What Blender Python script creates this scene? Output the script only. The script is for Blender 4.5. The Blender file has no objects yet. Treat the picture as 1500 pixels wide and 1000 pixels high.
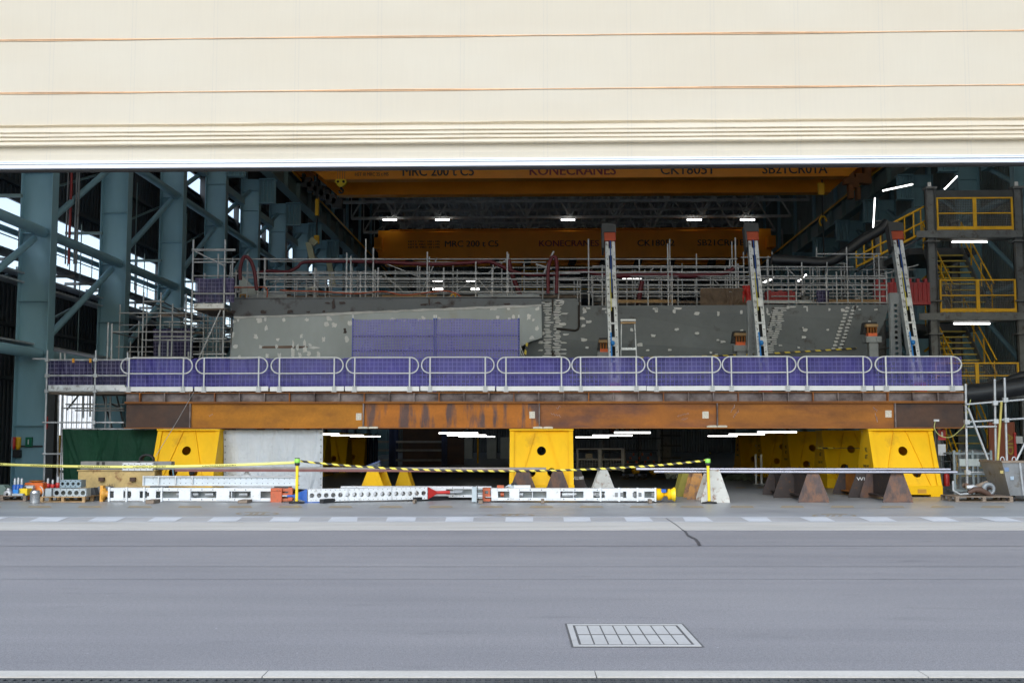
import bpy, bmesh, math, random
from mathutils import Vector, Matrix
random.seed(7)
R = math.radians
scn = bpy.context.scene
COL = scn.collection

# ------------------------------------------------------------------ camera frame
# the hall is axis aligned (front along X, depth along +Y); the road runs 1.6 degrees off the hall front
F, CX, HY, H = 1667.0, 750.0, 642.0, 1.6
TH = math.atan(0.028)
FW = Vector((-math.sin(TH), math.cos(TH), 0)); RT = Vector((math.cos(TH), math.sin(TH), 0))

PITCH = math.atan((HY - 500) / F)           # the camera looks a little upwards
FWP = FW * math.cos(PITCH) + Vector((0, 0, math.sin(PITCH))); UPP = Vector((0, 0, math.cos(PITCH))) - FW * math.sin(PITCH)
def ray(px, py): return FWP + RT * ((px - CX) / F) + UPP * ((500 - py) / F)
def P(px, py, Y):
    "point of the survey ray through photo position (px, py) on the plane at depth Y"
    d = ray(px, py)
    t = Y / d.y
    return Vector((d.x * t, Y, H + d.z * t))
def PX(px, Y): return P(px, HY, Y).x
def PZ(py, Y, px=797): return P(px, py, Y).z
def G(px, py, z=0.0):
    d = ray(px, py)
    t = (z - H) / d.z
    return Vector((d.x * t, d.y * t, z))
def RD(x, d, z=0.0):
    "road frame (x along the road, d across it) to world"
    p = RT * x + FW * d
    return Vector((p.x, p.y, z))

# ------------------------------------------------------------------ materials
MATS = {}
def nodes(name):
    m = bpy.data.materials.new(name); m.use_nodes = True
    nt = m.node_tree; b = nt.nodes['Principled BSDF']
    return m, nt, b
def coords(nt, scale=(1, 1, 1), loc=(0, 0, 0)):
    tc = nt.nodes.new('ShaderNodeTexCoord'); mp = nt.nodes.new('ShaderNodeMapping')
    mp.inputs['Scale'].default_value = scale; mp.inputs['Location'].default_value = loc
    nt.links.new(tc.outputs['Object'], mp.inputs['Vector'])
    return mp.outputs['Vector']
def noise(nt, vec, scale, detail=4, rough=0.55):
    n = nt.nodes.new('ShaderNodeTexNoise'); n.inputs['Scale'].default_value = scale
    n.inputs['Detail'].default_value = detail; n.inputs['Roughness'].default_value = rough
    nt.links.new(vec, n.inputs['Vector']); return n.outputs['Fac']
def ramp(nt, fac, stops):
    r = nt.nodes.new('ShaderNodeValToRGB'); e = r.color_ramp.elements
    while len(e) < len(stops): e.new(0.5)
    for el, (p, c) in zip(e, stops):
        el.position = p; el.color = (c[0], c[1], c[2], 1)
    nt.links.new(fac, r.inputs['Fac']); return r.outputs['Color']
def mixc(nt, fac, a, b, mode='MIX'):
    m = nt.nodes.new('ShaderNodeMix'); m.data_type = 'RGBA'; m.blend_type = mode
    for s, v in ((m.inputs[0], fac), (m.inputs[6], a), (m.inputs[7], b)):
        if hasattr(v, 'is_linked') or isinstance(v, bpy.types.NodeSocket): nt.links.new(v, s)
        elif isinstance(v, (int, float)): s.default_value = v
        else: s.default_value = (v[0], v[1], v[2], 1)
    return m.outputs[2]
def math_(nt, op, a, b=None):
    m = nt.nodes.new('ShaderNodeMath'); m.operation = op
    for s, v in ((m.inputs[0], a), (m.inputs[1], b)):
        if v is None: continue
        if isinstance(v, bpy.types.NodeSocket): nt.links.new(v, s)
        else: s.default_value = v
    return m.outputs[0]
def bump(nt, b, h, strength=0.3, dist=0.02):
    n = nt.nodes.new('ShaderNodeBump'); n.inputs['Strength'].default_value = strength; n.inputs['Distance'].default_value = dist
    nt.links.new(h, n.inputs['Height']); nt.links.new(n.outputs['Normal'], b.inputs['Normal'])

def M(name, c, rough=0.5, metal=0.0, var=0.18, scale=3.0, stretch=(1, 1, 1), dirt=None, dirt_amt=0.35, bmp=0.0, spec=0.5):
    "painted / bare surface with two scales of tonal variation and optional stains of another colour"
    if name in MATS: return MATS[name]
    m, nt, b = nodes(name)
    v = coords(nt, stretch)
    n1 = noise(nt, v, scale, 5); n2 = noise(nt, v, scale * 9, 3)
    lo = [x * (1 - var) for x in c]; hi = [min(1, x * (1 + var)) for x in c]
    col = ramp(nt, n1, [(0.3, lo), (0.7, hi)])
    fine = ramp(nt, n2, [(0.25, (1 - var * .6,) * 3), (0.75, (1, 1, 1))])
    col = mixc(nt, 1.0, col, fine, 'MULTIPLY')
    if dirt:
        n3 = noise(nt, coords(nt, stretch, (5, 3, 1)), scale * 1.7, 6, 0.65)
        f = ramp(nt, n3, [(0.62 - dirt_amt * .35, (0, 0, 0)), (0.72 - dirt_amt * .25, (1, 1, 1))])
        col = mixc(nt, f, col, dirt)
    nt.links.new(col, b.inputs['Base Color'])
    b.inputs['Metallic'].default_value = metal
    b.inputs['Specular IOR Level'].default_value = spec
    rr = ramp(nt, n1, [(0.2, (max(.05, rough - .1),) * 3), (0.8, (min(1, rough + .1),) * 3)])
    nt.links.new(rr, b.inputs['Roughness'])
    if bmp: bump(nt, b, n2, bmp)
    MATS[name] = m
    return m
def rust(name, dark, orange, lo, hi, stretch=(1, 1, 1), scale=1.2):
    m, nt, b = nodes(name)
    v = coords(nt, stretch)
    n = noise(nt, v, scale, 7, 0.62)
    col = ramp(nt, n, [(lo, dark), (hi, orange)])
    v2 = coords(nt, (1, 1, 1))
    n2 = noise(nt, v2, 14, 5, .7)
    col = mixc(nt, 1.0, col, ramp(nt, n2, [(.25, (.84,) * 3), (.7, (1.08,) * 3)]), 'MULTIPLY')
    nl = noise(nt, coords(nt, (.5, 1, 1.4), (3, 0, 1)), 1.6, 4)
    col = mixc(nt, 1.0, col, ramp(nt, nl, [(.3, (.76, .74, .76)), (.65, (1.1, 1.06, 1.0))]), 'MULTIPLY')
    nt.links.new(col, b.inputs['Base Color']); b.inputs['Roughness'].default_value = .68
    b.inputs['Specular IOR Level'].default_value = .35
    bump(nt, b, n2, .15, .01)
    MATS[name] = m; return m
def emit(name, c, s):
    m, nt, b = nodes(name)
    b.inputs['Base Color'].default_value = (.8, .8, .8, 1)
    b.inputs['Emission Color'].default_value = (*c, 1); b.inputs['Emission Strength'].default_value = s
    MATS[name] = m; return m
def netting(name, c, light, cell, wire, alpha):
    "woven safety mesh: see-through film with thicker threads on a regular grid"
    m, nt, b = nodes(name)
    tc = nt.nodes.new('ShaderNodeTexCoord'); sp = nt.nodes.new('ShaderNodeSeparateXYZ')
    nt.links.new(tc.outputs['Object'], sp.inputs[0])
    fx = math_(nt, 'LESS_THAN', math_(nt, 'FRACT', math_(nt, 'MULTIPLY', sp.outputs[0], 1 / cell)), wire)
    fz = math_(nt, 'LESS_THAN', math_(nt, 'FRACT', math_(nt, 'MULTIPLY', sp.outputs[2], 1 / cell)), wire)
    g = math_(nt, 'MAXIMUM', fx, fz)
    n = noise(nt, coords(nt), 1.1, 3)
    base = ramp(nt, n, [(.35, [x * .72 for x in c]), (.65, [min(1, x * 1.15) for x in c])])
    col = mixc(nt, g, base, light)
    nt.links.new(col, b.inputs['Base Color']); b.inputs['Roughness'].default_value = .6
    a = math_(nt, 'ADD', math_(nt, 'MULTIPLY', g, (1 - alpha) * .4), alpha)
    a2 = math_(nt, 'ADD', a, math_(nt, 'MULTIPLY', math_(nt, 'SUBTRACT', n, .5), .35))
    nt.links.new(a2, b.inputs['Alpha'])
    MATS[name] = m; return m
def stripes(name, c1, c2, cell, ang=(1, 0, 1), duty=.5):
    m, nt, b = nodes(name)
    tc = nt.nodes.new('ShaderNodeTexCoord'); d = nt.nodes.new('ShaderNodeVectorMath'); d.operation = 'DOT_PRODUCT'
    nt.links.new(tc.outputs['Object'], d.inputs[0]); d.inputs[1].default_value = ang
    f = math_(nt, 'LESS_THAN', math_(nt, 'FRACT', math_(nt, 'MULTIPLY', d.outputs['Value'], 1 / cell)), duty)
    nt.links.new(mixc(nt, f, c1, c2), b.inputs['Base Color']); b.inputs['Roughness'].default_value = .45
    MATS[name] = m; return m
def corrugated(name, c, axis, pitch, rough=.55):
    m, nt, b = nodes(name)
    tc = nt.nodes.new('ShaderNodeTexCoord'); sp = nt.nodes.new('ShaderNodeSeparateXYZ')
    nt.links.new(tc.outputs['Object'], sp.inputs[0])
    s = math_(nt, 'SINE', math_(nt, 'MULTIPLY', sp.outputs[axis], 2 * math.pi / pitch))
    h = math_(nt, 'MINIMUM', math_(nt, 'MULTIPLY', s, 2.5), 1.0)
    n = noise(nt, coords(nt), .6, 4)
    nt.links.new(ramp(nt, n, [(.3, [x * .8 for x in c]), (.7, [x * 1.2 for x in c])]), b.inputs['Base Color'])
    b.inputs['Roughness'].default_value = rough
    bump(nt, b, h, .9, .04)
    MATS[name] = m; return m

# --- named materials
teal = M('teal_paint', (.23, .40, .47), .42, 0, .10, .5, (1, 1, .35), bmp=.02)
teal_dk = M('teal_paint_dull', (.15, .22, .22), .5, 0, .15, .6)
dark_steel = M('dark_steel', (.055, .06, .065), .5, .1, .2)
grey_steel = M('grey_steel', (.17, .18, .185), .5, .2, .2, dirt=(.08, .07, .06), dirt_amt=.2)
galv = M('galvanised', (.44, .46, .48), .42, .25, .18, 6)
pipe_m = M('scaffold_pipe', (.50, .51, .52), .45, .2, .3, 5)
white_p = M('white_paint', (.62, .64, .66), .42, 0, .07, 5, dirt=(.42, .41, .38), dirt_amt=.12)
rail_w = M('rail_white', (.70, .71, .72), .35, .1, .05, 5)
alu = M('aluminium', (.66, .69, .71), .38, .2, .2, 4, dirt=(.25, .25, .26), dirt_amt=.2)
alu_dk = M('aluminium_dull', (.40, .45, .48), .42, .2, .2, 4)
yellow = M('yellow_paint', (.88, .50, .003), .5, 0, .07, 1.2, (1, 1, .6), dirt=(.66, .36, .01), dirt_amt=.10, spec=.22)
yellow2 = M('yellow_rail', (.82, .45, .01), .5, 0, .15, 4)
yellow_lt = M('bright_yellow', (.85, .60, .02), .35, 0, .08, 4)
crane_y = M('crane_orange', (.90, .31, .006), .38, 0, .08, .6)
orange = M('orange_paint', (.46, .095, .035), .45, 0, .15, 5, dirt=(.2, .08, .04), dirt_amt=.2)
red = M('red_paint', (.52, .03, .025), .4, 0, .12, 5)
dkred = M('dark_red_hose', (.11, .008, .016), .5, 0, .25, 8)
blue = M('blue_paint', (.015, .10, .42), .4, 0, .15, 6)
navy = M('navy_paint', (.03, .055, .16), .45, 0, .2, 4)
blue_strap = M('blue_webbing', (.02, .22, .62), .6, 0, .15, 8)
ystrap = M('yellow_webbing', (.6, .55, .08), .6, 0, .15, 8)
black = M('black_rubber', (.018, .018, .02), .55, 0, .3, 6)
blackpaint = M('black_lettering', (.012, .012, .013), .5, 0, .1, 6)
red_letter = M('red_lettering', (.22, .012, .02), .5, 0, .1, 6)
timber = M('timber', (.42, .27, .13), .75, 0, .3, 3, (1, 6, 6), dirt=(.2, .12, .06), dirt_amt=.2, bmp=.2)
timber_old = M('timber_old', (.22, .17, .13), .8, 0, .35, 3, (1, 6, 6), bmp=.2)
hull_dk = M('hull_primer_dark', (.145, .166, .18), .6, 0, .16, .7, (1, 1, 1), dirt=(.05, .035, .028), dirt_amt=.10)
hull_lt = M('hull_primer_light', (.40, .45, .475), .6, 0, .14, .5, (1, 1, .5), dirt=(.36, .365, .34), dirt_amt=.24)
hull_bw = M('hull_primer_upper', (.16, .18, .20), .6, 0, .12, .8, dirt=(.055, .042, .042), dirt_amt=.14)
filler = M('white_filler', (.62, .64, .65), .75, 0, .12, 6)
filler_lt = M('pale_filler', (.74, .76, .77), .75, 0, .10, 6)
seam_dk = M('seam_dark', (.03, .024, .022), .7, 0, .3, 6)
rust_dk = rust('rust_dark', (.060, .042, .038), (.115, .062, .040), .35, .7)
rust_or = rust('rust_orange', (.16, .066, .022), (.46, .185, .016), .22, .48, (.6, 1, 1), .9)
rust_st = rust('rust_streaked', (.125, .074, .064), (.44, .15, .018), .42, .54, (3.2, 1, .55), 1.0)
rust_md = rust('rust_mixed', (.145, .064, .044), (.38, .135, .022), .36, .62, (.45, 1, 1.3), 1.1)
rust_rd = rust('rust_red_brown', (.14, .055, .028), (.37, .14, .022), .3, .6, (.35, 1, 1.6), 1.0)
rust_ed = rust('rust_edge', (.085, .062, .06), (.33, .29, .29), .36, .68, (1, 1, 1.3), 1.5)
stand_br = M('stand_brown', (.088, .062, .058), .7, .05, .45, 3, (1, 1, .5), dirt=(.155, .08, .05), dirt_amt=.42, bmp=.15)
stand_dk = M('stand_dark', (.045, .034, .032), .75, .05, .3, 5, dirt=(.12, .055, .02), dirt_amt=.15)
stand_wh = M('stand_pale', (.50, .50, .47), .6, 0, .12, 4, dirt=(.22, .12, .07), dirt_amt=.26)
stand_or = M('stand_orange', (.46, .22, .06), .6, 0, .2, 4, dirt=(.20, .12, .08), dirt_amt=.4)
stand_ol = M('stand_olive', (.22, .19, .02), .55, 0, .2, 4)
plate_y = M('weathered_yellow', (.54, .39, .16), .6, 0, .3, 1.8, dirt=(.20, .085, .03), dirt_amt=.28, bmp=.05)
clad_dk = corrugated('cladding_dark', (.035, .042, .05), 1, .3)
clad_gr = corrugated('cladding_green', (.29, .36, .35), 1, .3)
clad_x = corrugated('cladding_rear', (.13, .145, .15), 0, .3)
roof_m = corrugated('roof_sheet', (.62, .64, .64), 0, .35)
net_p = netting('purple_mesh', (.072, .060, .33), (.14, .13, .43), .125, .17, .76)
net_p2 = netting('purple_mesh_faded', (.085, .075, .34), (.16, .15, .44), .125, .17, .68)
net_p3 = netting('purple_mesh_deep', (.060, .048, .29), (.115, .105, .38), .125, .17, .82)
net_u = netting('purple_mesh_upper', (.10, .09, .40), (.17, .16, .50), .085, .30, .56)
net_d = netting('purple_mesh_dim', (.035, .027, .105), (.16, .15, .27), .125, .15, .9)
belt_m = stripes('belt_stripes', (.015, .015, .015), (.70, .58, .08), .26, (1, 0, 1.4))
hazard = stripes('hazard_stripes', (.02, .02, .02), (.65, .50, .03), .35, (1, 0, 1.2))
tape_m = M('caution_tape', (.80, .75, .22), .4, 0, .05, 5)
lime = M('lime_cap', (.30, .72, .10), .4, 0, .08, 6)
led = emit('tube_glow', (1, .98, .94), 3.0)
paper = M('paper', (.70, .65, .55), .8, 0, .1, 20, dirt=(.35, .28, .2), dirt_amt=.25)
red_b = M('red_plastic', (.34, .014, .02), .4, 0, .1, 4)
firstaid = M('orange_panel', (.26, .06, .02), .5, 0, .1, 2)
pale_pt = M('pale_cream_duct', (.48, .47, .30), .5, 0, .1, 3)
pale_gr = M('pale_grey_board', (.42, .46, .44), .6, 0, .1, 2)
brown_tarp = M('brown_sheet', (.135, .095, .065), .8, 0, .3, 2.5, bmp=.5)
gloss_blk = M('black_duct', (.016, .018, .022), .38, 0, .3, 5)

def cream_mat():
    m, nt, b = nodes('cream_fabric')
    tc = nt.nodes.new('ShaderNodeTexCoord'); sp = nt.nodes.new('ShaderNodeSeparateXYZ'); nt.links.new(tc.outputs['Object'], sp.inputs[0])
    n = noise(nt, coords(nt, (.25, 1, .8)), .9, 5)
    col = ramp(nt, n, [(.3, (.86, .765, .605)), (.7, (.90, .82, .67))])
    # welded vertical seams between fabric widths
    fr = math_(nt, 'FRACT', math_(nt, 'MULTIPLY', sp.outputs[0], 1 / 1.74))
    s = math_(nt, 'MAXIMUM', math_(nt, 'LESS_THAN', fr, .012), math_(nt, 'MULTIPLY', math_(nt, 'LESS_THAN', math_(nt, 'ABSOLUTE', math_(nt, 'SUBTRACT', fr, .05)), .006), 1.0))
    wob = noise(nt, coords(nt, (1, 1, 3)), 1.4, 2)
    s = math_(nt, 'MULTIPLY', s, math_(nt, 'MULTIPLY', wob, .5))
    col = mixc(nt, s, col, (.60, .58, .54))
    weave = noise(nt, coords(nt, (9, 1, .5)), 3.0, 3)
    col = mixc(nt, 1.0, col, ramp(nt, weave, [(.3, (.965, .965, .97)), (.7, (1, 1, 1))]), 'MULTIPLY')
    nt.links.new(col, b.inputs['Base Color']); b.inputs['Roughness'].default_value = .6
    b.inputs['Specular IOR Level'].default_value = .25
    big = noise(nt, coords(nt, (.5, 1, 1.1)), 1.0, 3)
    bump(nt, b, big, .07, .12)
    t = nt.nodes.new('ShaderNodeBsdfTranslucent'); t.inputs['Color'].default_value = (.80, .74, .62, 1)
    mx = nt.nodes.new('ShaderNodeMixShader'); mx.inputs[0].default_value = .50
    nt.links.new(b.outputs[0], mx.inputs[1]); nt.links.new(t.outputs[0], mx.inputs[2]); nt.links.new(mx.outputs[0], nt.nodes['Material Output'].inputs['Surface'])
    return m
cream = cream_mat()
stripe_or = M('orange_webbing', (.66, .40, .22), .6, 0, .15, 3)
fascia_m = M('fascia', (.55, .52, .46), .6, 0, .06, 1)

def asphalt_mat():
    m, nt, b = nodes('asphalt')
    grain = noise(nt, coords(nt), 95, 3, .8); grain2 = noise(nt, coords(nt), 28, 4, .75)
    streak = noise(nt, coords(nt, (.09, 1.7, 1)), 1.0, 6, .62)
    big = noise(nt, coords(nt, (.3, .5, 1)), .5, 4)
    col = ramp(nt, streak, [(.2, (.192, .186, .190)), (.8, (.240, .231, .234))])
    col = mixc(nt, 1.0, col, ramp(nt, big, [(.28, (.82, .82, .84)), (.72, (1.07, 1.06, 1.05))]), 'MULTIPLY')
    col = mixc(nt, 1.0, col, ramp(nt, grain, [(.26, (.42, .42, .43)), (.5, (1, 1, 1)), (.74, (1.75, 1.75, 1.75))]), 'MULTIPLY')
    col = mixc(nt, 1.0, col, ramp(nt, grain2, [(.3, (.80, .80, .80)), (.65, (1.09, 1.09, 1.09))]), 'MULTIPLY')
    st = noise(nt, coords(nt, (.5, 1.1, 1), (9, 4, 0)), 1.9, 5, .6)
    col = mixc(nt, 1.0, col, ramp(nt, st, [(.24, (.80, .80, .81)), (.40, (1, 1, 1)), (.66, (1, 1, 1)), (.78, (1.08, 1.08, 1.07))]), 'MULTIPLY')
    sp_ = noise(nt, coords(nt, (1, 1, 1), (2, 2, 0)), 16, 2, .5)
    col = mixc(nt, ramp(nt, sp_, [(.755, (0, 0, 0)), (.775, (.6, .6, .6))]), col, (.45, .45, .45))
    nt.links.new(col, b.inputs['Base Color']); b.inputs['Roughness'].default_value = .82
    bump(nt, b, grain, .5, .008)
    return m
asphalt = asphalt_mat()
def concrete_mat(name, a, c, stretch=(.3, 1.6, 1), rough=.7, stain=(.3, .25, .19), amt=.12):
    m, nt, b = nodes(name)
    n = noise(nt, coords(nt, stretch), 1.3, 7, .65); g = noise(nt, coords(nt), 45, 3, .7)
    col = ramp(nt, n, [(.3, a), (.7, c)])
    col = mixc(nt, 1.0, col, ramp(nt, g, [(.3, (.86,) * 3), (.7, (1.05,) * 3)]), 'MULTIPLY')
    n3 = noise(nt, coords(nt, stretch, (7, 2, 0)), 2.2, 6, .7)
    col = mixc(nt, ramp(nt, n3, [(.66 - amt, (0, 0, 0)), (.86 - amt, (.55,) * 3)]), col, stain)
    nt.links.new(col, b.inputs['Base Color'])
    nt.links.new(ramp(nt, n, [(.3, (max(0, rough - .12),) * 3), (.7, (rough,) * 3)]), b.inputs['Roughness'])
    return m
conc = concrete_mat('concrete_band', (.42, .40, .36), (.52, .495, .45))
kerb_m = concrete_mat('kerb_concrete', (.44, .415, .37), (.54, .51, .46))
floor_m = concrete_mat('hall_floor', (.23, .245, .26), (.32, .335, .345), (.25, 1.3, 1), .46, (.16, .155, .15), .06)
mark_w = concrete_mat('worn_white_paint', (.50, .515, .53), (.62, .63, .64), (1, 1, 1), .6, (.35, .36, .37), .12)
mark_g = concrete_mat('worn_grey_paint', (.34, .335, .33), (.42, .41, .40), (1, 1, 1), .6, (.30, .29, .27), .10)
mark_y = concrete_mat('worn_yellow_paint', (.30, .245, .165), (.36, .28, .17), (1, 1, 1), .6, (.2, .205, .21), .22)
mark_yb = M('floor_yellow', (.58, .33, .04), .5, 0, .2, 4)
tar = M('tar_seal', (.075, .075, .08), .5, 0, .3, 8)
cover_m = concrete_mat('cover_panel', (.37, .36, .345), (.46, .45, .43), (.5, 3, 1), .7, (.2, .2, .2), .10)

def cloth(name, a, c, transl=0.0, crease=.6):
    m, nt, b = nodes(name)
    n = noise(nt, coords(nt), .9, 5); w = noise(nt, coords(nt, (1, 1, .6)), 3.5, 6, .6)
    col = ramp(nt, n, [(.3, a), (.7, c)])
    tc = nt.nodes.new('ShaderNodeTexCoord'); sp = nt.nodes.new('ShaderNodeSeparateXYZ'); nt.links.new(tc.outputs['Object'], sp.inputs[0])
    ln = None
    for ax, k in ((0, .37), (2, .31)):
        f = math_(nt, 'LESS_THAN', math_(nt, 'FRACT', math_(nt, 'MULTIPLY', sp.outputs[ax], 1 / k)), .03)
        ln = f if ln is None else math_(nt, 'MAXIMUM', ln, f)
    col = mixc(nt, math_(nt, 'MULTIPLY', ln, .22), col, [x * .7 for x in a])
    nt.links.new(col, b.inputs['Base Color']); b.inputs['Roughness'].default_value = .75
    bump(nt, b, w, min(1, crease * 1.5), .09)
    if transl:
        t = nt.nodes.new('ShaderNodeBsdfTranslucent'); nt.links.new(col, t.inputs['Color'])
        mx = nt.nodes.new('ShaderNodeMixShader'); mx.inputs[0].default_value = transl
        out = nt.nodes['Material Output']
        nt.links.new(b.outputs[0], mx.inputs[1]); nt.links.new(t.outputs[0], mx.inputs[2]); nt.links.new(mx.outputs[0], out.inputs['Surface'])
    MATS[name] = m; return m
tarp_w = cloth('grey_white_tarp', (.50, .53, .56), (.62, .65, .68))
tarp_g = cloth('green_tarp', (.006, .052, .028), (.010, .085, .040), .35)
def window_mat():
    m, nt, b = nodes('translucent_panel')
    t = nt.nodes.new('ShaderNodeBsdfTranslucent'); t.inputs['Color'].default_value = (.92, .95, .97, 1)
    tr = nt.nodes.new('ShaderNodeBsdfTransparent'); tr.inputs['Color'].default_value = (.95, .97, 1, 1)
    mx = nt.nodes.new('ShaderNodeMixShader'); mx.inputs[0].default_value = .6
    nt.links.new(t.outputs[0], mx.inputs[1]); nt.links.new(tr.outputs[0], mx.inputs[2])
    nt.links.new(mx.outputs[0], nt.nodes['Material Output'].inputs['Surface'])
    return m
win_m = window_mat()

# ------------------------------------------------------------------ mesh helpers
LOC = {}
class MB:
    def __init__(s): s.v = []; s.f = []; s.m = []; s.sm = []; s.slot = 0; s.smooth = False
    def add(s, vs, fs):
        o = len(s.v); s.v += [Vector(v) for v in vs]
        for f in fs: s.f.append([o + i for i in f]); s.m.append(s.slot); s.sm.append(s.smooth)
        return s
    def box(s, x0, x1, y0, y1, z0, z1):
        if x0 > x1: x0, x1 = x1, x0
        if y0 > y1: y0, y1 = y1, y0
        if z0 > z1: z0, z1 = z1, z0
        vs = [(x, y, z) for x in (x0, x1) for y in (y0, y1) for z in (z0, z1)]
        return s.add(vs, [(0, 1, 3, 2), (4, 6, 7, 5), (0, 4, 5, 1), (2, 3, 7, 6), (0, 2, 6, 4), (1, 5, 7, 3)])
    def hexa(s, a, b):
        "two quads (lists of 4 points) joined into a solid"
        return s.add(list(a) + list(b), [(3, 2, 1, 0), (4, 5, 6, 7), (0, 1, 5, 4), (1, 2, 6, 5), (2, 3, 7, 6), (3, 0, 4, 7)])
    def prism(s, pts, y0, y1):
        "polygon given in (x, z), extruded in y; y0 / y1 may be functions of the point"
        n = len(pts); g0 = y0 if callable(y0) else (lambda p: y0); g1 = y1 if callable(y1) else (lambda p: y1)
        a = [(x, g0((x, z)), z) for x, z in pts]; b = [(x, g1((x, z)), z) for x, z in pts]
        return s.add(a + b, [tuple(range(n)), tuple(reversed(range(n, 2 * n)))] + [(i, i + n, (i + 1) % n + n, (i + 1) % n) for i in range(n)])
    def prismx(s, pts, x0, x1):
        "polygon given in (y, z), extruded in x"
        n = len(pts); a = [(x0, y, z) for y, z in pts]; b = [(x1, y, z) for y, z in pts]
        return s.add(a + b, [tuple(range(n)), tuple(reversed(range(n, 2 * n)))] + [(i, i + n, (i + 1) % n + n, (i + 1) % n) for i in range(n)])
    def bar(s, p, q, w, h, up=(0, 0, 1)):
        p = Vector(p); q = Vector(q); d = (q - p).normalized(); up = Vector(up)
        if abs(d.dot(up)) > .98: up = Vector((0, 1, 0))
        a = d.cross(up).normalized() * (w / 2); b = a.cross(d).normalized() * (h / 2)
        return s.hexa([p - a - b, p + a - b, p + a + b, p - a + b], [q - a - b, q + a - b, q + a + b, q - a + b])
    def tube(s, pts, r, n=8, closed=False, caps=True):
        pts = [Vector(p) for p in pts]; k = len(pts); sm = s.smooth; s.smooth = True
        rings = []; prev = None
        for i, p in enumerate(pts):
            a = pts[i - 1] if (i or closed) else p; b = pts[(i + 1) % k] if (i < k - 1 or closed) else p
            d = (b - a).normalized()
            if prev is None:
                up = Vector((0, 0, 1)) if abs(d.z) < .9 else Vector((0, 1, 0))
                u = d.cross(up).normalized()
            else:
                u = (prev - d * prev.dot(d)).normalized()
            prev = u; w = d.cross(u)
            rr = r[i] if isinstance(r, (list, tuple)) else r
            rings.append([p + (u * math.cos(2 * math.pi * j / n) + w * math.sin(2 * math.pi * j / n)) * rr for j in range(n)])
        vs = [v for g in rings for v in g]; fs = []
        for i in range(k if closed else k - 1):
            for j in range(n):
                i2 = (i + 1) % k
                fs.append((i * n + j, i * n + (j + 1) % n, i2 * n + (j + 1) % n, i2 * n + j))
        s.add(vs, fs); s.smooth = False
        if caps and not closed:
            s.add(rings[0], [tuple(reversed(range(n)))]); s.add(rings[-1], [tuple(range(n))])
        s.smooth = sm
        return s
    def cyl(s, p, q, r, n=16): return s.tube([p, q], r, n)
    def lathe(s, c, prof, n=20, axis='z'):
        "prof: list of (radius, height)"
        c = Vector(c)
        def pt(r, h, j):
            a = 2 * math.pi * j / n; x, y = r * math.cos(a), r * math.sin(a)
            return c + (Vector((x, y, h)) if axis == 'z' else Vector((h, x, y)) if axis == 'x' else Vector((x, h, y)))
        vs = [pt(r, h, j) for r, h in prof for j in range(n)]; fs = []
        for i in range(len(prof) - 1):
            for j in range(n): fs.append((i * n + j, i * n + (j + 1) % n, (i + 1) * n + (j + 1) % n, (i + 1) * n + j))
        sm = s.smooth; s.smooth = True; s.add(vs, fs); s.smooth = sm
        return s
    def grid(s, fn, nu, nv):
        vs = [fn(i / nu, j / nv) for j in range(nv + 1) for i in range(nu + 1)]
        fs = [(j * (nu + 1) + i, j * (nu + 1) + i + 1, (j + 1) * (nu + 1) + i + 1, (j + 1) * (nu + 1) + i) for j in range(nv) for i in range(nu)]
        sm = s.smooth; s.smooth = True; s.add(vs, fs); s.smooth = sm; return s
    def build(s, name, mat, parent=None, bevel=0, solid=0):
        me = bpy.data.meshes.new(name)
        off = LOC.get(parent.name, Vector()) if parent is not None else Vector()
        me.from_pydata([tuple(v - off) for v in s.v], [], s.f)
        mats = mat if isinstance(mat, (list, tuple)) else [mat]
        for x in mats: me.materials.append(x)
        me.polygons.foreach_set('material_index', s.m); me.polygons.foreach_set('use_smooth', s.sm)
        bm = bmesh.new(); bm.from_mesh(me); bmesh.ops.recalc_face_normals(bm, faces=bm.faces); bm.to_mesh(me); bm.free()
        me.update()
        o = bpy.data.objects.new(name, me); COL.objects.link(o)
        if parent is not None: o.parent = parent; LOC[o.name] = off
        if bevel:
            bv = o.modifiers.new('b', 'BEVEL'); bv.width = bevel; bv.segments = 1; bv.limit_method = 'ANGLE'
        if solid:
            so = o.modifiers.new('s', 'SOLIDIFY'); so.thickness = solid
        return o

def tag(o, label, cat, group=None, kind=None):
    if label: o['label'] = label
    if cat: o['category'] = cat
    if group: o['group'] = group
    if kind: o['kind'] = kind
    return o
def thing(name, label, cat, loc=(0, 0, 0), group=None, rot=(0, 0, 0)):
    o = bpy.data.objects.new(name, None); COL.objects.link(o); o.empty_display_size = .2
    o.location = loc; o.rotation_euler = rot
    LOC[o.name] = Vector(loc) if not any(rot) else Vector()
    return tag(o, label, cat, group)
def local(o): LOC[o.name] = Vector(); return o        # children of o are given in its own frame
def struct(o): o['kind'] = 'structure'; return o
def dup(root, loc, label=None, rot=None, group=None):
    r = root.copy(); COL.objects.link(r); r.location = loc
    if rot is not None: r.rotation_euler = rot
    if label: r['label'] = label
    if group: r['group'] = group
    for c in list(root.children):
        c2 = c.copy(); COL.objects.link(c2); c2.parent = r
        for g in list(c.children):
            g2 = g.copy(); COL.objects.link(g2); g2.parent = c2
    return r
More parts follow.
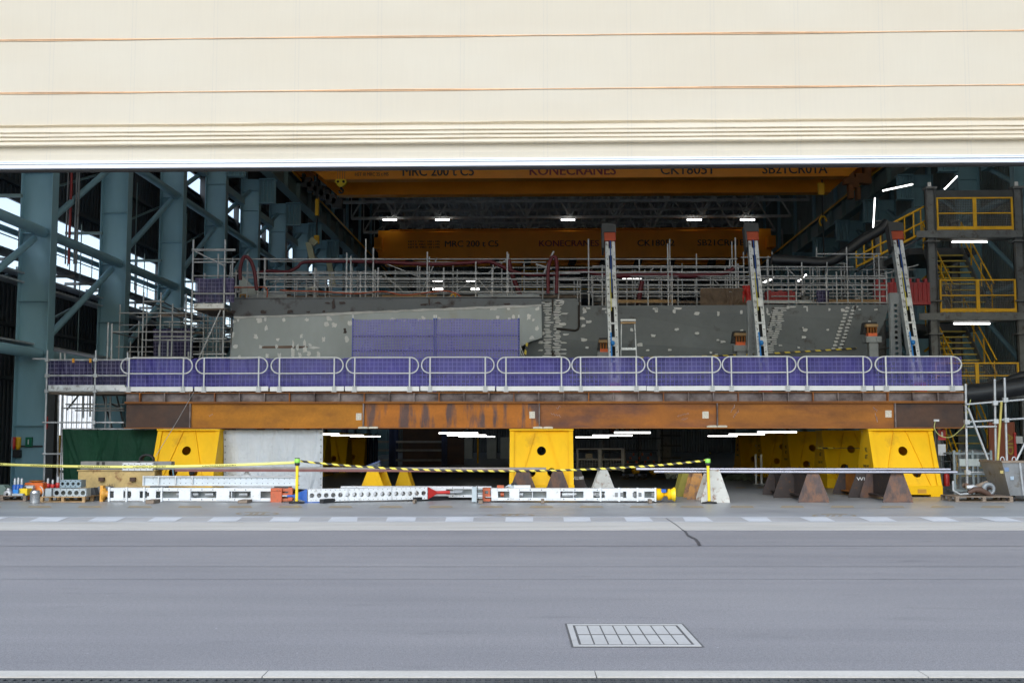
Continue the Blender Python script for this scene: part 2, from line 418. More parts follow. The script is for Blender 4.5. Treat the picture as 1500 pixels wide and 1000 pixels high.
def plate(outline, holes, t):
    "flat plate in (x, z) with round holes (cx, cz, r); returns an MB of a solid centred on y = 0"
    cu = bpy.data.curves.new('tmp', 'CURVE'); cu.dimensions = '2D'; cu.fill_mode = 'BOTH'; cu.extrude = t / 2
    def poly(pts):
        sp = cu.splines.new('POLY'); sp.points.add(len(pts) - 1); sp.use_cyclic_u = True
        for p, (x, z) in zip(sp.points, pts): p.co = (x, z, 0, 1)
    poly(outline)
    for cx, cz, r in holes: poly([(cx + r * math.cos(k * math.pi / 10), cz + r * math.sin(k * math.pi / 10)) for k in range(20)])
    ob = bpy.data.objects.new('tmp', cu); me = bpy.data.meshes.new_from_object(ob)
    mb = MB(); mb.add([(v.co.x, -v.co.z, v.co.y) for v in me.vertices], [tuple(p.vertices) for p in me.polygons])
    bpy.data.objects.remove(ob); bpy.data.curves.remove(cu); bpy.data.meshes.remove(me)
    return mb
def text_mb(body, bold=0.0):
    cu = bpy.data.curves.new('tmp', 'FONT'); cu.body = body; cu.extrude = .004; cu.offset = bold; cu.resolution_u = 3
    ob = bpy.data.objects.new('tmp', cu); me = bpy.data.meshes.new_from_object(ob)
    vs = [v.co.copy() for v in me.vertices]; fs = [tuple(p.vertices) for p in me.polygons]
    bpy.data.objects.remove(ob); bpy.data.curves.remove(cu); bpy.data.meshes.remove(me)
    x0 = min(v.x for v in vs); x1 = max(v.x for v in vs); y0 = min(v.y for v in vs); y1 = max(v.y for v in vs)
    return [Vector(((v.x - x0) / (x1 - x0), (v.y - y0) / (y1 - y0), v.z)) for v in vs], fs
def lettering(body, fn, mat, parent, bold=0.0, name='lettering'):
    "fn(u, v) -> world point for the unit text box; the letters are 4 mm thick towards the reader"
    vs, fs = text_mb(body, 0)
    mb = MB()
    for k, du in enumerate((0, 1, -1, .5, -.5) if bold else (0,)):
        mb.add([fn(v.x + du * bold * .28, v.y) + Vector((0, -.004 + v.z * .5 - .0012 * k, 0)) for v in vs], fs)
    return mb.build(name, mat, parent)
def ordinal(i): return ['first', 'second', 'third', 'fourth', 'fifth', 'sixth', 'seventh', 'eighth', 'ninth', 'tenth', 'eleventh', 'twelfth', 'thirteenth'][i]
def arc(c, r, a0, a1, n): return [(c[0] + r * math.cos(a0 + (a1 - a0) * i / n), c[1] + r * math.sin(a0 + (a1 - a0) * i / n)) for i in range(n + 1)]

# ================================================================== GROUND
def sheet(name, corners, z, mat, parent=None):
    mb = MB(); mb.add([(c[0], c[1], z) for c in corners], [tuple(range(len(corners)))])
    return mb.build(name, mat, parent)
def strip(x0, x1, d0, d1): return [RD(x0, d0), RD(x1, d0), RD(x1, d1), RD(x0, d1)]
dg = lambda py: G(CX, py).dot(FW)          # distance across the road of a ground line at photo row py
struct(MB().add([(-900, -900, -.03), (900, -900, -.03), (900, 900, -.03), (-900, 900, -.03)], [(0, 1, 2, 3)]).build('ground', M('outer_yard', (.36, .35, .33), .8, 0, .1, .05)))
def thick(name, c, z, mat):
    mb = MB(); mb.hexa([(p[0], p[1], -.02) for p in c], [(p[0], p[1], z) for p in c]); return struct(mb.build(name, mat))
thick('road', strip(-60, 60, dg(985), dg(776)), 0, asphalt)
thick('apron', strip(-60, 60, dg(776), dg(764.2)), .004, conc)
hf = [RD(-60, dg(764.2)), RD(60, dg(764.2)), Vector((60, 130, 0)), Vector((-18.3, 130, 0)), Vector((-18.3, 30, 0)), Vector((-60, 30, 0))]
struct(MB().add([(p[0], p[1], 0.0) for p in hf], [tuple(range(6))]).build('hall_floor', floor_m))
# near kerb with joints
mb = MB()
kd0, kd1 = dg(993), dg(984.2)
xs = [-40, -8, PX(430, 7.6) , PX(922, 7.6), PX(1418, 7.6), 9, 40]
for a, b in zip(xs, xs[1:]):
    c = strip(a + .004, b - .004, kd0, kd1); mb.hexa([(p[0], p[1], -.02) for p in c], [(p[0], p[1], .012) for p in c])
struct(mb.build('kerb', kerb_m))
thick('pavement', strip(-60, 60, -30, kd0 - .5), 0.004, conc)
# slotted drain beside the kerb
dr = thing('drain_grate', 'long dark slotted drain grate beside the pale near kerb', 'drain', RD(0, kd0 - .25))
mb = MB()
c = strip(-40, 40, kd0 - .5, kd0); mb.hexa([(p[0], p[1], -.30) for p in c], [(p[0], p[1], -.22) for p in c]); mb.build('channel', black, dr)
mb = MB()
for k in range(5):
    d = kd0 - .012 - k * .1; c = strip(-40, 40, d - .022, d); mb.hexa([(p[0], p[1], -.03) for p in c], [(p[0], p[1], .006) for p in c])
for i in range(-75, 76):
    x = i * .064; c = strip(x - .014, x + .014, kd0 - .48, kd0 - .014); mb.hexa([(p[0], p[1], -.03) for p in c], [(p[0], p[1], .002) for p in c])
mb.build('grille', dark_steel, dr)
# road details
def gpoly(name, pts, z, mat): return struct(sheet(name, [G(*p) for p in pts], z, mat))
mb = MB()
for py, w in ((799.2, .05), (829.5, .022), (848, .010), (815, .006)):
    c = strip(-40, 40, dg(py) - w / 2, dg(py) + w / 2); mb.add([(p[0], p[1], .0015) for p in c], [(0, 1, 2, 3)])
struct(mb.build('road_joint', tar))
L = [(974.8, 759), (988.8, 768), (998.3, 775.5), (1002, 778), (1006.5, 785), (1017, 790), (1020.5, 795), (1022.5, 799)]
Rr = [(976.3, 759), (990.3, 768), (999.8, 775.5), (1005.5, 778), (1009, 784), (1020.5, 789), (1025, 794), (1027.5, 799)]
struct(sheet('tar_joint', [G(*p) for p in L] + [G(*p) for p in reversed(Rr)], .0075, tar))
# painted parallelograms along the hall threshold
mb = MB()
for bl, br, tl, tr in [(-52, -12, -30, 12), (42, 85, 58, 100), (127, 170, 141, 184), (215, 256, 227, 268), (303, 346, 313, 355), (394, 437, 401, 441),
                       (480, 523, 486, 524), (565, 608, 568, 610), (652, 693, 654, 694), (740, 781, 741, 781), (826, 866, 825, 864), (918, 957, 914, 951), (1004, 1045, 1000, 1035),
                       (1097, 1131, 1085, 1123), (1188, 1224, 1171, 1211), (1275, 1315, 1258, 1299), (1367, 1406, 1346, 1386), (1458, 1498, 1434, 1474), (1545, 1585, 1520, 1560)] + [(-139 - 87 * k, -98 - 87 * k, -113 - 85 * k, -72 - 85 * k) for k in range(5)] + [(1634 + 88 * k, 1676 + 88 * k, 1606 + 86 * k, 1648 + 86 * k) for k in range(5)]:
    mb.add([(*G(x, y).xy, .008) for x, y in ((bl, 763.8), (br, 763.8), (tr, 757.8), (tl, 757.8))], [(0, 1, 2, 3)])
struct(mb.build('road_marking', mark_w))
mb = MB()
for a, b in ((-560, 2100),):
    for y0, y1 in ((757.5, 756.6), (764.6, 763.9)):
        mb.add([(*G(x, y).xy, .006) for x, y in ((a, y0), (b, y0), (b, y1), (a, y1))], [(0, 1, 2, 3)])
struct(mb.build('threshold_line', mark_w))
c = [(*G(x, y).xy, .003) for x, y in ((-560, 763.9), (2100, 763.9), (2100, 757.5), (-560, 757.5))]
struct(MB().add(c, [(0, 1, 2, 3)]).build('threshold_band', mark_g))
mb = MB()
for i in range(-1, 21):
    x = 40 + i * 73.5
    mb.add([(*G(a, y).xy, .004) for a, y in ((x, 743.4), (x + 36, 743.4), (x + 33, 740.6), (x + 3, 740.6))], [(0, 1, 2, 3)])
struct(mb.build('floor_marking', mark_y))
mb = MB()
for px, py, w, h in ((377, 752, 32, 2.6), (1222, 755, 33, 2.8), (748, 754, 36, 1.5)):
    k = 28
    ring = [(*G(px + w * math.cos(2 * math.pi * i / k), py + h * math.sin(2 * math.pi * i / k)).xy, .004) for i in range(k)]
    inn = [(*G(px + w * .86 * math.cos(2 * math.pi * i / k), py + h * .74 * math.sin(2 * math.pi * i / k)).xy, .004) for i in range(k)]
    mb.add(ring + inn, [(i, (i + 1) % k, (i + 1) % k + k, i + k) for i in range(0, k, 1) if i % 7 != 3])
    for dx in (-.35, -.1, .2):
        mb.add([(*G(px + w * (dx + a), py + h * b).xy, .004) for a, b in ((-.06, .5), (.10, .45), (.18, -.45), (.04, -.4))], [(0, 1, 2, 3)])
struct(mb.build('walkway_symbol', mark_y))
mb = MB()
for py, x0, step, n, w in ((714.5, 846, 33, 14, 16), (701.5, 640, 27, 17, 12), (714.5, 250, 33, 14, 16)):
    for i in range(n):
        x = x0 + i * step; mb.add([(*G(a, y).xy, .004) for a, y in ((x, py), (x + w, py), (x + w - 2, py - 1), (x + 1, py - 1))], [(0, 1, 2, 3)])
struct(mb.build('floor_dash', mark_yb))

# utility cover in the road
ca, cb = G(840, 946), G(1027.5, 946)
d0, d1 = dg(946.5), dg(914); x0 = ca.dot(RT); x1 = cb.dot(RT)
cv = thing('utility_cover', 'rectangular pale concrete utility cover with a ruled panel grid set in the asphalt', 'cover', RD((x0 + x1) / 2, (d0 + d1) / 2))
mb = MB()
fwid = .045
for a, b, e, f in ((x0, x0 + fwid, d0, d1), (x1 - fwid, x1, d0, d1), (x0 + fwid, x1 - fwid, d0, d0 + .06), (x0 + fwid, x1 - fwid, d1 - .05, d1)):
    c = strip(a, b, e, f); mb.hexa([(p[0], p[1], .001) for p in c], [(p[0], p[1], .005) for p in c])
mb.build('frame', cover_m, cv)
c = strip(x0 - .018, x1 + .018, d0 - .035, d1 + .04); MB().add([(p[0], p[1], .002) for p in c], [(0, 1, 2, 3)]).build('gap', M('cover_gap', (.085, .082, .08), .8), cv)
nx = 8
for j in range(2):
    for i in range(nx):
        wx = (x1 - x0 - 2 * fwid - .03) / nx; wy = (d1 - d0 - .11 - .03) / 2
        a = x0 + fwid + .015 + i * wx; e = d0 + .06 + .015 + j * wy
        ins = .006; mb = MB(); c = strip(a + ins, a + wx - ins, e + .022, e + wy - .022)
        mb.hexa([(p[0], p[1], .001) for p in c], [(p[0], p[1], .0035) for p in c]); mb.build('cover_panel', cover_m, cv)

# ================================================================== HALL
S = 6.6
hall = thing('assembly_hall', 'tall steel framed assembly hall with its cream fabric door half raised over a dark interior', 'building', (0, 24, 0))
YD = 23.2
zc = lambda py: PZ(py, YD)
XL, XR = -18.3, 23.2
# door: fabric with lapped folds at the bottom of the raised curtain
prof = [(0, 24.0), (0, zc(182)), (-.015, zc(180)), (-.075, zc(178.3)), (-.085, zc(177.2)), (-.03, zc(176.6)), (.03, zc(177.0)),
        (.02, zc(179)), (-.03, zc(183)), (-.055, zc(187)), (-.075, zc(189.3)), (-.07, zc(190.1)), (.0, zc(190.4)),
        (-.045, zc(191.5)), (-.06, zc(194)), (-.075, zc(195.2)), (-.07, zc(196)), (.0, zc(196.3)),
        (-.045, zc(197.5)), (-.06, zc(200)), (-.08, zc(201.4)), (-.07, zc(202.2)), (.0, zc(202.5)),
        (-.05, zc(203.6)), (-.075, zc(206)), (-.105, zc(208)), (-.10, zc(209.0)), (.02, zc(209.6)), (.02, zc(213)), (.0, zc(222)), (.0, zc(232.4))]
prof[3:7] = [(-.05, zc(178.2)), (-.075, zc(177.2 + 1.2)), (-.07, zc(179.0)), (.02, zc(179.3))]
prof[7] = (.015, zc(180))
mb = MB(); nseg = 60
rows = []
rnd = random.Random(3)
for i in range(nseg + 1):
    x = -16.2 + i * (20.9 + 16.2) / nseg
    rows.append([Vector((x, YD + y + (0 if k == 0 else rnd.uniform(-.004, .004)), z + (rnd.uniform(-.006, .006) if 3 < k < 26 else 0))) for k, (y, z) in enumerate(prof)])
n = len(prof)
mb.add([p for r in rows for p in r], [(i * n + k, (i + 1) * n + k, (i + 1) * n + k + 1, i * n + k + 1) for i in range(nseg) for k in range(n - 1)])
door = mb.build('fabric_door', cream, hall)
for zz in (PZ(52, YD), PZ(130.5, YD)):
    for ph in (0, 1.7):
        mb = MB(); mb.tube([(-16 + i * .5, YD - .012, zz + .008 * math.sin(i * .42 + ph * 2) + (ph - .85) * .008) for i in range(74)], .0085, 6)
        mb.build('webbing', stripe_or, door)
mb = MB(); mb.box(-16.2, 20.9, YD - .05, YD + .2, zc(242.6), zc(235.2)); mb.box(-16.2, 20.9, YD - .085, YD - .05, zc(236.6), zc(235.2)); mb.box(-16.2, 20.9, YD - .07, YD - .05, zc(233.9), zc(232.3)); mb.box(-16.2, 20.9, YD - .05, YD + .2, zc(234.4), zc(232.3))
mb.build('bottom_beam', M('beam_white', (.66, .70, .76), .4, .1, .05, 2), door)
mb = MB(); mb.box(-16.2, 20.9, YD + .06, YD + .20, zc(245.2), zc(242.7)); mb.tube([(-16.2, YD + .10, zc(244.6)), (20.9, YD + .10, zc(244.6))], .018, 8)
mb.build('rubber_seal', black, door)
mb = MB(); mb.box(XL, -16.2, YD - .1, YD + .5, 0, 24); mb.box(20.9, XR, YD - .1, YD + .5, 0, 24); mb.box(XL, XR, YD - .1, YD + .5, 24, 25.6); mb.build('facade', fascia_m, hall)
# side walls
mb = MB()
yb = 128.5
mb.box(XL - .12, XL, YD + .5, 41.4, 0, 7.2); mb.box(XL - .12, XL, 41.4, 49.0, 3.5, 7.2); mb.box(XL - .12, XL, 49.0, yb, 0, 7.2)
mb.box(XL - .12, XL, YD + .5, yb, 9.9, 14.4); mb.box(XL - .12, XL, YD + .5, yb, 15.5, 25.597)
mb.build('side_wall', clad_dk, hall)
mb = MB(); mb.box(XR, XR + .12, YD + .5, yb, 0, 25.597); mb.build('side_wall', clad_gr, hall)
mb = MB(); mb.box(XL, XR, yb, yb + .12, 0, 25.597); mb.build('rear_wall', clad_x, hall)
mb = MB(); mb.box(XL - .3, XR + .3, YD - .1, yb + .3, 25.6, 25.75); mb.build('roof', roof_m, hall)
for z0, z1 in ((7.2, 9.9), (14.4, 15.5)):
    mb = MB(); mb.box(XL - .08, XL - .06, YD + .5, yb, z0, z1); ws = mb.build('window_strip', win_m, hall)
    mb = MB(); y = YD + .6
    while y < 80: mb.box(XL - .05, XL + .03, y, y + .06, z0, z1); y += 3.3
    mb.box(XL - .04, XL + .06, YD + .5, yb, z0, z0 + .1); mb.box(XL - .04, XL + .06, YD + .5, yb, z1 - .12, z1)
    mb.build('mullion', dark_steel, ws)
# girts on the wall
mb = MB()
for z in (1.6, 3.6, 5.4, 6.9, 10.3, 12.2, 14.1, 16.5): mb.box(XL, XL + .18, 49.2 if z < 3.5 else YD + .5, yb, z, z + .12)
mb.build('wall_rail', dark_steel, hall)
# columns
def column(xc, y, sgn):
    w = .49
    mb = MB()
    mb.box(xc - w, xc + w, y - .012, y + .012, 0, 16.1)                         # web
    for sx in (-1, 1): mb.box(xc + sx * w, xc + sx * (w + .03), y - .24, y + .24, 0, 16.1)
    mb.box(xc - w * .2 - sgn * .35, xc + w * .2 - sgn * .35, y - .2, y + .2, 16.1, 24.5)
    for z in (2.0, 4.3, 6.0, 8.2, 10.2, 12.2, 14.3, 15.4): mb.box(xc - w + .003, xc + w - .003, y - .16, y - .013, z, z + .025)
    mb.box(xc - .8, xc + .8, y - .45, y + .45, 0, .06)
    c = mb.build('column', teal, hall)
    xi = xc + sgn * (w + .03); mb = MB()
    a, b = sorted((xi, xi + sgn * .88))
    mb.box(a, b, y - .02, y + .02, 14.75, 16.02); mb.box(a, b, y - .3, y + .3, 16.03, 16.09); mb.box(a, b, y - .22, y + .22, 14.7, 14.745)
    for k in range(5): x = a + .04 + k * (b - a - .08) / 4; mb.box(x - .015, x + .015, y - .22, y - .022, 14.75, 16.02)
    mb.build('bracket', teal, c)
XLc, XRc = -16.4, 20.9
ys = [36.1 + S * k for k in range(-1, 14)]
for y in ys: column(XLc, y, 1)
for y in ys: column(XRc, y, -1)
# bracing between the columns
for xc, sg in ((XLc, 1), (XRc, -1)):
    for i, y in enumerate(ys[:-1]):
        if xc > 0 and y < 42: continue
        if i > 8: continue
        for z in (4.3, 8.25, 12.3):
            mb = MB(); mb.tube([(xc + sg * .2, y + .1, z), (xc + sg * .2, y + S - .1, z)], .17, 10); mb.build('wall_strut', teal, hall)
        for z0, z1 in ((4.3, 8.25), (8.25, 12.3), (12.3, 15.6)):
            mb = MB(); mb.tube([(xc + sg * .0, y + .3, z0 + .25), (xc + sg * .0, y + S - .3, z1 - .25)], .115, 10); mb.build('wall_brace', teal, hall)
        mb = MB(); mb.tube([(xc - sg * 1.4, y, 8.5), (xc - sg * 1.4, y + S, 8.5)], .11, 8); mb.build('wall_tie', teal, hall)
        mb = MB(); mb.bar((xc + sg * .3, y + .3, 14.2), (xc + sg * .3, y + S * .55, 14.2), .3, .35); mb.build('knee_strut', teal, hall)
# catwalk and cable trays along the wall
mb = MB(); mb.box(-17.75, -17.0, 28, 95, 7.55, 7.62)
for z in (8.0, 8.45): mb.tube([(-17.0, 28, z), (-17.0, 95, z)], .02, 6)
for k in range(34): mb.tube([(-17.0, 28 + k * 2, 7.6), (-17.0, 28 + k * 2, 8.45)], .02, 6)
for k in range(34): mb.box(-18.2, -17.0, 28.4 + k * 2, 28.5 + k * 2, 7.4, 7.5)
mb.build('catwalk', grey_steel, hall)
mb = MB()
for x, z in ((-17.3, 6.9), (-17.3, 6.6), (-16.9, 4.6)): mb.box(x, x + .5, 28, 95, z, z + .06)
mb.build('cable_tray', galv, hall)
mb = MB()
for k in range(16):
    y = 32.8 + k * 6.6; mb.box(XL + .02, XL + .3, y, y + .16, 0 if not 40 < y < 50 else 3.6, 24)
mb.build('wall_post', dark_steel, hall)
mb = MB()
for k in range(9):
    y = 31 + k * 6.6
    mb.tube([(-17.3, y, 9.9), (-17.3, y + 6, 12.0)], .05, 6); mb.tube([(-17.3, y, 5.2), (-17.3, y + 6, 7.2)], .05, 6); mb.tube([(-16.9, y + 2, 7.7), (-16.9, y + 2, 12.2)], .022, 5); mb.tube([(-16.9, y + 3.1, 4.6), (-16.9, y + 3.1, 9.4)], .022, 5)
    mb.box(-17.9, -16.5, y + 4, y + 4.12, 9.2, 9.3)
mb.build('service_pipe', teal_dk, hall)
# runway beams
for xc, sg in ((-15.15, 1), (20.0, -1)):
    mb = MB(); z0 = 16.1
    mb.box(xc - .012, xc + .012, 30, 128, z0 + .04, z0 + 1.2); mb.box(xc - .3, xc + .3, 30, 128, z0, z0 + .04); mb.box(xc - .3, xc + .3, 30, 128, z0 + 1.2, z0 + 1.24)
    mb.box(xc - .05, xc + .05, 30, 128, z0 + 1.24, z0 + 1.36)
    for k in range(28): mb.box(xc - .26, xc + .26, 32 + k * 3.3, 32.02 + k * 3.3, z0 + .04, z0 + 1.2)
    rb = mb.build('runway_beam', teal_dk, hall)
    mb = MB(); mb.box(xc + sg * .31, xc + sg * .35, 30, 128, z0 + 1.15, z0 + 1.30); mb.build('conductor_strip', yellow2, rb)
# roof trusses seen past the cranes
def truss(y, name='roof_truss'):
    mb = MB(); zb, zt = 20.3, 23.6
    mb.bar((XLc, y, zb), (XRc, y, zb), .22, .22); mb.bar((XLc, y, zt), (XRc, y, zt), .22, .22)
    nn = 10; dx = (XRc - XLc) / nn
    for k in range(nn):
        x = XLc + k * dx
        mb.bar((x, y, zb), (x + dx / 2, y, zt), .12, .12); mb.bar((x + dx / 2, y, zt), (x + dx, y, zb), .12, .12)
        mb.bar((x, y, zb), (x, y, zt), .09, .09)
    return mb.build(name, M('truss_steel', (.58, .60, .59), .5, .1, .15), hall)
for y in ys[7:]: truss(y)
mb = MB()
for k in range(12):
    x = XLc + 1.5 + k * 3.2; mb.bar((x, 74, 23.8), (x, 128, 23.8), .1, .2); mb.bar((x, 80, 20.4), (x + 4, 100, 23.4), .1, .1)
for k in range(10): x = XLc + 2 + k * 3.6; mb.bar((x, 100, 20.4), (x - 4, 120, 23.4), .1, .1)
mb.build('purlin', M('truss_steel2', (.60, .62, .61), .5, .1, .15), hall)
# lower roof of the rear annexe (pale strip seen under the far crane)
mb = MB(); mb.box(-12, 13, 124, 124.1, 15.2, 18.5); mb.build('annexe_wall', pale_gr, hall)
for k in range(13):
    x = -11.5 + k * 1.9
    mb = MB(); mb.bar((x, 123.8, 16.8), (x + .95, 123.8, 15.4), .08, .08); mb.bar((x + .95, 123.8, 15.4), (x + 1.9, 123.8, 16.8), .08, .08); mb.build('annexe_truss', galv, hall)
for px, w in ((586, 20), (615, 14)):
    mb = MB(); x = PX(px, 110); mb.box(x - w * .033, x + w * .033, 110, 110.3, 11, 18.0); mb.build('pale_panel', pale_gr, hall)
# pale cream trunking dropping down the side
for (a, b, c, d, Y) in ((452, 355, 459, 386, 60), (482, 385, 489, 420, 66), (455, 350, 463, 358, 60)):
    p, q = P(a, b, Y), P(c, d, Y); mb = MB(); mb.bar((p.x, Y, p.z), (q.x, Y, q.z), .3, .2, (0, 1, 0)); mb.build('trunking', pale_pt, hall)
# sprinkler risers between the first two columns
for px, rr, mt in ((92, .045, M('riser_red', (.26, .02, .02), .5)), (100, .035, grey_steel), (103.5, .035, grey_steel), (87, .03, grey_steel)):
    mb = MB(); x = PX(px, 38.5); mb.tube([(x, 38.5, 7.6), (x, 38.5, 14)], rr, 8); mb.build('riser_pipe', mt, hall)
# dark steel posts around the far gable (central bay)
for px0, px1, Y in ((522, 540, 108), (498, 512, 100), (1150, 1180, 104), (1210, 1228, 108)):
    mb = MB(); a, b = PX(px0, Y), PX(px1, Y); mb.box(a, b, Y, Y + .5, 0, 20.3); mb.build('gable_post', teal_dk, hall)
for px, Y in ((500, 90), (522, 104), (1152, 100), (1178, 96)):
    mb = MB(); x = PX(px, Y); mb.tube([(x, Y, 8), (x, Y, 20)], .07, 6); mb.build('drain_pipe', galv, hall)

# ================================================================== OVERHEAD CRANES
def crane(name, label, Yf, Yr, zb, hgt, texts, py_base, cap, bold):
    t = thing(name, label, 'crane', (2.5, (Yf + Yr) / 2, zb), 'overhead bridge cranes')
    xl, xr, tp = (-15.2, 20.05, 2.2) if Yf < 80 else (-14.1, 19.2, .02)
    def girder(Y, nm):
        pts = [(xl, zb + hgt), (xl, zb + hgt * .62), (xl + tp, zb), (xr - tp, zb), (xr, zb + hgt * .62), (xr, zb + hgt)]
        mb = MB(); mb.prism(pts, Y, Y + .75); mb.prism([(xl + tp, zb - .05), (xr - tp, zb - .05), (xr - tp, zb - .004), (xl + tp, zb - .004)], Y - .06, Y + .81)
        mb.box(xl + 1, xr - 1, Y - .06, Y + .81, zb + hgt + .004, zb + hgt + .05)
        for k in range(9): x = xl + 3 + k * 3.6; mb.box(x, x + .015, Y - .012, Y - .001, zb + .05, zb + hgt)
        return mb.build(nm, crane_y, t)
    g = girder(Yf, 'girder'); girder(Yr, 'girder')
    for x in (xl + .1, xr - .1):
        mb = MB(); mb.box(x - .3, x + .3, Yf - 1.0, Yr + 1.6, 17.55, 18.5)
        for yy in (Yf - .6, Yf + .6, Yr, Yr + 1.2): mb.lathe((x - .08, yy, 17.75), [(0, 0), (.3, 0), (.3, .16), (0, .16)], 14, 'x')
        mb.build('end_carriage', crane_y, t)
    mb = MB(); mb.box(xl + 2, xr - 2, Yr + .82, Yr + 1.6, zb + .9, zb + .95); mb.box(xl + 2, xr - 2, Yf - .9, Yf - .07, zb + hgt - .1, zb + hgt - .05); mb.build('walkway', crane_y, t)
    Yt = Yf - .008
    for body, a, b, mt in texts:
        pa, pb = P(a, py_base, Yt), P(b, py_base, Yt); z0 = PZ(py_base, Yt); h = cap
        lettering(body, lambda u, v, pa=pa, pb=pb, z0=z0, h=h: Vector((pa.x + (pb.x - pa.x) * u, Yt, z0 + h * v)), mt, g, bold)
    return t, g, girder
c1, g1, _ = crane('bridge_crane', 'nearer orange double girder bridge crane cut by the door edge, marked CK18051', 66.0, 70.3, PZ(260, 66.0), 3.1,
              [('MRC 200 t C5', 590, 694, blackpaint), ('KONECRANES', 776, 902, red_letter), ('CK18051', 968, 1043, blackpaint), ('SB21CR01A', 1117, 1212, blackpaint)], 256.8, .58, .013)
Yt = 65.99; pa, pb = P(520, 258, Yt), P(569, 258, Yt)
lettering('HST III MRC 25 t M5', lambda u, v: Vector((pa.x + (pb.x - pa.x) * u, Yt, pa.z + .2 * v)), blackpaint, g1, .01)
c2, g2, _ = crane('bridge_crane', 'farther orange double girder bridge crane above the scaffold, marked CK18052', 95.6, 99.5, PZ(377, 95.6), PZ(336.5, 95.6) - PZ(377, 95.6),
              [('MRC 200 t C5', 652, 730, blackpaint), ('KONECRANES', 790, 877, red_letter), ('CK18052', 934, 988, blackpaint), ('SB21CR01B', 1022, 1091, blackpaint)], 361, .52, .010)
Yt = 95.59
for k, (s_, py) in enumerate((('HST I  MRC 200 t M5', 355.2), ('HST II  MRC 200 t M5', 359.4), ('HST III  MRC 25 t M5', 363.6))):
    pa, pb = P(598, py, Yt), P(644, py, Yt)
    lettering(s_, lambda u, v, pa=pa, pb=pb: Vector((pa.x + (pb.x - pa.x) * u, Yt, pa.z + .14 * v)), blackpaint, g2, .01)
for px in (599, 725, 772, 838, 884, 934, 982, 1042, 1068, 560):
    p = P(px, 384, 99.3); mb = MB(); mb.prism([(p.x - .4, p.z - .3), (p.x + .25, p.z - .3), (p.x + .45, p.z + .3), (p.x - .2, p.z + .3)], 98.9, 99.3); mb.build('trolley', black, c2)
# hoist with hook block hanging under the nearer crane
hp = P(500, 270, 64.0)
hb = thing('hook_block', 'small yellow hook block hanging from the nearer orange crane', 'hook', tuple(hp))
mb = MB(); mb.prism([(hp.x - .34, hp.z + .14), (hp.x - .24, hp.z - .05), (hp.x - .1, hp.z - .18), (hp.x + .1, hp.z - .18), (hp.x + .24, hp.z - .05), (hp.x + .34, hp.z + .14), (hp.x + .25, hp.z + .26), (hp.x - .25, hp.z + .26)], 63.8, 64.1); mb.build('housing', yellow_lt, hb)
mb = MB()
for s_ in (-.16, .16): mb.lathe((hp.x + s_, 63.78, hp.z + .11), [(0, 0), (.075, 0), (.075, .02)], 14, 'y')
mb.build('sheave', black, hb)
mb = MB(); mb.tube([(hp.x, 63.95, hp.z - .18), (hp.x, 63.95, hp.z - .28)] + [(hp.x + .12 * math.sin(a), 63.95, hp.z - .4 + .12 * math.cos(a)) for a in [R(20 + 28 * k) for k in range(10)]], .06, 8); mb.build('hook', black, hb)
mb = MB()
for s_ in (-.2, -.08, .08, .2): mb.tube([(hp.x + s_, 63.95, hp.z + .26), (hp.x + s_, 63.95, 19.8)], .012, 5)
mb.build('hoist_rope', dark_steel, hb)
for px, py0, py1, lab in ((464, 285, 345, 'dark chain with yellow pendant control hanging from the nearer crane end'),):
    p = P(px, py0, 67.0); q = P(px, py1, 67.0)
    pc = thing('pendant_control', lab, 'crane control', tuple(q))
    mb = MB(); mb.tube([(p.x, 67, 19), (q.x, 67, q.z)], .05, 6); mb.build('cable', black, pc)
    mb = MB(); mb.box(q.x - .15, q.x + .15, 66.9, 67.1, q.z - .5, q.z); mb.box(q.x - .1, q.x + .1, 66.88, 67.1, q.z + 1.2, q.z + 2.2); mb.build('handset', yellow2, pc)
p = P(1205, 300, 67.0); q = P(1205, 400, 67.0)
pc = thing('load_chain', 'dark load chain with small yellow hook hanging beside the stair tower side of the crane', 'chain', tuple(q))
mb = MB(); mb.tube([(p.x, 67, 18.5), (p.x, 67, q.z)], .04, 6); mb.build('chain', black, pc)
MB().box(p.x - .25, p.x + .1, 66.9, 67.1, p.z + .6, p.z + 1.3).build('hook_housing', yellow2, pc); mb = MB(); mb.tube([(p.x + .2 * math.cos(a), 67, p.z - 1 + .3 * math.sin(a)) for a in [R(30 * k) for k in range(9)]], .06, 6); mb.build('hook', yellow2, pc)
mb = MB()
for k, (mx, my, mw, mh) in enumerate(((1243, 258, .30, .5), (1252, 268, .2, .3), (1262, 262, .35, .28), (1270, 255, .2, .6), (1246, 279, .14, .5), (1257, 284, .1, .35))): a = P(mx, my, 66.5 + k * .02); mb.box(a.x - mw, a.x + mw, 66.3 + k * .02, 66.8 + k * .02, a.z - mh, a.z + mh)
mb.build('drive_motor', M('motor_brown', (.22, .08, .02), .5), c1)
mb = MB()
for k in range(7): a = P(440 + k * 9, 262 + k * 6, 68.5); mb.box(a.x - .3, a.x + .3, 68.3, 68.8, a.z - .3, a.z + .3)
mb.build('drive_motor', dark_steel, c1)

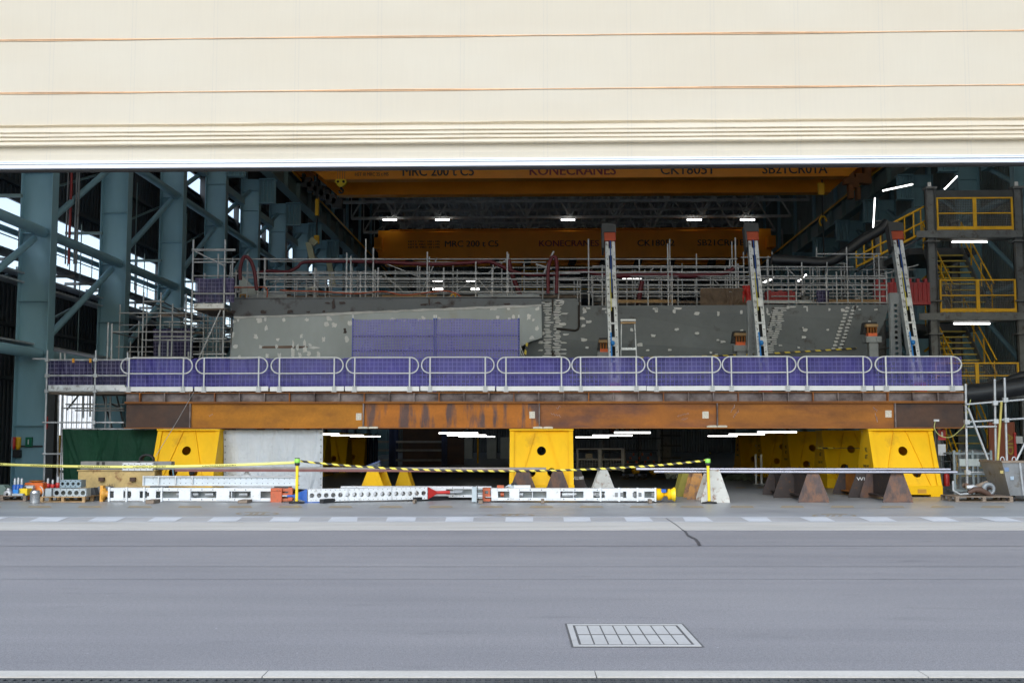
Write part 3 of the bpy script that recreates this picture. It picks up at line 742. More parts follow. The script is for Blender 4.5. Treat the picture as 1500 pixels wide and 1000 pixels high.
# ================================================================== LIGHTS (lamps seen in the photo)
NL = {}
def tube_lamp(name, p, q, r, label, group, cat='light'):
    p, q = Vector(p), Vector(q); m_ = (p + q) / 2
    t = thing(name, label, cat, tuple(m_), group)
    mb = MB(); mb.tube([p, q], r, 8); mb.build('tube', led, t)
    up = Vector((0, 0, r * 1.6)); mb = MB(); mb.bar(p + up, q + up, r * 2.6, r * .9); mb.build('housing', grey_steel, t)
for i, (px, wd) in enumerate(((571, 20), (648, 20), (832, 20), (1017, 21), (1095, 21))):
    a, b = P(px - wd / 2, 322, 95.0), P(px + wd / 2, 322, 95.0)
    tube_lamp('high_bay_light', a, b, .075, f'{ordinal(i)} white high bay light along the roof truss, counting from the hook block side', 'high bay lights along the roof truss')
for i, (x0_, x1_, py) in enumerate(((634, 648, 412.5), (683, 696, 412.5), (634, 649, 423.5), (690, 702, 423.5), (912, 940, 407.5))):
    a, b = P(x0_, py, 118), P(x1_, py, 118)
    tube_lamp('annexe_light', a, b, .085, ['upper white strip light behind the scaffold below the rust-free crane, near its MRC lettering', 'upper strip light beside the first one behind the deck scaffold', 'lower white strip light behind the deck scaffold under the lettering MRC', 'lower strip light behind the deck scaffold beside its twin', 'long strip light just beside the first raking prop'][i] if i else 'upper strip light far behind the deck scaffold, nearest the hook block', 'strip lights far behind the scaffold')
side = [((1293, 279.5), (1337, 270), 44, 'sloping tube light below the crane runway beside the stair tower'), ((1383.5, 277), (1402, 258), 41, 'steeply tilted tube light above the stair tower top landing'),
        ((1279, 333), (1281.5, 290), 43, 'upright tube light standing by the black duct and the gangway'), ((1394.5, 354.5), (1446, 354.5), 40.6, 'tube light under the top landing of the stair tower'),
        ((1397, 474), (1450, 474), 40.6, 'tube light under the middle landing of the stair tower'), ((1336, 391), (1361, 391), 47, 'tube light behind the third raking prop beside the tower post'),
        ((1118, 414), (1134, 407), 60, 'small tilted tube light above the red barrier on the deck scaffold'), ((1169, 412), (1181, 402), 60, 'small steep tube light above the purple sheet on the deck scaffold'), ((1191, 386.5), (1203, 389.5), 60, 'small tube light just under the black duct on the deck scaffold')]
for a, b, Y, lab in side: tube_lamp('tube_light', P(*a, Y), P(*b, Y),   .027 if Y < 50 else .045, lab, 'tube lights around the stair tower')
ZU = 1.79
under = [((472, 497, 635.8), (485, 532, 637.5), (513, 557, 639)), ((643, 700, 634.2), (655, 712, 637.2), (672, 725, 639.2)), ((900, 953, 633.4), (868, 926, 637.6), (843, 892, 640)), ((1110, 1167, 632.8), (1068, 1120, 635.8), (1037, 1080, 638.4))]
nmz = ['beside the grey white tarp', 'before the blue racks', 'above the caged trolleys', 'before the shadowed trestles']
for gi, row in enumerate(under):
    for i, (a, b, py) in enumerate(row):
        D = 33.6 + i * 5.4
        z = PZ(py, D); tube_lamp('platform_light', (PX(a, D), D, z), (PX(b, D), D, z), .023 - .003 * i, f'{ordinal(i)} tube light in depth under the platform {nmz[gi]}', 'tube lights under the rusty platform')

# ================================================================== RUSTY PLATFORM
YB = 32.6
zbt, zfl, ztop = 1.885, PZ(589, YB), PZ(574.2, YB)
bx0, bx1 = P(182, 605, YB).x, P(1414.5, 600, YB).x
pf = thing('work_platform', 'long rusty steel work platform of deep girders resting on yellow trestles', 'platform', ((bx0 + bx1) / 2, YB, zbt))
segs = [(182, 277.5, rust_dk), (277.5, 532, rust_or), (532, 790, rust_st), (790, 1051, rust_md), (1051, 1312, rust_rd), (1312, 1414.5, rust_dk)]
for a, b, mt in segs:
    mb = MB(); mb.box(P(a, 607, YB).x + .02, P(b, 607, YB).x - .02, YB + .10, YB + .12, zbt + .03, zfl - .03); mb.build('girder_web', mt, pf)
mb = MB()
for z0, z1, y0 in ((zbt, zbt + .03, 0), (zfl - .03, zfl - .001, 0), (zfl + .001, zfl + .028, -.02), (ztop - .02, ztop + .005, .0)): mb.box(bx0, bx1, YB + y0, YB + .30, z0, z1)
mb.build('flange', rust_rd, pf)
for px in (278, 532, 790, 1051, 1312):
    x = P(px, 607, YB).x; mb = MB(); mb.box(x - .018, x + .018, YB + .004, YB + .12, zbt + .031, zfl - .031); mb.build('stiffener', rust_ed, pf)
mb = MB(); mb.box(bx0, bx1, YB + .13, YB + .15, zfl + .028, ztop - .02); mb.build('edge_web', rust_ed, pf)
px = 204.5; k = 0
while px < 1410:
    x = P(px, 581, YB).x; mb = MB(); mb.box(x - .014, x + .014, YB - .012, YB + .13, zfl + .029, ztop - .021); mb.build('edge_rib', rust_ed if k % 3 else rust_md, pf); px += 36.55; k += 1
mb = MB(); mb.box(bx0, bx1, YB + .3, 62, ztop - .06, ztop); mb.build('deck', M('deck_steel', (.08, .07, .065), .7), pf)
for k in range(9):
    y = 35.2 + k * 3.1; mb = MB(); mb.box(bx0 + .2, bx1 - .2, y, y + .03, zbt + .25, ztop - .06); mb.box(bx0 + .2, bx1 - .2, y - .12, y + .15, zbt + .2, zbt + .248); mb.build('cross_girder', rust_dk, pf)
for px, py, w, h in ((525.5, 610, 8, 10), (779.5, 607.5, 8, 10), (1033.5, 607.5, 9, 10), (1301.5, 606, 9, 10)):
    p = P(px, py, YB + .09); s_ = 33.0 / F
    mb = MB(); mb.box(p.x - w / 2 * s_, p.x + w / 2 * s_, YB + .092, YB + .098, p.z - h / 2 * s_, p.z + h / 2 * s_); mb.build('paper_label', paper, pf)
for px, py in ((540, 626.0), (796, 626.0), (1051, 624.2)):
    for dx in (-8, 7):
        p = P(px + dx, py, YB); mb = MB(); mb.prism([(p.x + a * .02, p.z + b * .02) for a, b in ((-7, -1.3), (6.5, -1.3), (7, .3), (5, 1.5), (-4, 1.4), (-7, .6))], YB - .03, YB + .09); mb.build('pale_pad', M('pale_pad', (.62, .57, .46), .8, 0, .15, 9), pf)
mb = MB(); p = P(1372.5, 615.5, YB); mb.box(p.x - .07, p.x + .07, YB + .02, YB + .09, p.z - .03, p.z + .03); mb.build('junction_box', white_p, pf)
# chalk scribbles
chalk = M('chalk', (.62, .50, .52), .9)
ch = random.Random(11)
def scribble(px, py, w, h, n, slope, nm='chalk_mark'):
    pts = []
    for i in range(n):
        a = px + w * i / (n - 1); b = py + slope * (a - px) + (h / 2 if i % 2 else -h / 2) * ch.uniform(.3, 1)
        q = P(a, b, YB + .093); pts.append((q.x, YB + .094, q.z))
    mb = MB(); mb.tube(pts, .005, 4); mb.build(nm, chalk, pf)
for a in ((992, 609.5, 17, 3.5, 14, -.28), (998, 614.5, 9, 3.5, 9, -.2), (1070, 604, 6, 6, 7, -1.5), (1074, 611, 8, 6, 8, -1.3), (815, 599, 6, 5, 4, -.8), (1279, 597, 6, 5, 7, .9), (1282, 608, 3, 8, 6, 2), (807, 606, 14, 4, 8, .2), (306, 610, 6, 5, 6, -.7)): scribble(*a)
# thin cable stay hanging from the platform edge over the first trestle
p, q = P(285, 572, YB - .05), P(228, 668, 30.6)
cs = thing('guy_wire', 'thin pale guy wire slanting from the platform edge past the first yellow trestle', 'wire', tuple(q))
MB().tube([p, (p + q) / 2 + Vector((0, 0, -.03)), q], .008, 5).build('wire', galv, cs)

# ------------------------------------------------------------------ yellow trestles
def make_trestle(loc, label):
    t = local(thing('support_trestle', label, 'trestle', loc, 'yellow trestles under the rusty platform'))
    w = .885; zt = 1.872; lean = .72; dpt = 2.1; zb_ = .31
    # base box
    mb = MB(); mb.box(-w - .03, w + .03, 0, dpt, .06, zb_); mb.box(-w - .03, -w + .3, 0, dpt, .002, .06); mb.box(w - .3, w + .03, 0, dpt, .002, .06); mb.build('base_box', yellow, t, .006)
    MB().box(w - .66, w - .42, -.004, -.001, .10, .21).build('fork_pocket', M('pocket_shade', (.55, .27, .02), .6), t); MB().box(-w + .42, -w + .66, -.004, -.001, .10, .21).build('fork_pocket', M('pocket_shade', (.55, .27, .02), .6), t)
    hh = zt - .05 - zb_
    for nm, y0, y1 in (('front_plate', .09, .09 + lean - .09), ('rear_plate', dpt - .09, dpt - lean)):
        pl = plate([(-w + .08, zb_), (w - .08, zb_), (w - .08, zt - .05), (-w + .08, zt - .05)], [(0, zt - .62, .127), (-.29, zt - 1.22, .127), (.29, zt - 1.22, .127)], .02)
        for v in pl.v: v.y += y0 + (y1 - y0) * (v.z - zb_) / hh
        pl.build(nm, yellow, t)
    for s_ in (-1, 1):   # side plates, proud of the front plate, with a lip along the slanted edge
        xo = s_ * w; xi = s_ * (w - .02)
        mb = MB(); mb.prismx([(.05, zb_ + .001), (dpt - .05, zb_ + .001), (dpt - lean + .02, zt - .05), (lean - .02, zt - .05)], xo, xi); mb.build('side_plate', yellow, t)
        mb = MB(); a = s_ * (w + .012); b = s_ * (w - .11)
        mb.hexa([(a, .0, zb_ + .001), (b, .0, zb_ + .001), (b, .025, zb_ + .001), (a, .025, zb_ + .001)], [(a, lean - .07, zt - .05), (b, lean - .07, zt - .05), (b, lean - .045, zt - .05), (a, lean - .045, zt - .05)]); mb.build('edge_flange', yellow, t)
    mb = MB(); mb.box(-w - .03, w + .03, lean - .12, dpt - lean + .12, zt - .05, zt); mb.build('top_plate', yellow, t, .005)
    for s_ in (-1, 1):   # slanting ribs
        x0_, x1_ = s_ * .17 , s_ * .62
        def yy(z): return .09 + (lean - .09) * (z - zb_) / hh - .011
        mb = MB(); z1 = zt - .055; z0 = zb_ + .003
        mb.hexa([(x1_ - .012, yy(z0), z0), (x1_ + .012, yy(z0), z0), (x1_ + .012, yy(z0) - .05, z0), (x1_ - .012, yy(z0) - .05, z0)], [(x0_ - .012, yy(z1), z1), (x0_ + .012, yy(z1), z1), (x0_ + .012, yy(z1) - .05, z1), (x0_ - .012, yy(z1) - .05, z1)])
        mb.build('rib', yellow, t)
    # painted load marking on the side plate
    for body, yc, z0, hgt, wd in (('WLL', dpt / 2 - .1, 1.22, .13, .26), ('60T', dpt / 2 - .1, 1.02, .13, .26), ('TARE WT', dpt / 2 - .05, .78, .08, .62)):
        vs, fs = text_mb(body, .012)
        mb = MB(); mb.add([Vector((-w - .003 - v.z * .3, yc + wd / 2 - wd * v.x, z0 + hgt * v.y)) for v in vs], fs); mb.build('lettering', blackpaint, t)
    return t
YT = 31.88
tr1 = make_trestle((PX(793, YT), YT, 0), 'front yellow trestle in the middle of the platform, three round holes')
dup(tr1, (PX(279, YB + .1), YT, 0), 'yellow trestle between the green tarp and the grey white tarp')
xt = PX(1318, YB)
dup(tr1, (xt, YT, 0), 'yellow trestle under the dark rusty platform end beside the fire extinguisher')
for k in range(1, 5):
    dup(tr1, (xt, YT + 5.4 * k, 0), f'{ordinal(k - 1)} shadowed yellow trestle in line behind the one by the fire extinguisher')
for k in range(3):
    dup(tr1, (PX(279, YB + .1), YT + 16.2 + 5.4 * k, 0), f'{ordinal(k)} dim yellow trestle past the grey white tarp edge, deep under the platform')
# hazard strap across the second trestle of the row
mb = MB(); a, b = PX(1196, 37.0), PX(1222, 37.0); c = PX(1270, 37.0)
hz = thing('hazard_strap', 'black and yellow strap stretched across the shadowed trestle', 'strap', (a, 37.0, 1.3))
mb.box(a, b, 36.99, 37.0, 1.27, 1.32); mb.build('webbing', hazard, hz)
MB().box(b, c, 36.99, 37.0, 1.285, 1.30).build('cord', dark_steel, hz)

# ------------------------------------------------------------------ tarps
def wavy(px0, py0, px1, py1, Y, amp, fx, seed, nu=60, nv=24):
    rn = random.Random(seed); ph = [rn.uniform(0, 6) for _ in range(6)]
    def fn(u, v):
        px = px0 + (px1 - px0) * u; py = py1 + (py0 - py1) * v
        q = P(px, py, Y); fall = 1 - .5 * v
        d = amp * fall * (math.sin(u * fx + ph[0] + v * 1.3) + .5 * math.sin(u * fx * 2.3 + ph[1] - v * 2) + .4 * math.sin(v * 9 + u * 5 + ph[2]))
        for cu, sl, wd, am in rid:
            t_ = (u - cu - sl * v) / wd; d += am * math.exp(-t_ * t_) * (.4 + .6 * abs(math.sin(v * 4 + cu * 9)))
        return Vector((q.x, Y + d, q.z))
    rid = [(rn.uniform(.05, .95), rn.uniform(-.25, .25), rn.uniform(.006, .02), rn.choice((-1, 1)) * amp * rn.uniform(.6, 1.6)) for _ in range(11)]
    return MB().grid(fn, nu * 2, nv)
t = thing('grey_tarp', 'grey white fire blanket tarp hung from the platform beside the yellow trestle', 'tarp', (PX(400, 33), 33, 1.9))
wavy(327.5, 629.5, 472, 716, 32.95, .035, 15, 4).build('sheet', tarp_w, t)
mb = MB(); q = PX(472.5, 32.95); mb.tube([(q, 32.93, 0), (q, 32.93, 1.9)], .02, 6); mb.build('edge_rope', rail_w, t)
mb = MB()
for i in range(9):
    for px in (330, 470):
        p = P(px, 634 + i * 9.5, 32.9); mb.lathe((p.x, 32.87, p.z), [(.012, 0), (.02, .004), (.02, .02)], 8, 'y')
mb.build('eyelet', dark_steel, t)
t = thing('green_tarp', 'dark green tarp screen hung below the access scaffold', 'tarp', (PX(150, 33.2), 33.2, 1.9))
wavy(92, 628.5, 250, 716, 33.2, .05, 13, 9).build('sheet', tarp_g, t)
MB().tube([P(92, 628, 33.18), P(240, 628, 33.18)], .025, 6).build('top_pipe', pipe_m, t)

# ------------------------------------------------------------------ guardrail panels
zdk = PZ(573.4, YB, 797)
def make_guard(loc, label):
    t = local(thing('guardrail_panel', label, 'guardrail', loc, 'looped guardrail panels along the platform'))
    hw, r = 1.045, .23; zt, zl = 1.0, .545
    rr = (zt - zl) / 2; pts = []
    for cx, cz, a0 in ((hw - rr, zt - rr, 90), (hw - rr, zl + rr, 0), (-hw + rr, zl + rr, -90), (-hw + rr, zt - rr, -180)):
        for k in range(7): a = R(a0 - 15 * k); pts.append((cx + rr * math.cos(a), 0, cz + rr * math.sin(a)))
    MB().tube(pts, .0195, 10, closed=True).build('loop_rail', rail_w, t)
    for x in (-.795, .795):
        MB().tube([(x, -.03, .03), (x, -.03, zt - .01)], .022, 10).build('post', rail_w, t)
        mb = MB(); mb.box(x - .07, x + .07, -.05, .08, -.0, .03); mb.box(x - .05, x + .05, -.062, -.05, .03, .14); mb.box(x - .055, x - .04, -.06, -.03, .1, .18); mb.box(x + .04, x + .055, -.06, -.03, .1, .18); mb.build('base_clamp', galv, t)
    mb = MB(); mb.box(-1.075, 1.075, .0, .012, .03, .165); mb.build('toe_board', rail_w, t, .003)
    return t
pit = 110.45
gz = ztop + .007
grs = []
for i in range(11):
    lab = f'{ordinal(i)} white looped guardrail panel on the platform, counting from the access scaffold'
    loc = (P(229 + i * pit, 548, YB + .05).x, YB + .05, gz)
    if i == 0: g0 = make_guard(loc, lab)
    else: g_ = dup(g0, (loc[0] + random.uniform(-.012, .012), loc[1], gz + .001 + random.uniform(0, .008)) if i < 10 else (P(1345.5, 545, YB + .05).x, YB + .05, gz), lab, (random.uniform(-.012, .004), random.uniform(-.004, .004), random.uniform(-.004, .004)))
    if i == 10: g_.scale = (1.165, 1, 1)
# galvanised toe boards for the two end panels
# ------------------------------------------------------------------ purple mesh sheets along the rail
def net(px0, px1, py0, py1, Y, mat, label, name='debris_netting', amp=.026, seed=1, cat='netting', group='purple mesh along the guardrail'):
    rn = random.Random(seed); ph = rn.uniform(0, 6)
    t = thing(name, label, cat, tuple(P((px0 + px1) / 2, py1, Y)), group)
    def fn(u, v):
        q = P(px0 + (px1 - px0) * u, py1 + (py0 - py1) * v, Y)
        return Vector((q.x, Y + amp * math.sin(u * 9 + ph + v * 2) + amp * .7 * math.sin(u * 23 + ph * 2 - v * 3) + amp * .35 * math.sin(u * 51 + ph + v * 6), q.z + .012 * math.sin(u * 7 + ph) * v))
    MB().grid(fn, 70, 10).build('mesh_sheet', mat, t); return t
edges = [186, 284, 393, 504, 612, 722, 832, 943, 1055, 1168, 1281, 1406]
for i, (a, b) in enumerate(zip(edges, edges[1:])):
    net(a, b + 3, 525.5 - i * .35, 568.5, YB + .22 + .03 * (i % 2), (net_p, net_p3, net_p3, net_p, net_p2, net_p, net_p2, net_p2, net_p3, net_p3, net_p2)[i], f'{ordinal(i)} purple mesh sheet behind the guardrail, counting from the access scaffold', seed=i)
net(70, 135, 528, 564, 33.2, net_d, 'dim purple mesh on the outer bay of the access scaffold', seed=20)
net(136, 187, 527, 564, 33.25, net_d, 'dim purple mesh on the inner bay of the access scaffold next to the guardrail', seed=21)
# pale bags / boards showing through the end mesh
# tall purple screens in front of the hull
YS = 34.2
for i, (a, b) in enumerate(((516, 637), (638, 761))):
    t = net(a, b, 467.5 + i * -.3, 566, YS, net_u, ['tall purple mesh screen before the hull, nearer the access scaffold', 'tall purple mesh screen before the hull, nearer the grey bow seam'][i], 'mesh_screen', .012, 30 + i, 'screen', 'tall purple mesh screens before the hull')
    for py in ((492, 513), (491, 512.5))[i]:
        p, q = P(a, py, YS - .05), P(b, py, YS - .05); MB().bar(p, q, .005, .05).build('hem_band', net_u, t)
    for px in (a + 1, b - 1):
        p = P(px, 466, YS + .05); MB().tube([(p.x, YS + .05, ztop), (p.x, YS + .05, p.z)], .025, 8).build('frame_post', blue if px != 1 else blue, t)
        MB().tube([(p.x, YS + .05, p.z), (p.x, YS + .05, p.z + .1)], .026, 8).build('post_cap', rail_w, t)

# ================================================================== HULL BLOCK
YH = 36.4
hl = thing('hull_block', 'grey primed ship hull block with white filler patches standing on the platform', 'hull', (PX(800, YH), YH, ztop))
def hp_(lst, Y): return [((q := P(a, b, Y)).x, q.z) for a, b in lst]
# dark main shell
shell = hp_([(760, 524), (772, 505), (793, 495), (793, 438), (843, 437), (847, 440), (848.5, 447.5), (1303, 446), (1296, 470), (1284, 497), (1270, 524)], YH + .45)
def yshell(p):
    zt = 6.0; return YH + .45 + (0.0 if p[1] > zt - 1.2 else (zt - 1.2 - p[1]) * .22)
shell_mb = MB(); shell_mb.prism(shell, yshell, YH + 7)
# forward light grey plate with its flared upper strake
up = hp_([(335, 438), (793, 437), (793, 447.5), (735, 449.5), (620, 454), (500, 459.5), (342, 465)], YH)
mb = MB(); n_ = len(up)
zt_ = P(500, 438, YH).z; zb2 = P(500, 461, YH).z
mb.prism(up, lambda p: YH + .12 - .16 * max(0, min(1.2, (p[1] - zb2) / (zt_ - zb2))), YH + 6); mb.build('bulwark', hull_bw, hl)
lo = hp_([(342, 465), (500, 459.5), (620, 454), (735, 449.5), (793, 447.5), (794, 494), (774, 501), (764, 507), (762, 524), (770, 560), (337, 560), (337, 524), (341, 480)], YH)
bow_mb = MB(); bow_mb.prism(lo, YH + .05, YH + 6); bow_mb.slot = 1
# cap rail
mb = MB(); a, b = P(335, 437, YH), P(793, 436.2, YH); mb.box(a.x, b.x, YH - .06, YH + .3, a.z - .01, a.z + .02); mb.build('cap_rail', hull_bw, hl)
# raised square-edged plate with a rounded corner (seam)
pts = [(848, 447), (848, 478), (846.5, 482), (842.5, 484), (815, 481)]
mb = MB(); mb.tube([Vector((P(a, b, YH + .43).x, YH + .43, P(a, b, YH + .43).z)) for a, b in pts], .035, 6); mb.build('weld_seam', seam_dk, hl)
for pts, w in (([(809.5, 438), (809.5, 521)], .03), ([(1254, 448), (1233, 512)], .02), ([(1133, 450), (1126, 480), (1116, 514)], .012)):
    mb = MB(); mb.tube([Vector((P(a, b, YH + .44).x, yshell((0, P(a, b, YH + .45).z)) - .004, P(a, b, YH + .45).z)) for a, b in pts], w, 6); mb.build('weld_seam', seam_dk, hl)
# primer / filler marks: irregular patches a few millimetres proud of the plate
pr = random.Random(5)
def blob(px, py, w, h, Yf, mat, nm='filler_marking', rough=.28, n=11):
    q = P(px, py, YH); s_ = YH / F; y = Yf((q.x, q.z)) - .012
    pts = []
    for i in range(n):
        a = 2 * math.pi * i / n; k = 1 + pr.uniform(-rough, rough); c_, s2 = math.cos(a), math.sin(a)
        ex = 1 / max(abs(c_), abs(s2)) * .8
        pts.append((q.x + c_ * ex * w / 2 * k * s_, y, q.z + s2 * ex * h / 2 * k * s_))
    return pts
def patches(lst, Yf, mat, nm, parent, rough=.28):
    mb = parent
    for px, py, w, h in lst:
        p = blob(px, py, w * 1.12, h * 1.12, Yf, mat, rough=rough); b_ = [(x, y + .02, z) for x, y, z in p]; n = len(p)
        mb.add(p + b_, [tuple(range(n))] + [(i, i + n, (i + 1) % n + n, (i + 1) % n) for i in range(n)])
bow_list = [(379, 469, 8, 7), (388, 467, 5, 6), (348, 468, 4, 5), (343, 471, 4, 4), (415.5, 468, 6, 6), (449, 468, 6, 5), (390, 480, 5, 8), (374, 493, 6, 7), (406, 497, 6, 4), (441, 492, 4, 7), (474, 497, 5, 8), (508, 497, 6, 9),
            (482, 467, 8, 7), (478, 475, 7, 7), (489, 476, 8, 7), (512, 473, 6, 7), (344, 507, 6, 6), (341, 490, 3, 9), (381, 508, 5, 6), (405, 507, 5, 7), (429, 504, 4, 12), (428, 516, 5, 13), (435, 508, 5, 9), (446, 502, 4, 9), (446, 512, 7, 9), (439, 520, 5, 8), (452, 518, 6, 8),
            (466, 519, 6, 9), (391, 521, 5, 7), (409, 520, 6, 6), (350, 522, 4, 6), (380, 524, 4, 4), (460, 509, 18, 4), (454, 505, 5, 5), (575, 467, 8, 4), (592, 470, 5, 3), (614, 468, 5, 5), (620, 466, 7, 6), (643, 466, 5, 5), (729, 465, 5, 6), (746, 467, 4, 5), (752, 464, 6, 7), (775, 464, 6, 8), (781, 468, 4, 4), (779, 494, 7, 5), (788, 452, 7, 6), (786, 481, 6, 8), (745, 452, 6, 5), (722, 452, 10, 4)]
patches(bow_list, lambda p: YH + .05, filler_lt, '', bow_mb, .38)
# smeared seam line between the strakes
mb = MB(); sx = [(342, 465), (380, 463.8), (420, 462.5), (460, 461), (500, 459.3), (540, 457.3), (580, 455.6), (620, 453.8), (660, 452.2), (700, 450.6), (740, 449.2), (793, 447.6)]
top = []; bot = []
for i, (a, b) in enumerate(sx):
    for k in range(4):
        if i == len(sx) - 1 and k: break
        f = k / 4; a2 = a + (sx[min(i + 1, len(sx) - 1)][0] - a) * f; b2 = b + (sx[min(i + 1, len(sx) - 1)][1] - b) * f
        q = P(a2, b2 - pr.uniform(1.0, 2.0), YH); r_ = P(a2, b2 + pr.uniform(.8, 2.6), YH); top.append((q.x, YH - .012, q.z)); bot.append((r_.x, YH + .03, r_.z))
n = len(top); mb.add(top + bot, [(i, i + 1, n + i + 1, n + i) for i in range(n - 1)]); mb.build('seam_filler', filler_lt, hl)
# red-brown bare band low on the bow plate
bow_mb.slot = 2
patches([(410, 508, 68, 4), (440, 508, 26, 3)], lambda p: YH + .052, None, '', bow_mb, .2)
bow_mb.slot = 3
patches([(489, 445, 5, 13), (480, 444, 10, 3), (502, 444, 9, 3), (425, 456, 8, 6), (387, 457, 8, 5), (629, 443, 3, 12), (621, 446, 10, 3), (642, 444, 10, 3), (342, 457, 6, 5), (475, 456, 6, 3), (452, 457, 5, 2), (505, 483, 5, 9), (742, 446, 10, 3)], lambda p: YH - .03 if p[1] > zb2 else YH + .05, None, '', bow_mb, .45)
bow_mb.build('bow_plate', [hull_lt, filler_lt, M('bare_band', (.19, .125, .10), .7, 0, .2, 4), M('bare_stain', (.06, .044, .044), .7, 0, .2, 5)], hl)
dk = []
for i in range(27):   # ladder of filler over the butt seam
    y = 440 + i * 3.05
    dk.append((803.5 - pr.uniform(0, 3), y + pr.uniform(-.6, .6), pr.uniform(8, 15), 2.1)); dk.append((815 + pr.uniform(0, 3), y + pr.uniform(-.6, .6), pr.uniform(7, 15), 2.1))
dk += [(820, 441, 14, 8), (800, 441, 16, 3), (827, 457, 12, 2.4), (824, 473, 12, 5), (829, 488, 9, 3), (826, 500, 10, 2), (826, 510, 10, 2), (826, 516, 9, 2), (792, 499, 7, 5), (796, 486, 4, 6), (792, 511, 8, 2.5), (800, 500, 16, 2)]
dk += [(857, 452, 6, 9), (861, 449, 9, 3), (853, 464, 9, 5), (863, 469, 9, 4), (855.5, 474.5, 6, 5), (856, 496, 10, 5), (861, 507, 5, 3), (888, 450, 14, 3), (890, 455, 5, 4), (962, 450, 9, 3), (963.5, 453, 5, 6), (995, 449.5, 12, 3), (990, 454, 5, 6), (1023.5, 457, 9, 5), (1055.5, 457.5, 4, 7), (1089.5, 455, 4, 6),
       (927, 481, 5, 5), (959, 489.5, 7, 4), (993.5, 480.5, 7, 4), (1023.5, 486, 6.5, 4), (1090, 482.5, 5, 4), (1055, 496, 5, 3), (1062, 498.5, 8, 3.5), (939, 503, 8, 6), (951, 511, 6, 2.5), (984, 510.5, 6, 3), (1045, 514.5, 4, 3), (1053, 517, 6, 2), (1128, 453, 3, 8), (1130, 458, 5, 2.5), (1159, 448, 5, 4), (1166, 447, 9, 2), (1187, 451, 3, 7), (1185, 447, 7, 2.5), (1220, 451, 3.5, 4), (1181, 478, 3, 2),
       (1184, 481.5, 7, 5), (1217.5, 481, 4, 3), (1182, 492, 7, 4), (1175, 507, 4, 3), (1148, 504, 5, 2), (1279.5, 469, 5, 3), (1289, 451, 5, 3), (1240, 452, 6, 5), (1259, 447, 8, 3), (1265, 451, 4, 2)]
for i in range(22):
    y = 449 + i * 3.1; x = 1147 - (y - 449) * .27
    for d in (-6, 4): dk.append((x + d + pr.uniform(-2, 2), y, pr.uniform(8, 13), 2.0))
for i in range(13):
    y = 448.5 + i * 5; x = 1252 - (y - 448) * .33
    dk.append((x - 5, y, 6.5, 3)); dk.append((x + 5, y - 1, 6.5, 3))
shell_mb.slot = 1
patches(dk, yshell, filler, '', shell_mb, .26)
shell_mb.build('shell_plate', [hull_dk, filler], hl)
# hazard edging along the lower shell
for a, b, y0, y1 in ((1140, 1262, 515, 508), (1000, 1110, 521, 517), (930, 1000, 522, 520)):
    p, q = P(a, y0, YH - .1), P(b, y1, YH - .1); mb = MB(); mb.bar((p.x, YH + .5, p.z), (q.x, YH + .5, q.z), .02, .05); mb.build('hazard_edging', hazard, hl)
mb = MB(); p, q = P(764, 521, YH + .6), P(1272, 517, YH + .6); mb.box(p.x, q.x, YH + .95, YH + 6.5, q.z - .9, q.z + .05); mb.build('bottom_plate', hull_dk, hl)
for px in (360, 470, 580, 690, 800, 930, 1050, 1160, 1250):
    q = PX(px, YH + 1); mb = MB(); mb.box(q - .15, q + .15, YH + .8, YH + 6, ztop + .003, 3.65); mb.build('keel_block', dark_steel, hl)
# hazard tape hanging at the bow notch
ht = thing('hazard_tape', 'short yellow and black tape hanging in the notch below the pale bow plate', 'tape', tuple(P(771, 520, YH - .2)))
p, q = P(772, 502, YH - .2), P(769, 521, YH - .2); MB().bar(p, q, .07, .01).build('tape_strip', hazard, ht)
for dx in (-4, -7): p, q = P(766 + dx, 506, YH - .2), P(772 + dx, 522, YH - .2); MB().tube([p, q], .012, 5).build('cord', rail_w, ht)

# ------------------------------------------------------------------ support jacks under the hull flare
def jack(px, py, label, Y=35.6):
    p = P(px, py, Y); s_ = Y / F
    t = thing('hull_jack', label, 'jack', (p.x, Y, ztop), 'support jacks beside the hull')
    x, z = p.x, p.z
    MB().prism([(x - 11 * s_, z - 8 * s_), (x + 9 * s_, z - 8 * s_), (x + 9 * s_, z + 9 * s_), (x - 8 * s_, z + 9 * s_)], Y + .1, Y + .5).build('backing_plate', black, t)
    MB().box(x - 9 * s_, x + 8 * s_, Y - .1, Y + .1, z + 1 * s_, z + 5 * s_).build('timber_pad', timber, t)
    mb = MB()
    for k in range(4): mb.box(x + (-7 + k * 4) * s_, x + (-5 + k * 4) * s_, Y - .05, Y + .05, z - 8 * s_, z + .9 * s_)
    mb.build('screw', rust_rd, t)
    MB().box(x - 7 * s_, x + 6 * s_, Y - .12, Y + .12, z - 13 * s_, z - 8.2 * s_).build('jack_head', M('jack_orange', (.75, .12, .02), .45), t)
    mb = MB(); mb.box(x - 11 * s_, x + 11 * s_, Y - .2, Y + .2, z - 22 * s_, z - 13.2 * s_); mb.box(x - 9 * s_, x - 5 * s_, Y - .23, Y - .2, z - 21 * s_, z - 15 * s_); mb.box(x + 4 * s_, x + 8 * s_, Y - .23, Y - .2, z - 21 * s_, z - 15 * s_); mb.box(x - 6 * s_, x + 7 * s_, Y - .13, Y + .13, ztop + .006, z - 22.2 * s_); mb.build('post', M('jack_grey', (.24, .26, .27), .5, .2), t)
    return t
jack(886, 503, 'orange headed hull jack half hidden by the first raking prop')
jack(1084.5, 493, 'orange headed hull jack between the first and second raking props')
jack(1277, 480, 'orange headed hull jack below the slanting end of the hull')

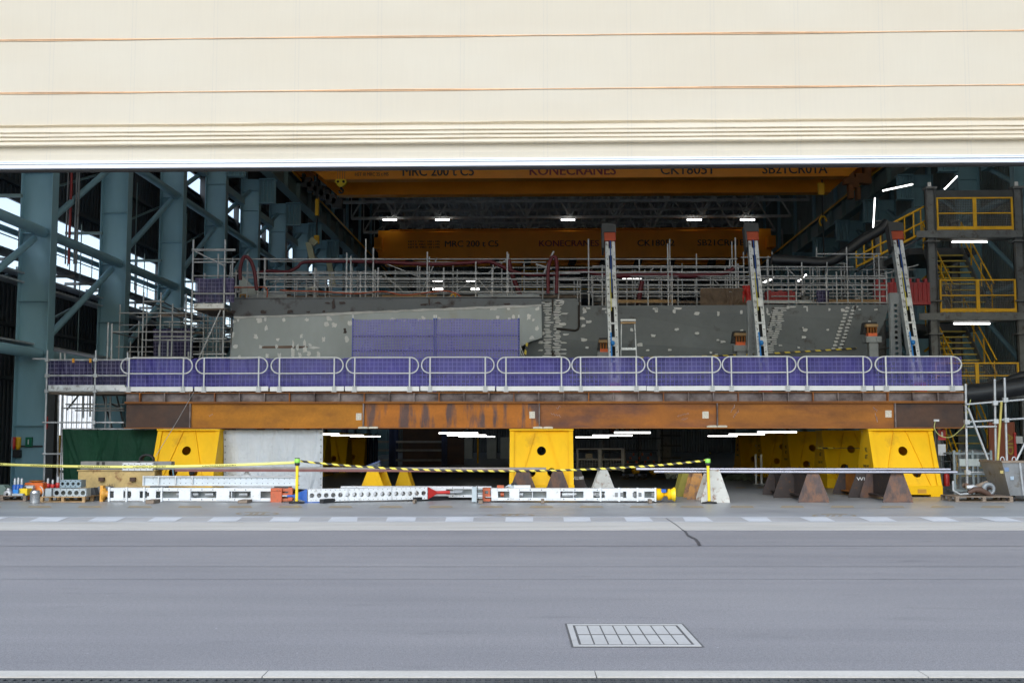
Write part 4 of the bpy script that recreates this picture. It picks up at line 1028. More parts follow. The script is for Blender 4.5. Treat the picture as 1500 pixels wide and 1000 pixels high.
# ------------------------------------------------------------------ raking props
def make_prop(loc, rot, label):
    t = local(thing('raking_prop', label, 'prop', loc, 'raking props leaning on the hull', rot))
    Lp = 5.28; w = .15
    for s_ in (-1, 1):
        pl = plate([(-.05, 0), (.05, 0), (.05, Lp), (-.05, Lp)], [(0, .12 + k * .25, .022) for k in range(20)], .012)
        for v in pl.v: v.x += s_ * (w - .05)
        pl.build('side_rail', alu, t)
        mb = MB(); mb.box(s_ * w - .006, s_ * w + .006, .007, .30, 0, Lp); mb.build('side_channel', alu_dk, t)
    MB().box(-w - .02, w + .02, -.10, .32, -.0, .30).build('base_shoe', red, t)
    mb = MB(); mb.box(-w, w, .30, .312, .301, Lp)
    mb.build('back_plate', dark_steel, t)  # dark colour puts the shaded gaps between the rails into this plate
    for k, (z0, z1) in enumerate(((.31, .5), (1.0, 1.06), (1.55, 1.85), (2.3, 2.36), (2.9, 3.2), (3.9, 4.25), (4.75, 5.0))):
        mb = MB(); mb.box(-w + (.0 if z1 - z0 < .1 else .04), w - (0 if z1 - z0 < .1 else .04), -.03, -.007, z0, z1); mb.build('cover_plate', alu, t, .003)
    mb = MB(); mb.box(-w - .03, w + .03, -.06, .3, Lp + .003, Lp + .32); mb.build('head_bracket', M('bracket_orange', (.40, .06, .02), .5), t)
    mb = MB(); mb.prism([(-w - .08, Lp + .30), (w + .05, Lp + .30), (w + .05, Lp + .60), (-w - .08, Lp + .64)], -.09, .40); mb.box(-w - .10, -w - .04, -.1, .34, Lp - .3, Lp + .62); mb.build('head_wedge', dark_steel, t)
    mb = MB(); mb.box(-.015, .025, -.05, -.045, 3.4, Lp + .5); mb.build('blue_strap', M('strap_navy', (.012, .06, .25), .6), t)
    mb = MB(); mb.box(-.045, -.02, -.052, -.047, 2.75, 4.1); mb.build('yellow_strap', ystrap, t)
    mb = MB(); mb.box(-.09, -.05, -.06, -.05, 1.0, 2.0); mb.lathe((-.03, -.09, 1.62), [(0, -.07), (.06, -.05), (.08, 0), (.06, .05), (0, .07)], 10, 'x'); mb.build('strap_bundle', blue_strap, t)
    return t
aL = -math.atan2(2.3, 5.5)
def proploc(px, py, Y): p = P(px, py, Y); return (p.x, Y, ztop + .005)
rp = make_prop(proploc(901, 560, 33.6), (aL, 0, 0), 'first raking prop, standing straight beside the steel step frame')
dup(rp, proploc(1122, 560, 33.6), 'second raking prop, with loose blue strap, beside the ladder of filler marks', (aL, 0, R(-2)))
dup(rp, proploc(1348, 560, 33.6), 'third raking prop, nearest the stair tower, past the slanting hull end', (aL, 0, R(-3)))
for px0, px1, y0, lab in ((1100, 1107.5, 440, 'perforated steel upright beside the second raking prop'), (1306, 1319, 429, 'perforated steel upright beside the third raking prop')):
    Y = 35.0; a, b = P(px0, y0, Y), P(px1, 525, Y); xm = (a.x + b.x) / 2; w = .30; hgt = a.z - ztop
    t = thing('perforated_upright', lab, 'upright', (xm, Y, ztop), 'perforated uprights beside the props')
    pl = plate([(-w / 2, 0), (w / 2, 0), (w / 2, hgt), (-w / 2, hgt)], [(0, .1 + k * .165, .05) for k in range(int(hgt / .165) - 1)], .02)
    for v in pl.v: v.x += xm; v.y += Y; v.z += ztop + .004
    pl.build('perforated_plate', M('upright_steel', (.20, .22, .24), .5, .2), t)
    mb = MB()
    for s_ in (-1, 1): mb.box(xm + s_ * w / 2 - .01, xm + s_ * w / 2 + .01, Y + .012, Y + .2, ztop + .004, a.z)
    mb.build('side_flange', alu_dk, t)
# step frame beside the first prop
t = thing('step_frame', 'slim aluminium step frame standing beside the first raking prop', 'frame', (PX(921, 34.6), 34.6, ztop))
for px in (908, 932):
    p = P(px, 470, 34.6); MB().tube([(p.x + (.05 if px < 920 else -.05), 34.6, p.z), (p.x - (.03 if px < 920 else -.03), 34.4, ztop + .004)], .02, 8).build('leg', alu, t)
for py, hh, mt, nm in ((469, .05, alu, 'top_rail'), (473, .05, timber, 'handle_board'), (511, .07, alu, 'tread')):
    p, q = P(909, py, 34.58), P(931, py, 34.58); mb = MB(); mb.box(p.x, q.x, 34.50, 34.66, p.z - hh / 2, p.z + hh / 2); mb.build(nm, mt, t)

# ================================================================== SCAFFOLDS
def pole(parent, name, p, q, r=.026, mat=None): return MB().tube([p, q], r, 6).build(name, mat or pipe_m, parent)
ds = thing('deck_scaffold', 'grey tube scaffold with many rails standing along the top of the hull', 'scaffold', (PX(720, 38), 38, 6.1))
Ya, Yb_ = 37.6, 40.2
ups = [(338, 387), (346, 395), (363, 372), (378, 392), (388, 378), (461, 392), (508, 370), (514, 375), (528, 400), (536, 350), (547, 363), (554, 392), (626, 369), (650, 392), (697, 383), (721, 393), (743, 369), (818, 398), (862, 350), (882, 388), (978, 357), (984, 390), (949, 412), (1081, 386), (1077, 348), (1166, 408), (1210, 398), (1225, 398), (1240, 362), (1262, 410), (1287, 371), (1298, 398)]
for px, py in ups:
    p = P(px, py, Ya); b = P(px, 442 if px < 850 else 448, Ya); pole(ds, 'upright', p, (p.x, Ya, b.z))
ups2 = [(389, 380), (417, 405), (432, 404), (449, 410), (463, 393), (477, 406), (483, 410), (463.5, 393), (516, 390), (550, 395), (615, 390), (629, 376), (670, 395), (735, 390), (745, 372), (750, 394), (795, 400), (846, 410), (850, 412), (905, 395), (930, 395), (981, 350), (1020, 400), (1062, 390), (1072, 354), (1089, 369), (1125, 375), (1131, 369), (1175, 375), (1186, 376), (1196, 362), (1270, 395), (1318, 380), (1330, 390)]
for px, py in ups2:
    p = P(px, py, Yb_); b = P(px, 440, Yb_); pole(ds, 'upright', p, (p.x, Yb_, b.z - .4), .024)
led_a = [(338, 850, 400.5), (338, 850, 420), (388, 850, 409), (378, 850, 427.5), (818, 1110, 398.5), (818, 1110, 410), (860, 1115, 427.5), (1110, 1300, 408), (1110, 1300, 424), (1115, 1310, 443.5), (283, 562, 379.5), (1195, 1290, 372)]
for a, b, py in led_a: pole(ds, 'ledger', P(a, py, Ya - .05), P(b, py, Ya - .05))
led_b = [(395, 560, 383), (548, 1080, 379.5), (548, 800, 384), (360, 560, 405), (395, 800, 413), (860, 1080, 400), (860, 1100, 422), (1130, 1300, 377), (1190, 1240, 386), (1085, 1130, 377), (1110, 1300, 415), (1110, 1320, 429)]
for a, b, py in led_b: pole(ds, 'ledger', P(a, py, Yb_ - .05), P(b, py, Yb_ - .05), .023)
rs_ = random.Random(33)
x_ = 868
while x_ < 1300:
    top = rs_.choice((372, 384, 392, 400, 404, 380)); p = P(x_, top, Ya + .9); pole(ds, 'upright', p, (p.x, Ya + .9, P(x_, 446, Ya).z), .024, galv if rs_.random() < .4 else None); x_ += rs_.uniform(15, 33)
for a, b, py in ((868, 1090, 390), (868, 1300, 404.5), (868, 1300, 418), (868, 1120, 434), (1130, 1300, 434), (1100, 1250, 391)): pole(ds, 'ledger', P(a, py, Ya + .85), P(b, py, Ya + .85), .024)
for a, b in (((870, 404), (905, 434)), ((960, 390), (930, 418)), ((1040, 404), (1070, 434)), ((1200, 404), (1170, 434)), ((1150, 391), (1180, 418)), ((420, 400), (390, 427)), ((560, 400), (590, 427)), ((700, 409), (725, 436))): pole(ds, 'brace', P(*a, Ya + 1.0), P(*b, Ya + 1.0), .022)
for a, b, py, m_ in ((352, 420, 431, alu_dk), (560, 640, 432, timber), (700, 790, 431, alu_dk), (905, 990, 439, timber), (1100, 1190, 440, alu_dk), (1210, 1290, 439, timber)):
    p, q = P(a, py, Ya + .6), P(b, py + 4.2, Ya + .6); MB().box(p.x, q.x, Ya + .58, Ya + .6, q.z, p.z).build('toe_board', m_, ds)
rs_ = random.Random(21)
x_ = 352
while x_ < 1350:
    top = rs_.choice((386, 395, 404, 410, 398)); p = P(x_, top, 43.2); pole(ds, 'upright', p, (p.x, 43.2, P(x_, 436, 43.2).z), .024); x_ += rs_.uniform(17, 34)
for a, b, py in ((352, 700, 398), (352, 1340, 407), (420, 1340, 417), (352, 1340, 430), (700, 1100, 392), (1100, 1340, 395)): pole(ds, 'ledger', P(a, py, 43.15), P(b, py, 43.15), .023)
for a, b, py in ((352, 600, 433), (640, 850, 433), (870, 1080, 441), (1120, 1300, 438)):
    p, q = P(a, py, 42.5), P(b, py + 3.2, 42.5); MB().box(p.x, q.x, 42.48, 42.5, q.z, p.z).build('toe_board', timber_old, ds)
for a, b in (((640, 378), (612, 440)), ((745, 378), (715, 400)), ((690, 412), (655, 437)), ((630, 412), (560, 384)), ((1300, 420), (1250, 440)), ((1345, 388), (1280, 405)), ((1240, 405), (1260, 440))):
    pole(ds, 'brace', P(*a, Yb_ - .4), P(*b, Yb_ - .4), .022)
for a, b in (((811, 368), (797, 400)), ((785, 387), (808, 394))): pole(ds, 'brace', P(*a, Ya - .3), P(*b, Ya - .3), .035)
# couplers: small clamp bodies where poles meet
for i, (px, py) in enumerate([(u[0], l[2]) for u in ups[::1] for l in led_a if l[0] <= u[0] <= l[1] and u[1] < l[2]][:70]):
    p = P(px, py, Ya - .03); mb = MB(); mb.box(p.x - .035, p.x + .035, Ya - .07, Ya + .02, p.z - .035, p.z + .035); mb.build('coupler', galv, ds)
for a, b, py in ((340, 850, 437), (855, 1310, 445)):   # boarding behind the hull edge
    p, q = P(a, py, Ya + .3), P(b, py, Ya + .3); mb = MB(); mb.box(p.x, q.x, Ya + .1, Yb_ + .1, p.z - .25, p.z - .2); mb.build('deck_board', timber_old, ds)
# tower scaffold at the bow
ts = thing('tower_scaffold', 'tall tube scaffold tower with a purple panel standing at the bow end of the hull', 'scaffold', (PX(306, 36), 36, ztop))
Yc, Yd = 35.6, 37.4
for px, py, Y in ((283.5, 351, Yc), (330, 351, Yc), (320, 372, Yd), (341, 378, Yd), (300, 400, Yd)):
    p = P(px, py, Y); pole(ts, 'upright', p, (p.x, Y, ztop + .004), .03, galv)
for a, b, py, Y in ((281, 345, 365.5, Yc), (281, 345, 367, Yd), (283, 345, 384, Yc), (283, 345, 430, Yc), (283, 332, 496, Yc), (283, 332, 518.5, Yc), (283, 345, 404, Yd), (283, 345, 480, Yd), (283, 345, 500, Yd), (283, 330, 470, Yd)):
    pole(ts, 'ledger', P(a, py, Y - .04), P(b, py, Y - .04), .026)
for a, b in (((323, 454), (290, 528)), ((286, 368), (330, 390))): pole(ts, 'brace', P(*a, Yc - .08), P(*b, Yc - .08), .026)
p, q = P(284, 444.5, Yc - .06), P(328, 451.5, Yc - .06); MB().box(p.x, q.x, Yc - .08, Yc - .06, q.z, p.z).build('toe_board', alu, ts)
MB().box(p.x, q.x, Yc - .05, Yd, q.z - .05, q.z - .002).build('deck_board', timber_old, ts)
for px in (350, 322, 312, 339): pole(ts, 'upright', P(px, 430, Yd + .6), P(px, 520, Yd + .6), .02)
t = net(286, 343, 407.5, 443, Yc + .05, net_d, 'dim purple mesh panel on the tower scaffold beside the bow', seed=41, group='purple mesh on the scaffolds')
t = net(225, 282, 481, 523, 38.0, net_d, 'dark purple mesh hanging behind the access scaffold uprights', seed=42, group='purple mesh on the scaffolds')
t = net(1196, 1214, 424, 443.5, Ya + .2, net_d, 'small dark purple mesh panel on the deck scaffold near the red barrier', seed=43, group='purple mesh on the scaffolds')
# red air hose loops on the deck
def hose(name, pts, Y, r, mat, label, cat='hose', group=None, n=10):
    pts = [P(a, b, Y) for a, b in pts]; out = []
    for i in range(len(pts) - 1):   # Catmull-Rom
        p0, p1, p2, p3 = pts[max(i - 1, 0)], pts[i], pts[i + 1], pts[min(i + 2, len(pts) - 1)]
        for k in range(n):
            u = k / n; out.append(.5 * ((2 * p1) + (p2 - p0) * u + (2 * p0 - 5 * p1 + 4 * p2 - p3) * u * u + (3 * p1 - p0 - 3 * p2 + p3) * u ** 3))
    out.append(pts[-1])
    o = MB().tube(out, r, 8).build(name, mat); tag(o, label, cat, group); return o
hose('air_hose', [(352, 410), (352, 392), (357, 377), (365, 379), (372, 395), (376, 425)], 37.2, .062, dkred, 'thick dark red hose looped upright at the bow end of the deck scaffold', group='dark red air hoses')
hose('air_hose', [(374, 400), (395, 397), (420, 398), (435, 392), (447, 384), (500, 383), (560, 384)], 38.0, .055, dkred, 'dark red hose draped from the bow loop along the deck rails', group='dark red air hoses')
hose('air_hose', [(560, 384), (640, 387), (700, 384), (720, 384), (760, 400), (800, 402), (860, 397)], 38.3, .065, dkred, 'dark red hose sagging along the middle of the deck scaffold', group='dark red air hoses')
hose('air_hose', [(765, 440), (757, 420), (748, 395), (745, 380)], 38.6, .08, dkred, 'dark red hose standing up behind the white ladder marks on the hull', group='dark red air hoses')
hose('air_hose', [(803, 430), (803, 395), (808, 378), (814, 378), (816, 395), (815, 430)], 37.0, .06, dkred, 'tight dark red hose hoop above the butt seam of the hull', group='dark red air hoses')
hose('air_hose', [(860, 398), (900, 404), (960, 402), (1010, 404), (1060, 400), (1075, 393)], 38.5, .085, dkred, 'dark red hose running from the first raking prop toward the second', group='dark red air hoses')
hose('air_hose', [(935, 445), (938, 425), (941, 410)], 38.4, .08, dkred, 'short dark red hose dropping behind the first raking prop', group='dark red air hoses')
hose('orange_cable', [(410, 425), (430, 426), (470, 427), (520, 430), (560, 427), (590, 432), (615, 430), (650, 426), (668, 430), (676, 436)], 37.4, .022, orange, 'orange power cable trailing along the deck rails', 'cable')
hose('orange_cable', [(338, 421), (370, 421), (390, 422), (391, 438)], 37.35, .02, orange, 'orange power cable at the bow corner of the deck', 'cable')
hose('air_duct', [(1130, 380), (1170, 382), (1210, 384), (1235, 372), (1262, 352), (1290, 336), (1300, 325)], 38.8, .18, gloss_blk, 'long black air duct rising behind the deck scaffold to the gangway', 'duct', 'black air ducts')
# red water-filled barriers, brown sheet and clutter on the deck
def barrier(px0, px1, py0, py1, Y, label):
    a, b = P(px0, py1, Y), P(px1, py0, Y)
    t = thing('plastic_barrier', label, 'barrier', ((a.x + b.x) / 2, Y, a.z), 'red plastic barriers on the deck')
    w = b.x - a.x; h = b.z - a.z; mb = MB(); mb.box(a.x, b.x, Y + .02, Y + .3, a.z + h * .12, b.z - h * .1)
    mb.box(a.x, b.x, Y - .02, Y + .34, a.z, a.z + h * .12 - .002); mb.build('barrier_body', red_b, t)
    k = max(5, int(w / .14)); mb = MB()
    for i in range(k): x = a.x + w * (i + .5) / k; mb.box(x - .03, x + .03, Y - .02, Y + .019, a.z + h * .13, b.z - h * .12)
    mb.build('rib', red_b, t)
    mb = MB()
    for f in (.08, .45, .8): mb.box(a.x + w * f, a.x + w * (f + .12), Y + .08, Y + .24, b.z - h * .1 + .001, b.z + h * .08)
    mb.build('lug', red_b, t)
barrier(1122, 1165, 425, 444, 38.6, 'red plastic barrier on the deck just past the second raking prop')
barrier(1283, 1314, 410, 444, 38.9, 'tall red plastic barrier half hidden by the third raking prop')
barrier(1331, 1362, 410, 446, 39.2, 'red plastic barrier beside the stair tower post')
t = thing('brown_sheet', 'brown protective sheet slung over the deck rail', 'sheet', tuple(P(1056, 445, 37.5)))
wavy(1026, 422, 1094, 447, 37.45, .05, 8, 13, 30, 12).build('sheet', brown_tarp, t)
t = thing('red_tarp', 'crumpled red tarp at the foot of the second raking prop', 'tarp', tuple(P(1095, 440, 37.5)))
wavy(1088, 418, 1104, 443, 37.4, .08, 7, 14, 14, 10).build('sheet', red, t)
# ---- access scaffold (outer end of the platform)
ac = thing('access_scaffold', 'galvanised access scaffold with a boarded landing at the open end of the platform', 'scaffold', (PX(125, 33), 33, 0))
Ye, Yf_ = 32.9, 34.6
for a, b, c, d, Y, m_ in ((69.5, 513, 64, 716, Ye, galv), (140.5, 513, 137, 627, Ye, galv), (187, 516, 187, 572, Ye, galv), (86, 577, 84, 716, Yf_, pipe_m), (92, 577, 89.5, 716, Yf_, pipe_m), (158.5, 472, 154, 627, Yf_, galv), (164, 474, 161, 627, Yf_, galv), (95, 517, 95, 530, Yf_, pipe_m), (88.5, 516, 88.5, 530, Yf_, pipe_m), (122, 580, 122, 612, Yf_, pipe_m), (132, 578, 132, 610, Yf_, pipe_m)):
    pole(ac, 'upright', P(a, b, Y), P(c, d, Y), .03, m_)
for a, b, py, Y in ((66, 190, 527, Ye), (66, 190, 550, Ye), (66, 190, 572.5, Ye), (62, 182, 618.5, Ye), (90, 182, 597.5, Yf_), (62, 90, 664.5, Ye), (48, 70, 525.5, Ye), (110, 182, 601, Yf_), (96, 182, 592, Yf_ + 1)):
    pole(ac, 'ledger', P(a, py, Y - .05), P(b, py, Y - .05), .028)
p, q = P(70, 564, Ye - .06), P(183, 571.5, Ye - .06)
for a, b in ((70, 138), (139, 183)): MB().box(PX(a, Ye), PX(b, Ye) - .02, Ye - .08, Ye - .06, q.z, p.z).build('toe_board', alu, ac)
MB().box(p.x, q.x, Ye + .04, Yf_ - .04, q.z - .10, q.z - .04).build('deck_board', timber_old, ac)
for a, b, Y in (((98, 600), (118, 575), 36), ((150, 576), (168, 640), 35.2), ((170, 576), (182, 625), 35.2), ((160, 590), (182, 600), 35.2)): pole(ac, 'brace', P(*a, Y), P(*b, Y), .03, dark_steel)
for px, py in ((140, 527), (140, 550), (139, 572.5), (137.5, 618.5), (69, 527), (68.5, 550), (68, 572.5)):
    p = P(px, py, Ye - .09); mb = MB(); mb.box(p.x - .05, p.x + .05, Ye - .13, Ye - .02, p.z - .05, p.z + .05); mb.build('coupler', galv, ac)
mb = MB()
for px in (107.5, 132.5): p = P(px, 527.5, Ye - .1); mb.box(p.x - .03, p.x + .03, Ye - .12, Ye - .08, p.z - .07, p.z + .05)
mb.build('orange_clip', M('clip_orange', (.75, .32, .02), .5), ac)
# ---- open scaffold behind it
os_ = thing('open_scaffold', 'open tube scaffold of tall uprights between the access scaffold and the bow tower', 'scaffold', (PX(235, 36), 36, ztop))
Yg = 36.6
for px, py in ((210.5, 428), (236, 428), (253, 445), (276, 515), (273, 430), (203, 515), (233, 505), (246, 498)): p = P(px, py, Yg); pole(os_, 'upright', p, (p.x, Yg, ztop + .004), .028, galv)
for a, b, py in ((164, 285, 486), (174, 305, 458.5), (208, 283, 498), (210, 240, 441.5), (240, 283, 471.5), (195, 283, 523), (225, 283, 493)): pole(os_, 'ledger', P(a, py, Yg - .05), P(b, py, Yg - .05), .026)
for a, b in (((165, 487), (222, 500)), ((222, 445), (300, 468)), ((240, 478), (285, 490)), ((235, 440), (290, 470)), ((236, 455), (275, 470))): pole(os_, 'brace', P(*a, Yg + .5), P(*b, Yg + .9), .024, dark_steel)

Yn = 38.6; rn_ = random.Random(8)
x_ = 176
while x_ < 340:
    top = rn_.choice((470, 446, 484, 500, 458)); p = P(x_, top, Yn); pole(os_, 'upright', p, (p.x, Yn, ztop + .004), .024); x_ += rn_.uniform(11, 22)
for a, b, py in ((170, 340, 508), (176, 340, 476), (200, 340, 464), (230, 340, 452), (186, 330, 515), (250, 340, 488)): pole(os_, 'ledger', P(a, py, Yn - .05), P(b, py, Yn - .05), .022)
for a, b, py in ((232, 283, 460), (250, 300, 486)):
    p, q = P(a, py, Yn - .2), P(b, py + 3, Yn - .2); MB().box(p.x, q.x, Yn - .22, Yn - .2, q.z, p.z).build('toe_board', timber_old, os_)
# loose gear along the deck edge
def gear(name, cat, px, py, w, h, Y, mat, label, pts=None):
    p = P(px, py, Y); s_ = Y / F; t = thing(name, label, cat, (p.x, Y, p.z - h / 2 * s_))
    if pts: MB().prism([(p.x + a * s_, p.z + b * s_) for a, b in pts], Y, Y + .2).build('body', mat, t)
    else: MB().box(p.x - w / 2 * s_, p.x + w / 2 * s_, Y, Y + .25, p.z - h / 2 * s_, p.z + h / 2 * s_).build('body', mat, t, .02); MB().box(p.x - w / 4 * s_, p.x + w / 4 * s_, Y - .02, Y - .001, p.z - h / 4 * s_, p.z + h / 4 * s_).build('plate', grey_steel, t)
gear('equipment_case', 'case', 454, 423.5, 14, 6, 38.2, pale_gr, 'pale case strapped to the deck scaffold rail above the bow plate')
gear('welding_set', 'welding set', 356, 434, 11, 7, 37.9, M('set_orange', (.5, .25, .03), .5), 'small orange welding set at the bow corner of the deck')
gear('tool_bag', 'bag', 349, 423, 5, 11, 37.8, white_p, 'white bag hanging at the bow corner of the deck scaffold')
gear('ply_sheet', 'board', 362, 418, 24, 30, 39.5, pale_gr, 'pale triangular board leaning behind the bow corner rails', [(-11, -15), (13, -15), (13, -6), (-8, 15), (-11, 14)])
gear('cable_box', 'box', 520, 433, 14, 6, 38.3, dark_steel, 'dark cable box on the deck below the long red hose')
gear('cable_box', 'box', 880, 438, 20, 9, 38.6, dark_steel, 'large dark box on the deck just before the first raking prop')
gear('equipment_case', 'case', 1180, 437, 12, 9, 38.3, dark_steel, 'dark case on the deck between the red barrier and the purple panel')
gear('clamp_box', 'box', 664, 434, 8, 8, 38.0, yellow2, 'small yellow box on the deck behind the tall purple screens')
# ================================================================== STAIR TOWER
YW = 40.0
st = thing('stair_tower', 'dark steel stair tower with yellow handrails rising beside the hull', 'stair tower', (PX(1430, YW), YW, 0))
xa, xb = P(1367, 450, YW).x, P(1491, 330, YW).x
for x in (xa, xb):
    for y in (YW, YW + 6.2):
        mb = MB(); mb.box(x - .135, x + .135, y - .012, y + .012, 0, 10.35); mb.box(x - .15, x - .135, y - .15, y + .15, 0, 10.35); mb.box(x + .135, x + .15, y - .15, y + .15, 0, 10.35); mb.box(x - .15, x + .15, y + .05, y + .151, 0, 10.35)
        for z in (3.55, 6.35, 8.45, 5.2): mb.box(x - .24, x + .24, y - .24, y + .24, z, z + .05)
        mb.box(x - .2, x + .2, y - .2, y + .2, 10.35, 10.42); p_ = mb.build('post', grey_steel, st)
    mb = MB(); mb.prismx([(YW - .02, 10.42), (YW + .04, 10.42), (YW + .04, 10.58), (YW + .01, 10.62), (YW - .02, 10.58)], x - .06, x + .06); mb.build('lifting_lug', rail_w, st)
levels = [(PZ(341, YW), .30), (PZ(460, YW), .42), (PZ(572, YW), .3)]
for z, th in levels:
    mb = MB(); mb.box(xa + .18, xb - .18, YW - .12, YW + .5, z - .28, z); mb.box(xa - .55, xb + .1, YW - .16, YW - .121, z - .26, z - .02); mb.build('landing', grey_steel, st)
mb = MB(); z = PZ(289, YW); mb.box(xa + .18, xb - .18, YW - .1, YW + .1, z - .14, z + .14); mb.build('top_beam', dark_steel, st)
def yrail(parent, x0, x1, z, h, Y, nm='guardrail'):
    mb = MB(); xm = (x0 + x1) / 2
    for a, b in ((x0, xm - .03), (xm + .03, x1)):
        for x in (a, b): mb.box(x - .03, x + .03, Y - .03, Y + .03, z, z + h)
        mb.box(a + .03, b - .03, Y - .025, Y + .025, z + h - .05, z + h); mb.box(a + .03, b - .03, Y - .02, Y + .02, z + h * .5, z + h * .5 + .04)
        mb.box(a + .03, b - .03, Y - .01, Y + .01, z + .02, z + .14)
    o = mb.build(nm, yellow2, parent)
    mb = MB()
    mb.box(x0, x1, Y + .032, Y + .036, z + .14, z + h - .05)
    mb.build('infill_mesh', netting('infill_%d' % random.randint(0, 9999), (.10, .10, .10), (.16, .16, .16), .06, .2, .10), o)
yrail(st, xa + .22, xb - .22, levels[0][0], PZ(293.5, YW) - levels[0][0] + .0, YW - .08)
yrail(st, xa + .24, xb - .22, levels[1][0], PZ(412, YW) - levels[1][0], YW - .08)
yrail(st, xa + .0, xb - .22, levels[2][0], PZ(532, YW) - levels[2][0], YW - .08)
def flight(z0, z1, y0, y1, x0, x1, nm='stair_flight'):
    n = 11; mb = MB()
    for x in (x0, x1): mb.bar((x, y0, z0), (x, y1, z1), .05, .28)
    f = mb.build(nm, grey_steel, st); mb = MB()
    for i in range(1, n): u = i / n; y = y0 + (y1 - y0) * u; z = z0 + (z1 - z0) * u; mb.box(x0 + .03, x1 - .03, y, y + .24, z - .03, z)
    mb.build('tread', M('tread_steel', (.30, .31, .30), .6, .1), f); mb = MB()
    for i in range(1, n): u = i / n; y = y0 + (y1 - y0) * u; z = z0 + (z1 - z0) * u; mb.box(x0 + .03, x1 - .03, y - .02, y - .001, z - .04, z + .005)
    mb.build('nosing', M('nosing_yellow', (.62, .48, .08), .6), f); mb = MB()
    for x in (x0 - .02, x1 + .02):
        for h in (.55, 1.05): mb.tube([(x, y0 - .2, z0 + h), (x, y1, z1 + h)], .03, 6)
        for i in range(4): u = i / 3; mb.tube([(x, y0 + (y1 - y0) * u, z0 + (z1 - z0) * u), (x, y0 + (y1 - y0) * u, z0 + (z1 - z0) * u + 1.05)], .028, 6)
    mb.build('handrail', yellow2, f)
for z0, z1 in ((levels[1][0], levels[0][0]), (levels[2][0], levels[1][0]), (.0, levels[2][0])):
    flight(z0 + .02, z1 - .12, YW + .55, YW + 3.3, xa + .85, xa + 2.25)
for z, th in levels: MB().box(xa + .3, xb - .2, YW + 3.35, YW + 6.9, z - .3, z - .05).build('rear_landing', dark_steel, st)
mb = MB()
for z, th in levels[:2]:
    mb.tube([(xb - .45, YW + 6, z - 2.5), (xb - .45, YW + 6, z - .1)], .05, 6); mb.tube([(xb - 1.0, YW + 6, z - 1.0), (xb - .4, YW + 5.8, z - .5)], .05, 6)
    mb.tube([(xb - .5, YW + 6, z - .2), (xb - 1.4, YW + 6, z - .9)], .05, 6)
mb.build('end_rail', yellow2, st)
# gangway sloping off the top landing to the hull deck
gw = thing('gangway', 'sloping gangway with yellow rails joining the stair tower to the hull deck', 'gangway', (PX(1320, 40.5), 40.5, 8))
A0, A1 = P(1362, 342, 40.4), P(1265, 392, 40.4)
for y in (40.3, 41.3):
    dv = Vector((0, y - 40.4, 0))
    mb = MB(); mb.bar(A0 + dv, A1 + dv, .06, .28, (0, 1, 0)); mb.hexa  ; mb.build('stringer', dark_steel, gw)
    mb = MB(); h = Vector((0, 0, 1.06))
    for k in (.5, 1.0): mb.tube([A0 + dv + h * k, A1 + dv + h * k], .03, 6)
    for i in range(5): q = A0.lerp(A1, i / 4) + dv; mb.tube([q + Vector((0, 0, .1)), q + h], .03, 6)
    mb.tube([A0 + dv + Vector((0, 0, .16)), A1 + dv + Vector((0, 0, .16))], .05, 6)
    mb.build('handrail', yellow2, gw)
mb = MB(); mb.hexa([A0 + Vector((0, -.1, .1)), A0 + Vector((0, .9, .1)), A1 + Vector((0, .9, .1)), A1 + Vector((0, -.1, .1))], [A0 + Vector((0, -.1, .13)), A0 + Vector((0, .9, .13)), A1 + Vector((0, .9, .13)), A1 + Vector((0, -.1, .13))]); mb.build('walkway', grey_steel, gw)
# mezzanine rail deep in the hall
mz = thing('mezzanine', 'yellow railed mezzanine deep in the hall behind the deck scaffold', 'mezzanine', tuple(P(880, 430, 105)))
Ym = 105.0
for i in range(4):
    a, b = P(765 + i * 51, 427, Ym), P(765 + (i + 1) * 51, 396, Ym); mb = MB()
    for x in (a.x, b.x): mb.box(x - .06, x + .06, Ym, Ym + .1, a.z, b.z)
    for f in (.12, .55, .97): mb.box(a.x + .06, b.x - .06, Ym + .01, Ym + .09, a.z + (b.z - a.z) * f - .05, a.z + (b.z - a.z) * f + .05)
    mb.build('guardrail', yellow2, mz)
a, b = P(600, 430, Ym), P(970, 432, Ym); mb = MB(); mb.box(a.x, b.x, Ym, Ym + 8, a.z - .5, a.z); mb.build('floor_slab', grey_steel, mz)
for px in (640, 760, 880, 965): p = PX(px, Ym + .3); mb = MB(); mb.box(p - .15, p + .15, Ym + .2, Ym + .5, 0, a.z - .5); mb.build('post', grey_steel, mz)

# ================================================================== SIDE AREA BY THE STAIR TOWER
Yx = 31.0
rs = thing('corner_scaffold', 'bright tube scaffold bay beside the dark rusty platform end', 'scaffold', (PX(1455, Yx), Yx, 0))
for a, b, c, d, m_ in ((1457, 555, 1459, 678, galv), (1471.5, 553, 1475, 678, galv), (1414.5, 562, 1417, 712, galv), (1459.5, 693, 1460.5, 722, galv)): pole(rs, 'upright', P(a, b, Yx), P(c, d, Yx), .034, m_)
for a, b in (((1415, 592), (1500, 585)), ((1415, 618), (1510, 612)), ((1415, 625), (1460, 624.5)), ((1418, 691.5), (1455, 691.5))): pole(rs, 'ledger', P(*a, Yx - .06), P(*b, Yx - .06), .03, galv)
for a, b in (((1418, 597), (1454, 690)), ((1515, 620), (1487, 678))): pole(rs, 'brace', P(*a, Yx - .1), P(*b, Yx - .1), .032, galv)
pole(rs, 'yellow_pole', P(1467, 588, Yx - .12), P(1460, 700, Yx - .12), .034, M('fibre_yellow', (.5, .42, .10), .5))
